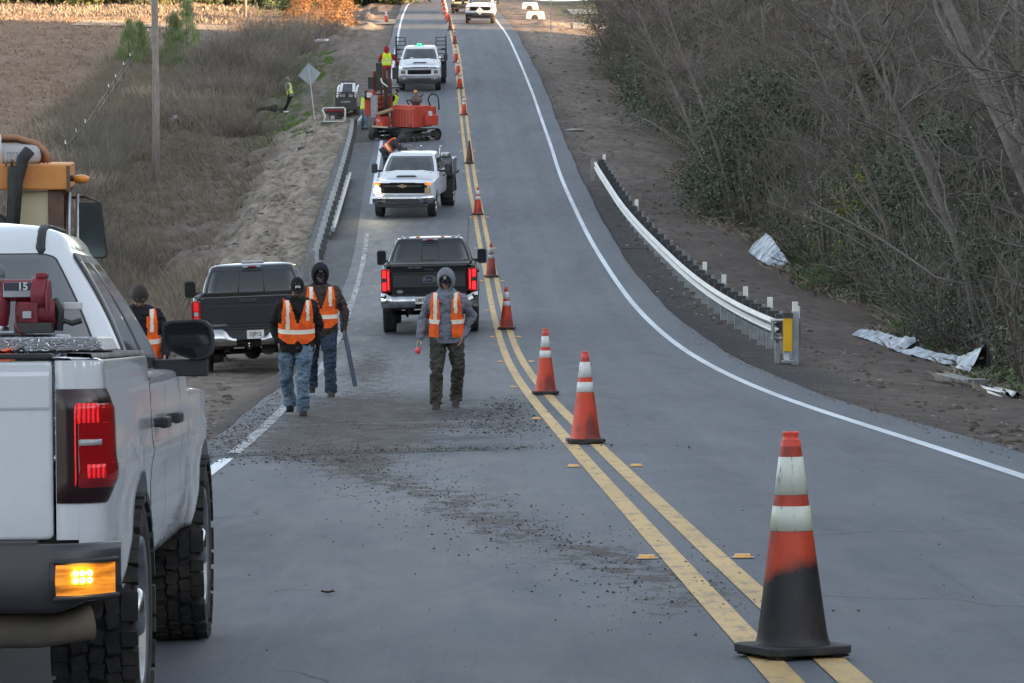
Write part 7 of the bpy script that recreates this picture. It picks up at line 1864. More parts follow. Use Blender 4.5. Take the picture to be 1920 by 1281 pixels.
# loose rails
def loose_rail(label, a, b, nm='loose_rail', up=0.05, tipm=None, roll=0.0, lift=0.0):
    T = empty(nm, label, 'rail section'); d = (b - a).normalized(); s_ = d.cross(Vector((0, 0, 1))).normalized(); u_ = s_.cross(d)
    mb = MB(); rows = []
    for q in np.linspace(0, 1, 14):
        c = a.lerp(b, q); rows.append([c + (s_ * math.cos(roll) + u_ * math.sin(roll)) * z + (u_ * math.cos(roll) - s_ * math.sin(roll)) * (aa + up) for aa, z in WPROF])
    mb.grid(rows, 0, True); o = mb.build('beam', M_GALV, T); q = o.modifiers.new('sol', 'SOLIDIFY'); q.thickness = 0.005
    mb = MB()
    for q in (0.04, 0.09, 0.5, 0.91, 0.96):
        for sg in (-1, 1): c = a.lerp(b, q); mb.ball(c + s_ * 0.08 * sg * math.cos(roll) + u_ * (up + 0.05), 0.014, 0, 6)
    mb.build('bolt_hole', M_UND, T); return T
a = PR(624, 447); b_ = PR(657, 334); loose_rail('single pale steel rail lying alone on the left shoulder paving', a + Vector((0, 0, .03)), b_ + Vector((0, 0, 0.03)), roll=0.7, up=0.14)
a = P(600, 231); b_ = P(648, 229)
t = empty('metal_bar', 'thin pale metal bar on the dirt by the sign post foot', 'metal bar'); MB().tube([a + Vector((0, 0, .04)), b_ + Vector((0, 0, .04))], 0.035, 8).build('bar', M_GALV, t)
a = PR(671, 243); b_ = PR(682, 232); loose_rail('short steel rail leaning at the foot of the worker left of the rig', a + Vector((0, 0, .25)), b_ + Vector((0, 0, .35)), roll=1.2)
# steel pieces lying on the right dirt
a = P(1822, 728); b_ = P(1898, 748)
a0, b0 = a, b_
loose_rail('corrugated steel rail offcut lying on the right dirt near the edge', a + Vector((0, 0, .02)), b_ + Vector((0, 0, .02)), up=0.05)
a = P(1768, 716); b_ = P(1830, 732); d = (b_ - a)
T = empty('steel_channel', 'flat grey steel channel lying beside the corrugated offcut on the right', 'steel channel')
L_ = d.length; an = math.atan2(d.y, d.x)
mb = MB(); mb.box((L_ / 2, 0, 0.14), (L_, 0.26, 0.012)); mb.box((L_ / 2, 0.13, 0.075), (L_, 0.012, 0.14)); mb.box((L_ / 2, -0.13, 0.075), (L_, 0.012, 0.14)); mb.box((-0.05, 0, 0.06), (0.3, 0.12, 0.02)); mb.box((L_, 0, .10), (0.34, 0.32, 0.16)); mb.build('channel', M_GALV, T, 0.003)
T.matrix_world = Matrix.Translation(a) @ Matrix.Rotation(an, 4, 'Z') @ Matrix.Rotation(-math.atan2(d.z, math.hypot(d.x, d.y)), 4, 'Y')

# ------------------------------------------------------------------ silt fence sheeting crumpled at the wood's edge
M_TARP = mat('pale_plastic_sheet', (0.46, 0.50, 0.55), 0.42, c2=(0.20, 0.23, 0.27), scale=3, bump=0.4, bscale=12, detail=6)
M_TARPD = mat('dark_plastic_sheet', (0.05, 0.055, 0.065), 0.5)
def sheet(label, pts, h, nm='plastic_sheet', seed=1):
    """crumpled fabric hung over a line of ground points; h heights of its ridge"""
    T = empty(nm, label, 'plastic sheet'); r2 = np.random.default_rng(seed); rows = []
    n = 44; s_ = np.linspace(0, len(pts) - 1, n)
    for i in range(n):
        k = min(int(s_[i]), len(pts) - 2); f = s_[i] - k; c = pts[k].lerp(pts[k + 1], f); hh = h[k] + (h[k + 1] - h[k]) * f
        d = (pts[k + 1] - pts[k]); d.z = 0; d.normalize(); sd_ = Vector((d.y, -d.x, 0)); 
        if sd_.y > 0: sd_ = -sd_
        w_ = 0.30 + 0.5 * hh; r_ = []
        for j in range(16):
            v = j / 15; fold = 0.09 * mnoise.noise(Vector((i * .55 + seed, v * 1.6, seed))) + 0.05 * math.sin(i * 1.1 + v * 2) * v
            q = c + sd_ * (w_ * (v - .25) + fold * .8) + d * (0.15 * mnoise.noise(Vector((i * .3, v * 3, seed + 5))))
            zz = hh * max(0, 1 - v * 1.05) ** .8 if v > .2 else hh * (v / .2) ** .6 * (1 - .2)
            q.z = gz(q.x, q.y) + 0.02 + max(0, zz + fold * (hh + .2) * 1.4); r_.append(q)
        rows.append(r_)
    mb = MB(); mb.grid(rows, 0, True); o = mb.build('sheet', M_TARP, T); q = o.modifiers.new('sol', 'SOLIDIFY'); q.thickness = 0.004
    o2 = o.modifiers.new('sub', 'SUBSURF'); o2.levels = o2.render_levels = 2
    for k in range(len(pts)):
        if h[k] > .3: MB().tube([(pts[k].x, pts[k].y, gz(pts[k].x, pts[k].y) - .02), (pts[k].x + .05, pts[k].y + .05, gz(pts[k].x, pts[k].y) + h[k] + .22)], 0.018, 5).build('stake', M_DKW, T)
    return T
M_DKW = mat('dark_wood', (0.05, 0.04, 0.033), 0.9, c2=(0.09, 0.075, 0.06), scale=8)
sheet('white plastic sheet slumped against the green shrubs above the guardrail', [P(1436, 478), P(1449, 488), P(1462, 499), P(1478, 503)], [.80, .75, .55, .2], seed=3)
sheet('pale plastic sheet lying low at the wood edge right of the yellow end plate', [P(1620, 632), P(1650, 640), P(1690, 655), P(1716, 665)], [.18, .26, .28, .44], seed=8)
sheet('crumpled plastic sheet pulled up to a peak at the far right wood edge', [P(1718, 667), P(1765, 678), P(1800, 688), P(1828, 700), P(1850, 706)], [.20, .18, .24, .50, .68], seed=14)
# ------------------------------------------------------------------ poles, signs, culverts
p = P(293, 341)
T = empty('utility_pole', 'tall grey wooden utility pole standing in the brush on the left hillside', 'utility pole')
M_POLE = mat('weathered_pole', (0.27, 0.24, 0.215), 0.9, c2=(0.16, 0.14, 0.125), scale=10, bump=0.5, stretch=(3, 3, 0.25))
mb = MB(); mb.tube([(0, 0, -.5), (0.01, 0, 3), (-.02, 0, 7), (-.06, 0, 11)], [0.155, 0.145, 0.135, 0.12], 14); mb.build('pole', M_POLE, T)
mb = MB(); mb.box((-.06, 0, 10.2), (2.2, .1, .12)); mb.build('crossarm', M_DKW, T)
mb = MB()
for x in (-1, -.4, .5, .95): mb.tube([(x - .06, 0, 10.26), (x - .06, 0, 10.42)], .04, 8)
mb.build('insulator', M_CLR, T); place(T, p.x, p.y, 0, False)
for px, py, h, r_, lab in ((460, 34, 9, .14, 'distant wooden pole rising at the top edge left of the sunlit bushes'), (648, 47, 2.2, .07, 'short wooden post beside the sunlit orange bush')):
    p = P(px, py); T = empty('wooden_pole', lab, 'pole'); mb = MB(); mb.tube([(0, 0, -.4), (0, 0, h)], [r_, r_ * .85], 10); mb.build('pole', M_POLE, T)
    MB().tube([(0, 0, h), (0, 0, h + .02)], [r_ * .9, r_ * .7], 10).build('pole_top', M_DKW, T); place(T, p.x, p.y, 0, False)
p = P(591, 232)
T = empty('road_sign', 'grey back of a diamond warning sign on a leaning post on the left verge', 'sign')
M_SB = mat('sign_back', (0.27, 0.30, 0.33), 0.45, 0.3, c2=(0.22, 0.24, 0.27), scale=2)
mb = MB(); mb.box((0, 0, 1.25), (.055, .045, 2.9)); mb.build('post', M_PST, T)
mb = MB(); q = .545; mb.poly([(0, .05, 2.34 - q), (q, .05, 2.34), (0, .05, 2.34 + q), (-q, .05, 2.34)], (0, .004, 0)); mb.build('sign_panel', M_SB, T, .02)
mb = MB(); mb.box((0, .03, 2.1), (.09, .03, .05)); mb.box((0, .03, 2.6), (.09, .03, .05)); mb.build('bracket', M_STL, T)
T.matrix_world = Matrix.Translation(p) @ Matrix.Rotation(R(-6.5), 4, 'Y')
p = P(1033, 80)
T = empty('traffic_sign', 'white sign on a slim pale post on the right verge, cut by the top edge', 'sign')
mb = MB(); mb.box((0, 0, 1.5), (.06, .05, 3.2)); mb.build('post', mat('pale_post', (0.42, .40, .36), .6), T)
mb = MB(); mb.poly([(x, -.035, z) for x, z in rpoly(-.31, .31, 2.64, 3.40, .04)], (0, .004, 0)); s_ = mb.build('sign_panel', M_PLT, T)
text_mesh('sign_lettering', 'ZONE', .20, M_INK, s_, face_back(0, -.04, 2.76), .001, bold=.008); text_mesh('sign_lettering', 'WORK', .20, M_INK, s_, face_back(0, -.04, 3.02), .001, bold=.008); text_mesh('sign_lettering', 'END', .20, M_INK, s_, face_back(0, -.04, 3.26), .001, bold=.008)
place(T, p.x, p.y, 0, False)
M_CONC = mat('pale_concrete', (0.50, 0.50, 0.49), 0.8, c2=(0.38, 0.38, 0.37), scale=2)
for px, py, w_, lab in ((1003, 36, 1.15, 'pale concrete culvert end with a dark half round opening, the nearer one'), (993, 18, 1.10, 'pale concrete culvert end with a dark half round opening, the farther one')):
    p = P(px, py); T = empty('culvert', lab, 'culvert'); mb = MB(); n_ = 16
    out = [(-w_ * .5, 0), (-w_ * .48, .42), (-w_ * .38, .48), (w_ * .38, .48), (w_ * .48, .42), (w_ * .56, 0)]
    arc = [(.22 * math.cos(a), .30 * math.sin(a)) for a in np.linspace(0, PI, 12)]
    mb.poly([(x, 0, z) for x, z in out + [(-.22, 0)][:0] + []] , (0, .25, .06)); mb.build('headwall', M_CONC, T, .03)
    mb = MB(); mb.poly([(x, -.012, z) for x, z in arc], (0, .02, 0)); mb.build('opening', M_UND, T); place(T, p.x, p.y, 0, False, dz=-0.02, sc=1.15)
# wire fence with white tipped posts up the left hillside
T = empty('wire_fence', 'line of thin dark fence stakes with white tips climbing the left hillside', 'fence')
fpx = [(369, 12), (350, 24), (342, 38), (330, 42), (312, 52), (300, 62), (278, 82), (267, 96), (256, 112), (244, 132), (232, 150), (217, 175), (204, 195), (160, 268), (143, 288), (123, 312)]
fp3 = []
for i, (a, b_) in enumerate(fpx):
    p = P(a, b_ + 12); fp3.append(p)
    MB().box((p.x, p.y, p.z + .55), (.045, .045, 1.3)).build('stake', M_DKW, T); MB().box((p.x, p.y, p.z + 1.26), (.05, .05, .16)).build('white_tip', M_TIP, T)
mb = MB()
for h in (.4, .8, 1.1):
    mb.tube([q + Vector((0, 0, h)) for q in fp3], .006, 3)
mb.build('wire', M_STL, T)
# other litter
def blob(nm, lab, cat, px, py, s, m, seed=0, sc=(1, 1, .7), sh=.3):
    p = P(px, py); T = empty(nm, lab, cat); mb = MB(); mb.ball((0, 0, 0), 1, 0, 14)
    mb.v = [tuple(Vector(v) * (1 + sh * mnoise.noise(Vector(v) * 1.6 + Vector((seed, 0, 0)))) ) for v in mb.v]; mb.v = [(x * s * sc[0], y * s * sc[1], z * s * sc[2] + s * sc[2] * .8) for x, y, z in mb.v]
    mb.build('body', m, T); place(T, p.x, p.y, 0, False); return T
M_BAG = mat('white_bag', (0.60, 0.64, 0.70), 0.5, c2=(0.42, .45, .5), scale=5)
blob('plastic_bag', 'round white bag lying on the dirt at the far right wood edge', 'bag', 1160, 147, .17, M_BAG, 1)
blob('stone', 'whitish stone lying at the left verge beside the green grass', 'stone', 603, 80, .28, M_BAG, 5, (2.2, .7, .5))
blob('stone', 'pale lump of sand on the right verge above the shoulder', 'stone', 1078, 246, .22, mat('sand_lump', (.34, .33, .31), .9), 6, (2, 1, .3))
p = P(312, 240); T = empty('drain_pipe', 'pale corrugated pipe poking out of the brush beside the utility pole', 'pipe')
mb = MB(); mb.tube([(-.4, 0, .05), (.5, .15, .48)], .11, 14); 
for q in np.linspace(0, 1, 9): c = Vector((-.4, 0, .05)).lerp(Vector((.5, .15, .48)), q); mb.tube([c, c + Vector((.03, .005, .014))], .125, 14)
mb.build('pipe', mat('pipe_white', (.45, .50, .54), .5), T); place(T, p.x, p.y, 0, False, dz=.05)
p = P(500, 212); T = empty('equipment_pile', 'black heap of hoses and bags on the dirt left of the leaning worker', 'equipment')
mb = MB()
for k in range(6): 
    a = k * 1.1; mb.tube([(math.cos(a + q) * .35 + .1 * k - .3, math.sin(a + q) * .2, .12 + .06 * k * math.sin(q)) for q in np.linspace(0, 4, 10)], .05, 6)
mb.ball((.3, 0, .15), .25, 0, 10, sc=(1.3, .8, .7)); mb.build('hose_heap', M_BLKR, T); place(T, p.x, p.y, 0, False)
for px, py, lab in ((582, 252, 'dark flat block lying on the pale spoil bank, nearer the posts'), (567, 282, 'dark flat block lying on the pale spoil bank, the lower one')):
    p = P(px, py); T = empty('spacer_block', lab, 'block'); mb = MB(); mb.box((0, 0, .06), (.40, .2, .15)); mb.box((.05, 0, .15), (.2, .16, .02)); mb.build('block', M_BLOCK, T, .01); place(T, p.x, p.y, R(12), False)
p = PR(614, 1115)
T = empty('dead_leaf', 'single curled brown leaf lying on the near lane', 'leaf')
mb = MB(); rows = [[(u * .033 * (1 - v * v) ** .5 * 1.0, v * .0, 0) for u in (-1, 0, 1)] for v in np.linspace(-.95, .95, 9)]
rows = [[(v * .035, u * .016 * math.sqrt(1 - v * v) - .006 * v * v, .004 + .010 * (abs(u) ** 1.5) + .008 * v * v) for u in (-1, -.5, 0, .5, 1)] for v in np.linspace(-.97, .97, 11)]
mb.grid(rows, 0, True); lf = mb.build('blade', mat('leaf_brown', (0.10, 0.05, 0.03), .7, c2=(.06, .03, .02), scale=60), T); MB().tube([(.033, 0, .01), (.050, -.004, .012)], .0012, 5).build('stalk', MATS['leaf_brown'], T)
place(T, p.x, p.y, R(8), False, dz=.004)
p = P(1530, 0) if False else None
for px, py, lab, L_ in ((1190, 468, 'thin dark stick lying on the shoulder beside the guardrail posts', .8),):
    p = P(px, py); T = empty('stick', lab, 'stick'); mb = MB(); mb.tube([(-L_ / 2, .3, .03), (0, 0, .05), (L_ / 2, -.6, .03)], .018, 5); mb.build('stem', M_DKW, T); place(T, p.x, p.y, 0, False)
# ------------------------------------------------------------------ vegetation
def leafmat(name, c, c2, rough=.8):
    m, t, b, oc = newmat(name, rough); oi = N(t, 'ShaderNodeObjectInfo')
    n1 = noise_node(t, oc, 1.3, 4); n2 = noise_node(t, oc, 14, 2)
    f = mth(t, 'ADD', ramp(t, n1, .35, .65, 0, .6), ramp(t, n2, .4, .6, 0, .4)); cc = mixc(t, f, c, c2)
    hv = N(t, 'ShaderNodeHueSaturation'); t.links.new(cc, hv.inputs['Color']); t.links.new(ramp(t, oi.outputs['Random'], 0, 1, .75, 1.25), hv.inputs['Value']); t.links.new(hv.outputs[0], b.inputs['Base Color'])
    b.inputs['Specular IOR Level'].default_value = .25; return m
M_BARK = leafmat('bark_grey_brown', (0.20, 0.18, 0.16), (0.105, 0.092, 0.082), .9)
M_TWIG = leafmat('twig_grey_brown', (0.180, 0.166, 0.140), (0.10, 0.092, 0.076), .9)
M_TWIGR = leafmat('twig_reddish', (0.175, 0.145, 0.125), (0.095, 0.078, 0.068), .9)
M_LFD = leafmat('evergreen_leaf', (0.056, 0.074, 0.044), (0.092, 0.112, 0.066), .45)
M_LFG = leafmat('mid_green_leaf', (0.085, 0.125, 0.055), (0.13, 0.165, 0.07), .6)
M_PINE = leafmat('pine_needle', (0.13, 0.18, 0.07), (0.20, 0.24, 0.11), .7)
M_YLF = leafmat('yellow_green_leaf', (0.20, 0.23, 0.035), (0.30, 0.30, 0.05), .6)
M_DRY = leafmat('dry_grass', (0.30, 0.245, 0.19), (0.17, 0.14, 0.115), .9)
M_DRYG = leafmat('dry_weed_grey', (0.225, 0.190, 0.145), (0.115, 0.098, 0.078), .9)
M_GRS = leafmat('short_green_grass', (0.075, 0.140, 0.030), (0.11, 0.15, 0.05), .8)
def tube_np(V, F, pts, r, n=3):
    """append an n-sided tube to raw lists"""
    o = len(V); m = len(pts)
    for i in range(m):
        t_ = pts[min(i + 1, m - 1)] - pts[max(i - 1, 0)]; t_ = t_ / (np.linalg.norm(t_) + 1e-9)
        a = np.cross(t_, (0.3, 0.9, 0.2)); a /= np.linalg.norm(a) + 1e-9; b = np.cross(t_, a)
        for k in range(n): q = 2 * PI * k / n; V.append(pts[i] + (a * math.cos(q) + b * math.sin(q)) * r[i])
    for i in range(m - 1):
        for k in range(n): F.append((o + i * n + k, o + i * n + (k + 1) % n, o + (i + 1) * n + (k + 1) % n, o + (i + 1) * n + k))
def limb(r_, p, d, L, r0, r1, n, wob=.15, grav=0.0):
    pts = [p]; rr = [r0]; d = d / np.linalg.norm(d)
    for i in range(n):
        d = d + r_.normal(size=3) * wob + np.array((0, 0, grav)); d = d / np.linalg.norm(d); pts.append(pts[-1] + d * L / n); rr.append(r0 + (r1 - r0) * (i + 1) / n)
    return pts, rr
def bare_tree(seed, H, r0, lean=(0, 0), limbs=13, dens=1.0, low=.18, tw=M_TWIG, spread=1.0, multi=1):
    r_ = np.random.default_rng(seed); TV, TF, CV, CF = [], [], [], []
    for s_ in range(multi):
        d0 = np.array((lean[0] + r_.normal() * .10 * multi, lean[1] + r_.normal() * .10 * multi, 1.0)); st = np.array((r_.normal() * .2 * (multi > 1), r_.normal() * .2 * (multi > 1), -.2))
        tp, tr = limb(r_, st, d0, H, r0, r0 * .22, 9, .07); tube_np(TV, TF, tp, tr, 8); tp = np.array(tp)
        for i in range(int(limbs)):
            f = low + (1 - low) * r_.random() ** .8; k = min(int(f * 9), 8); q = f * 9 - k; p = tp[k] * (1 - q) + tp[k + 1] * q
            a = r_.random() * 6.28; up = .35 + .9 * r_.random(); d = np.array((math.cos(a), math.sin(a), up)); L = H * (.45 - .25 * f) * spread * (.7 + .6 * r_.random())
            lp_, lr = limb(r_, p, d, L, r0 * (.42 - .25 * f), .012, 6, .16, .05); tube_np(TV, TF, lp_, lr, 4)
            for j in range(int(7 * dens)):
                k2 = r_.integers(1, 6); p2 = lp_[k2]; d2 = (lp_[k2] - lp_[k2 - 1]); d2 = d2 / np.linalg.norm(d2) + r_.normal(size=3) * .7; L2 = L * (.55 - .05 * k2) * (.6 + .6 * r_.random())
                bp_, br = limb(r_, p2, d2, L2, .016, .006, 4, .18, .05); tube_np(CV, CF, bp_, br, 3)
                for m_ in range(int(6 * dens)):
                    k3 = r_.integers(1, 5); d3 = (bp_[k3] - bp_[k3 - 1]); d3 = d3 / np.linalg.norm(d3) + r_.normal(size=3) * .6; L3 = .35 + .55 * r_.random()
                    q_, qr = limb(r_, bp_[k3], d3, L3, .0085, .004, 2, .2, .03); tube_np(CV, CF, q_, qr, 3)
    return np.array(TV), TF, np.array(CV), CF
def tree_thing(name, label, group, data, tw, bark=None):
    T = empty(name, label, 'tree', group); TV, TF, CV, CF = data
    bigmesh('trunk', TV, TF, bark or M_BARK, None, True, T); bigmesh('crown', CV, CF, tw, None, False, T); return T
def leaf_cloud(r_, n, R_, size, shape='bush', V=None, F=None, flat=.5):
    """random small leaf quads gathered in clumps through a volume"""
    nc = max(6, n // 60); cl = []
    for i in range(nc):
        a = r_.random() * 6.28; u = r_.random() ** .5; z = r_.random()
        if shape == 'cone': rad = R_[0] * (1 - z) ** .8 * u; h = z * R_[2]
        else: rad = R_[0] * u * math.sqrt(max(0.05, 1 - (z * 1.0) ** 2)); h = z * R_[2]
        cl.append((rad * math.cos(a), rad * math.sin(a) * R_[1] / R_[0], h + .1, .16 + .22 * r_.random()))
    cl = np.array(cl); idx = r_.integers(0, nc, n); c = cl[idx, :3] + r_.normal(size=(n, 3)) * cl[idx, 3:4] * max(R_[0] * .55, .2) * np.array((1, 1, .7)); c[:, 2] = np.abs(c[:, 2])
    a = r_.normal(size=(n, 3)); a[:, 2] *= .8; a /= np.linalg.norm(a, axis=1, keepdims=True); b = np.cross(a, r_.normal(size=(n, 3))); b /= np.linalg.norm(b, axis=1, keepdims=True)
    s_ = size * (.6 + .8 * r_.random((n, 1)))
    if shape == 'cone': a = a * .4 + np.array((0, 0, .9)); 
    V_ = np.stack([c - a * s_, c - b * s_ * flat, c + a * s_, c + b * s_ * flat], 1).reshape(-1, 3); F_ = np.arange(4 * n).reshape(-1, 4)
    return V_, F_
def bush(seed, R_, n, size, leafm, label, group=None, name='shrub', stems=10, shape='bush', flat=.5, cat='shrub', stemm=None):
    r_ = np.random.default_rng(seed); T = empty(name, label, cat, group); V, F = leaf_cloud(r_, n, R_, size, shape, flat=flat); bigmesh('foliage', V, F, leafm, None, False, T)
    SV, SF = [], []
    for i in range(stems):
        a = r_.random() * 6.28; pts, rr = limb(r_, np.array((r_.normal() * R_[0] * .15, r_.normal() * R_[1] * .15, -.05)), np.array((math.cos(a) * .5, math.sin(a) * .5, 1.2)), R_[2] * (.7 + .4 * r_.random()), .022, .006, 5, .2); tube_np(SV, SF, pts, rr, 3)
    bigmesh('stem', np.array(SV), SF, stemm or M_TWIG, None, False, T); return T
def brush(seed, R_, n, m, label, group, name='bare_shrub', r0=.010, seg=3):
    r_ = np.random.default_rng(seed); V, F = [], []
    for i in range(n):
        a = r_.random() * 6.28; q = r_.random() ** .5; p = np.array((math.cos(a) * R_[0] * q * .6, math.sin(a) * R_[1] * q * .6, -.05)); sl_ = .35 + .5 * q
        pts, rr = limb(r_, p, np.array((math.cos(a) * sl_ + r_.normal() * .25, math.sin(a) * sl_ + r_.normal() * .25, 1.2)), R_[2] * (.45 + .6 * r_.random()), r0 * 1.4, r0 * .5, 4, .16); tube_np(V, F, pts, rr, 3)
        for j in range(seg):
            k = r_.integers(1, 5); d = pts[k] - pts[k - 1]; d = d / np.linalg.norm(d) + r_.normal(size=3) * .5
            q_, qr = limb(r_, pts[k], d, R_[2] * (.15 + .25 * r_.random()), r0 * .8, r0 * .4, 2, .2); tube_np(V, F, q_, qr, 3)
    T = empty(name, label, 'shrub', group); 
    k_ = len(F) // 8; o1 = bigmesh('branches', np.array(V), F, m, None, False, T); return T
used = set()
def put(src, x, y, label=None, rz_=None, sc=1.0, dz=0.0):
    c = src if src.name not in used else copy_tree(src)
    used.add(src.name)
    if label: c['label'] = label
    a = random.uniform(0, 6.28) if rz_ is None else rz_
    c.matrix_world = Matrix.Translation((x, y, anyz(x, y) + dz)) @ Matrix.Rotation(a, 4, 'Z') @ Matrix.Diagonal((sc, sc, sc * random.uniform(.9, 1.1), 1)); return c
GT = 'bare trees of the wood right of the road'
lbl = 'bare grey brown tree in the dense wood right of the road'
kinds = [tree_thing('bare_tree', lbl, GT, bare_tree(100, 11, .15, (-.12, -.05), 15, 1.0, .15), M_TWIG),
         tree_thing('bare_tree', lbl, GT, bare_tree(101, 9, .10, (-.25, .05), 14, 1.0, .12), M_TWIGR),
         tree_thing('bare_tree', lbl, GT, bare_tree(102, 12, .20, (.05, 0), 15, .9, .2), M_TWIG),
         tree_thing('bare_tree', lbl, GT, bare_tree(103, 7, .06, (-.1, -.1), 9, 1.0, .08, multi=3), M_TWIGR),
         tree_thing('bare_tree', lbl, GT, bare_tree(104, 8, .07, (-.3, -.1), 12, 1.1, .10, multi=2), M_TWIG)]
def edge_x(y): return float(cxf(y) + PAVR(np.array(y))) + 4.9 + 0.8 * math.sin(y * .09) + .5 * math.sin(y * .31)
rt = random.Random(5)
pos_ = []
y = 46.0
while y < 214:
    for row, (dx, jx) in enumerate(((1.0, .7), (3.4, 1.2), (6.5, 1.8), (10.5, 2.5), (15.5, 3), (21, 3.5), (28, 4))):
        if rt.random() < (.93, .93, .9, .85, .8, .8, .7)[row]:
            x = edge_x(y) + dx + rt.uniform(-jx, jx) * .6; yy = y + rt.uniform(-2.2, 2.2)
            if yy > 100 or row > 0 or rt.random() < .55: pos_.append((x, yy, row))
    y += 4.6
ti = 0
for x, yy, row in pos_:
    k = rt.choice((3, 4, 1) if row == 0 else (0, 1, 2, 4, 3)); put(kinds[k], x, yy, rz_=rt.uniform(-.7, .7), sc=rt.uniform(.75, 1.2) * (.8 if row == 0 else 1.0)); ti += 1
# big leaning trunks seen at the right
bt = tree_thing('leaning_tree', 'grey forked trunk leaning left at the right edge of the wood', None, bare_tree(210, 14, .17, (-.34, .0), 12, .8, .25), M_TWIG)
put(bt, 11.2, 66, rz_=0)
bt = tree_thing('leaning_tree', 'slender pale trunk curving left above the plastic sheets', None, bare_tree(211, 12, .13, (-.45, .1), 10, .8, .3), M_TWIG)
put(bt, 12.2, 88, rz_=0)
# understory: dark evergreen shrubs and bare brush
GS = 'evergreen shrubs under the right hand trees'
ev = [bush(300, (1.5, 1.5, 2.2), 4200, .045, M_LFD, 'dark evergreen shrub at the foot of the right hand trees', GS), bush(301, (1.1, 1.1, 1.3), 2800, .035, M_LFG, 'mid green leafy shrub at the foot of the right hand trees', GS),
      bush(302, (2.0, 1.8, 3.2), 6500, .045, M_LFD, 'tall dark evergreen shrub at the foot of the right hand trees', GS)]
for i in range(165):
    yy = rt.uniform(52, 212); k = rt.choice((0, 2, 1, 2)); 
    if yy < 112 and rt.random() < .62: continue
    put(ev[k], edge_x(yy) + abs(rt.gauss(0, 1)) * 3.0 + (.6 if k == 2 else .1), yy, sc=rt.uniform(.5, 1.25) * (1.4 if k == 2 and rt.random() < .4 else 1))
for px, py, k, s_ in ((1500, 500, 1, .9), (1520, 470, 0, .9), (1560, 545, 1, .8), (1470, 440, 1, .8), (1350, 330, 1, .8), (1130, 105, 2, 1.1), (1150, 120, 0, 1.2), (1480, 545, 1, .5), (1880, 690, 1, .45), (1912, 706, 1, .5), (1110, 60, 2, 1.0)):
    p = P(px, py); put(ev[k], p.x + .8, p.y + .6, sc=s_)
GB = 'bare undergrowth below the right hand trees'
br_ = [brush(400, (1.4, 1.4, 2.4), 60, M_TWIG, 'tangle of bare grey stems at the wood edge on the right', GB), brush(401, (1.2, 1.2, 1.7), 60, M_TWIGR, 'low reddish tangle of bare stems at the wood edge on the right', GB)]
for i in range(150):
    yy = rt.uniform(48, 214); put(br_[i % 2], edge_x(yy) + .4 + abs(rt.gauss(0, 1)) * 2.6, yy, sc=rt.uniform(.6, 1.3))
t = bush(310, (.6, .6, 3.4), 1400, .05, M_YLF, 'slim yellow green vine hanging among the dark shrubs', None, 'vine', 6); put(t, edge_x(96) + 1.2, 96)
# far mass of the wood behind, one object: thin stems and twigs filling the wood and the added ridge
def mass(name, label, n, xr_, yr_, h, m, w_=.03, lean_=.2, zmax=None, seed=9, f=None):
    r_ = np.random.default_rng(seed); x = r_.uniform(*xr_, n); y = r_.uniform(*yr_, n)
    if f is not None: x, y = f(r_, n)
    z = zg(x, y); H = h * (.4 + .8 * r_.random(n)); d = r_.normal(size=(n, 2)) * lean_; ww = w_ * (.5 + r_.random(n)); a = r_.random(n) * PI
    ax, ay = np.cos(a) * ww, np.sin(a) * ww; b0 = z - .1
    m1x, m1y = x + d[:, 0] * H * .45 + r_.normal(size=n) * .05 * H, y + d[:, 1] * H * .45
    tx, ty = x + d[:, 0] * H, y + d[:, 1] * H
    V = np.stack([np.stack([x - ax, y - ay, b0], 1), np.stack([x + ax, y + ay, b0], 1), np.stack([m1x + ax * .8, m1y + ay * .8, z + H * .5], 1), np.stack([m1x - ax * .8, m1y - ay * .8, z + H * .5], 1), np.stack([tx, ty, z + H], 1)], 1).reshape(-1, 3)
    i = np.arange(n) * 5; F = np.concatenate([np.stack([i, i + 1, i + 2], 1), np.stack([i, i + 2, i + 3], 1), np.stack([i + 3, i + 2, i + 4], 1)])
    o = bigmesh(name, V, F, m, None, False); return tag(o, label, 'undergrowth', kind='stuff')
mass('wood_thicket', 'far dense thicket of stems filling the wood and the added ridge on the right', 26000, (12, 62), (45, 216), 5.5, M_TWIG, .035, .22)
mass('wood_saplings', 'thin upright saplings between the right hand trees', 9000, (8, 30), (45, 214), 3.0, M_TWIGR, .014, .3, f=lambda r_, n: ((lambda yy: (np.array([edge_x(q) for q in yy]) + np.abs(r_.normal(size=n)) * 5 + .3, yy))(r_.uniform(46, 214, n))))
# fallen leaves and short litter at the wood edge
def scatter_blades(name, label, n, fxy, h, m, w_=.012, lean_=.4, clump=1, seed=3, cr=.12):
    r_ = np.random.default_rng(seed); x, y = fxy(r_, n // clump); x = np.repeat(x, clump) + r_.normal(size=len(x) * clump) * cr; y = np.repeat(y, clump) + r_.normal(size=len(y) * clump) * cr * 1.5; n = len(x)
    z = zg(x, y); H = h * (.45 + .75 * r_.random(n)); d = r_.normal(size=(n, 2)) * lean_; a = r_.normal(size=n) * .6; ww = w_ * (.6 + .8 * r_.random(n)) * (1 + y / 260)
    ax, ay = np.cos(a) * ww, np.sin(a) * ww
    V = np.stack([np.stack([x - ax, y - ay, z - .05], 1), np.stack([x + ax, y + ay, z - .05], 1), np.stack([x + d[:, 0] * H * .5 + ax * .7, y + d[:, 1] * H * .5 + ay * .7, z + H * .62], 1), np.stack([x + d[:, 0] * H, y + d[:, 1] * H, z + H], 1)], 1).reshape(-1, 3)
    i = np.arange(n) * 4; F = np.concatenate([np.stack([i, i + 1, i + 2], 1), np.stack([i, i + 2, i + 3], 1)])
    return tag(bigmesh(name, V, F, m, None, False), label, 'grass', kind='stuff')
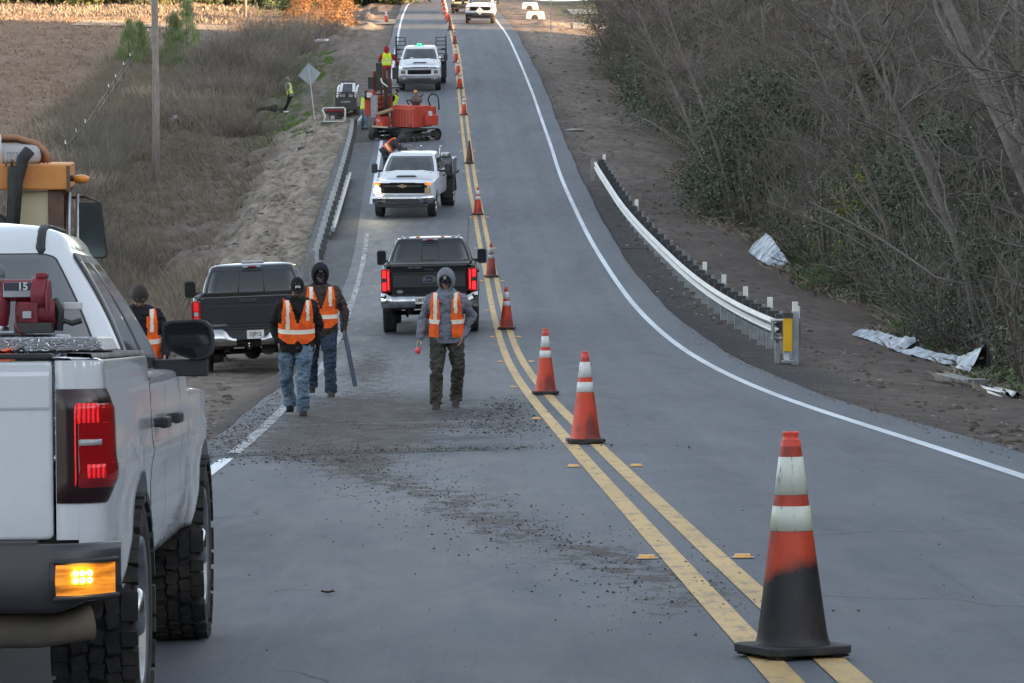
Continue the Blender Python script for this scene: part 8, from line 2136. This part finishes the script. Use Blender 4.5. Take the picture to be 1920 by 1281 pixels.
def left_zone(u0, u1, y0, y1, patch=None, bare=False):
    def f(r_, n):
        y = r_.uniform(y0, y1, n * 3); u = r_.uniform(u0, u1, n * 3)
        if patch is not None:
            k = np.array([mnoise.noise(Vector((a * .12, b * .05, 3))) for a, b in zip(u, y)]) > patch; y, u = y[k], u[k]
        if bare:
            k = ~((y > 118) & (y < 168) & (u < 10.5 + 1.2 * np.sin(y * .4))); y, u = y[k], u[k]
        y, u = y[:n], u[:n]; return cxf(y) - PAVL(y) - u, y
    return f
scatter_blades('tall_dry_weeds', 'tall grey brown dead weeds covering the left ditch and hillside', 80000, left_zone(6.5, 16, 60, 215, None, True), .62, M_DRYG, .012, .28, 5)
scatter_blades('tall_dry_weeds', 'paler dry grass tufts rising among the weeds on the left', 16000, left_zone(6.8, 17, 62, 225, .12, True), .85, M_DRY, .012, .25, 8, seed=5)
scatter_blades('low_dead_weeds', 'low flattened dead weeds over the dark soil right of the utility pole', 16000, left_zone(4.6, 11.5, 112, 172), .22, M_DRYG, .014, .9, 5, seed=16)
scatter_blades('near_weeds', 'dead weeds behind the charcoal pickup', 22000, left_zone(3.9, 14, 74, 100), .9, M_DRYG, .010, .3, 5, seed=6)
scatter_blades('field_stubble', 'short brown stubble of the open field on the left', 60000, left_zone(15, 50, 120, 262), .14, leafmat('field_stubble', (0.34, 0.25, 0.185), (0.24, 0.175, 0.13), .9), .020, .7, 4, seed=8)
scatter_blades('sunlit_grass', 'pale dry grass beyond the field at the top left', 20000, left_zone(12, 60, 250, 292), .35, M_DRY, .03, .5, 4, seed=9)
scatter_blades('verge_grass', 'short green grass on the left verge beyond the sign', 9000, left_zone(3.4, 6.0, 160, 215, -.1), .10, M_GRS, .02, .9, 4, seed=10)
scatter_blades('litter_twigs', 'leaf litter and twigs along the right wood edge', 24000, lambda r_, n: ((lambda yy: (np.array([edge_x(q) for q in yy]) - .7 + np.abs(r_.normal(size=n)) * 2.5, yy))(r_.uniform(46, 214, n))), .16, M_DRYG, .012, 1.6, 3, seed=12)
scatter_blades('wood_edge_grass', 'sparse green weeds at the foot of the right hand shrubs', 7000, lambda r_, n: ((lambda yy: (np.array([edge_x(q) for q in yy]) - .2 + np.abs(r_.normal(size=n)) * 1.3, yy))(r_.uniform(46, 110, n))), .22, M_LFG, .012, .9, 4, seed=13)
# bare brush on the left hillside
GL = 'bare brush along the left ditch'
lb = [brush(410, (1.3, 1.3, 1.7), 70, M_TWIGR, 'low bare brown bush on the left hillside', GL), brush(411, (1.0, 1.0, 2.3), 60, M_TWIG, 'upright bare grey bush on the left hillside', GL)]
for i in range(120):
    yy = rt.uniform(75, 236); u = (rt.uniform(6.3, 11.5) if not 118 < yy < 165 else rt.uniform(10.5, 14)) if yy < 165 else rt.uniform(5.5, 11); put(lb[i % 2], float(cxf(yy) - PAVL(np.array(yy))) - u, yy, sc=rt.uniform(.5, 1.05))
for i in range(26):
    yy = rt.uniform(195, 240); put(lb[i % 2], float(cxf(yy) - PAVL(np.array(yy))) - rt.uniform(4.2, 10), yy, sc=rt.uniform(.8, 1.25))
# young pines
def pine(seed, H, R_, label, n=5200):
    r_ = np.random.default_rng(seed); T = empty('pine_tree', label, 'tree'); V, F = leaf_cloud(r_, n, (R_, R_, H), .17, 'cone', flat=.06); bigmesh('crown', V, F, M_PINE, None, False, T)
    TV, TF = [], []; pts, rr = limb(r_, np.array((0, 0, -.1)), np.array((0, 0, 1.)), H * .98, .07, .015, 8, .03); tube_np(TV, TF, pts, rr, 6)
    for i in range(36):
        k = r_.integers(1, 8); a = r_.random() * 6.28; q_, qr = limb(r_, pts[k], np.array((math.cos(a), math.sin(a), .45)), R_ * (1 - k / 9), .015, .006, 3, .1); tube_np(TV, TF, q_, qr, 3)
    bigmesh('trunk', np.array(TV), TF, M_BARK, None, True, T); return T
for (px, py, H, R_, lab, sd) in ((243, 128, 2.9, .95, 'young pine left of the utility pole on the hillside', 1), (326, 138, 3.6, 1.15, 'young pine right of the utility pole, the tallest of the three', 2), (262, 118, 2.2, .8, 'small pine behind the left pine on the hillside', 3), (350, 90, 3.0, 1.0, 'young pine farther up behind the right pine', 4)):
    p = P(px, py); put(pine(sd, H, R_, lab), p.x, p.y)
t = bush(320, (1.4, 1.2, 1.7), 1800, .06, M_LFG, 'green holly like bush at the top edge right of the distant pole'); p = P(515, 30); put(t, p.x, p.y)
# orange bush in the sun beside the road gap, and the yellow trees beyond the field
M_ORL = leafmat('russet_leaf', (0.30, 0.16, 0.07), (0.20, 0.11, 0.05), .8); M_YTR = leafmat('olive_leaf', (0.085, 0.095, 0.030), (0.045, 0.055, 0.022), .8)
GO = 'russet bushes by the opening on the left'
ob = bush(330, (1.7, 1.6, 2.3), 3200, .10, M_ORL, 'russet leafed bush in the sun by the left roadside opening', GO, flat=.25)
for px, py in ((640, 52), (612, 48), (585, 44), (560, 42), (625, 30)): p = P(px, py); put(ob, p.x, p.y, sc=random.uniform(.7, 1.0))
GY = 'trees beyond the left field'
yt = [bush(340, (3.2, 3.0, 6.0), 7000, .16, M_YTR, 'olive green tree beyond the field at the top left', GY, 'leafy_tree', 14, cat='tree'), bush(341, (2.6, 2.6, 4.5), 5000, .15, M_LFD, 'dark green tree beyond the field at the top left', GY, 'leafy_tree', 14, cat='tree')]
for i in range(30):
    put(yt[i % 2], -9 - i * 1.45 + rt.uniform(-1, 1), 294 - 20 * float(sstep(11, 15, np.array(i))) + rt.uniform(-4, 6), sc=rt.uniform(.8, 1.3))
# far right evergreens; the outer row is added to shade the road
GH = 'evergreen shrubs beyond the driveway on the right'
hd_ = bush(350, (2.0, 2.0, 2.9), 3000, .10, M_LFD, 'dark evergreen shrub at the far right, its outer row added for shade', GH)
for i in range(16): put(hd_, 9.5 + rt.uniform(0, 2), 300 + i * 4, sc=rt.uniform(.9, 1.2))
for i in range(16): put(hd_, 18.5 + rt.uniform(0, 3), 243 + i * 5.5, sc=rt.uniform(.9, 1.25))
# woods behind and beside the camera, as the mirrors and glass see them
GK = 'trees behind the viewpoint'
bk = [bush(360, (5.0, 5.0, 11.0), 6000, .42, M_LFD, 'large dark tree standing behind the viewpoint', GK, 'roadside_tree', 8, cat='tree')]
for i in range(14): put(bk[0], (-1) ** i * rt.uniform(9, 30), -rt.uniform(30, 75), sc=rt.uniform(.9, 1.3))
for i in range(7): put(bk[0], rt.uniform(15, 26), -20 + i * 9, sc=rt.uniform(.8, 1.1))
for i in range(14): put(bk[0], -26 + i * 4, -78 + rt.uniform(-4, 4), sc=rt.uniform(1.0, 1.5))
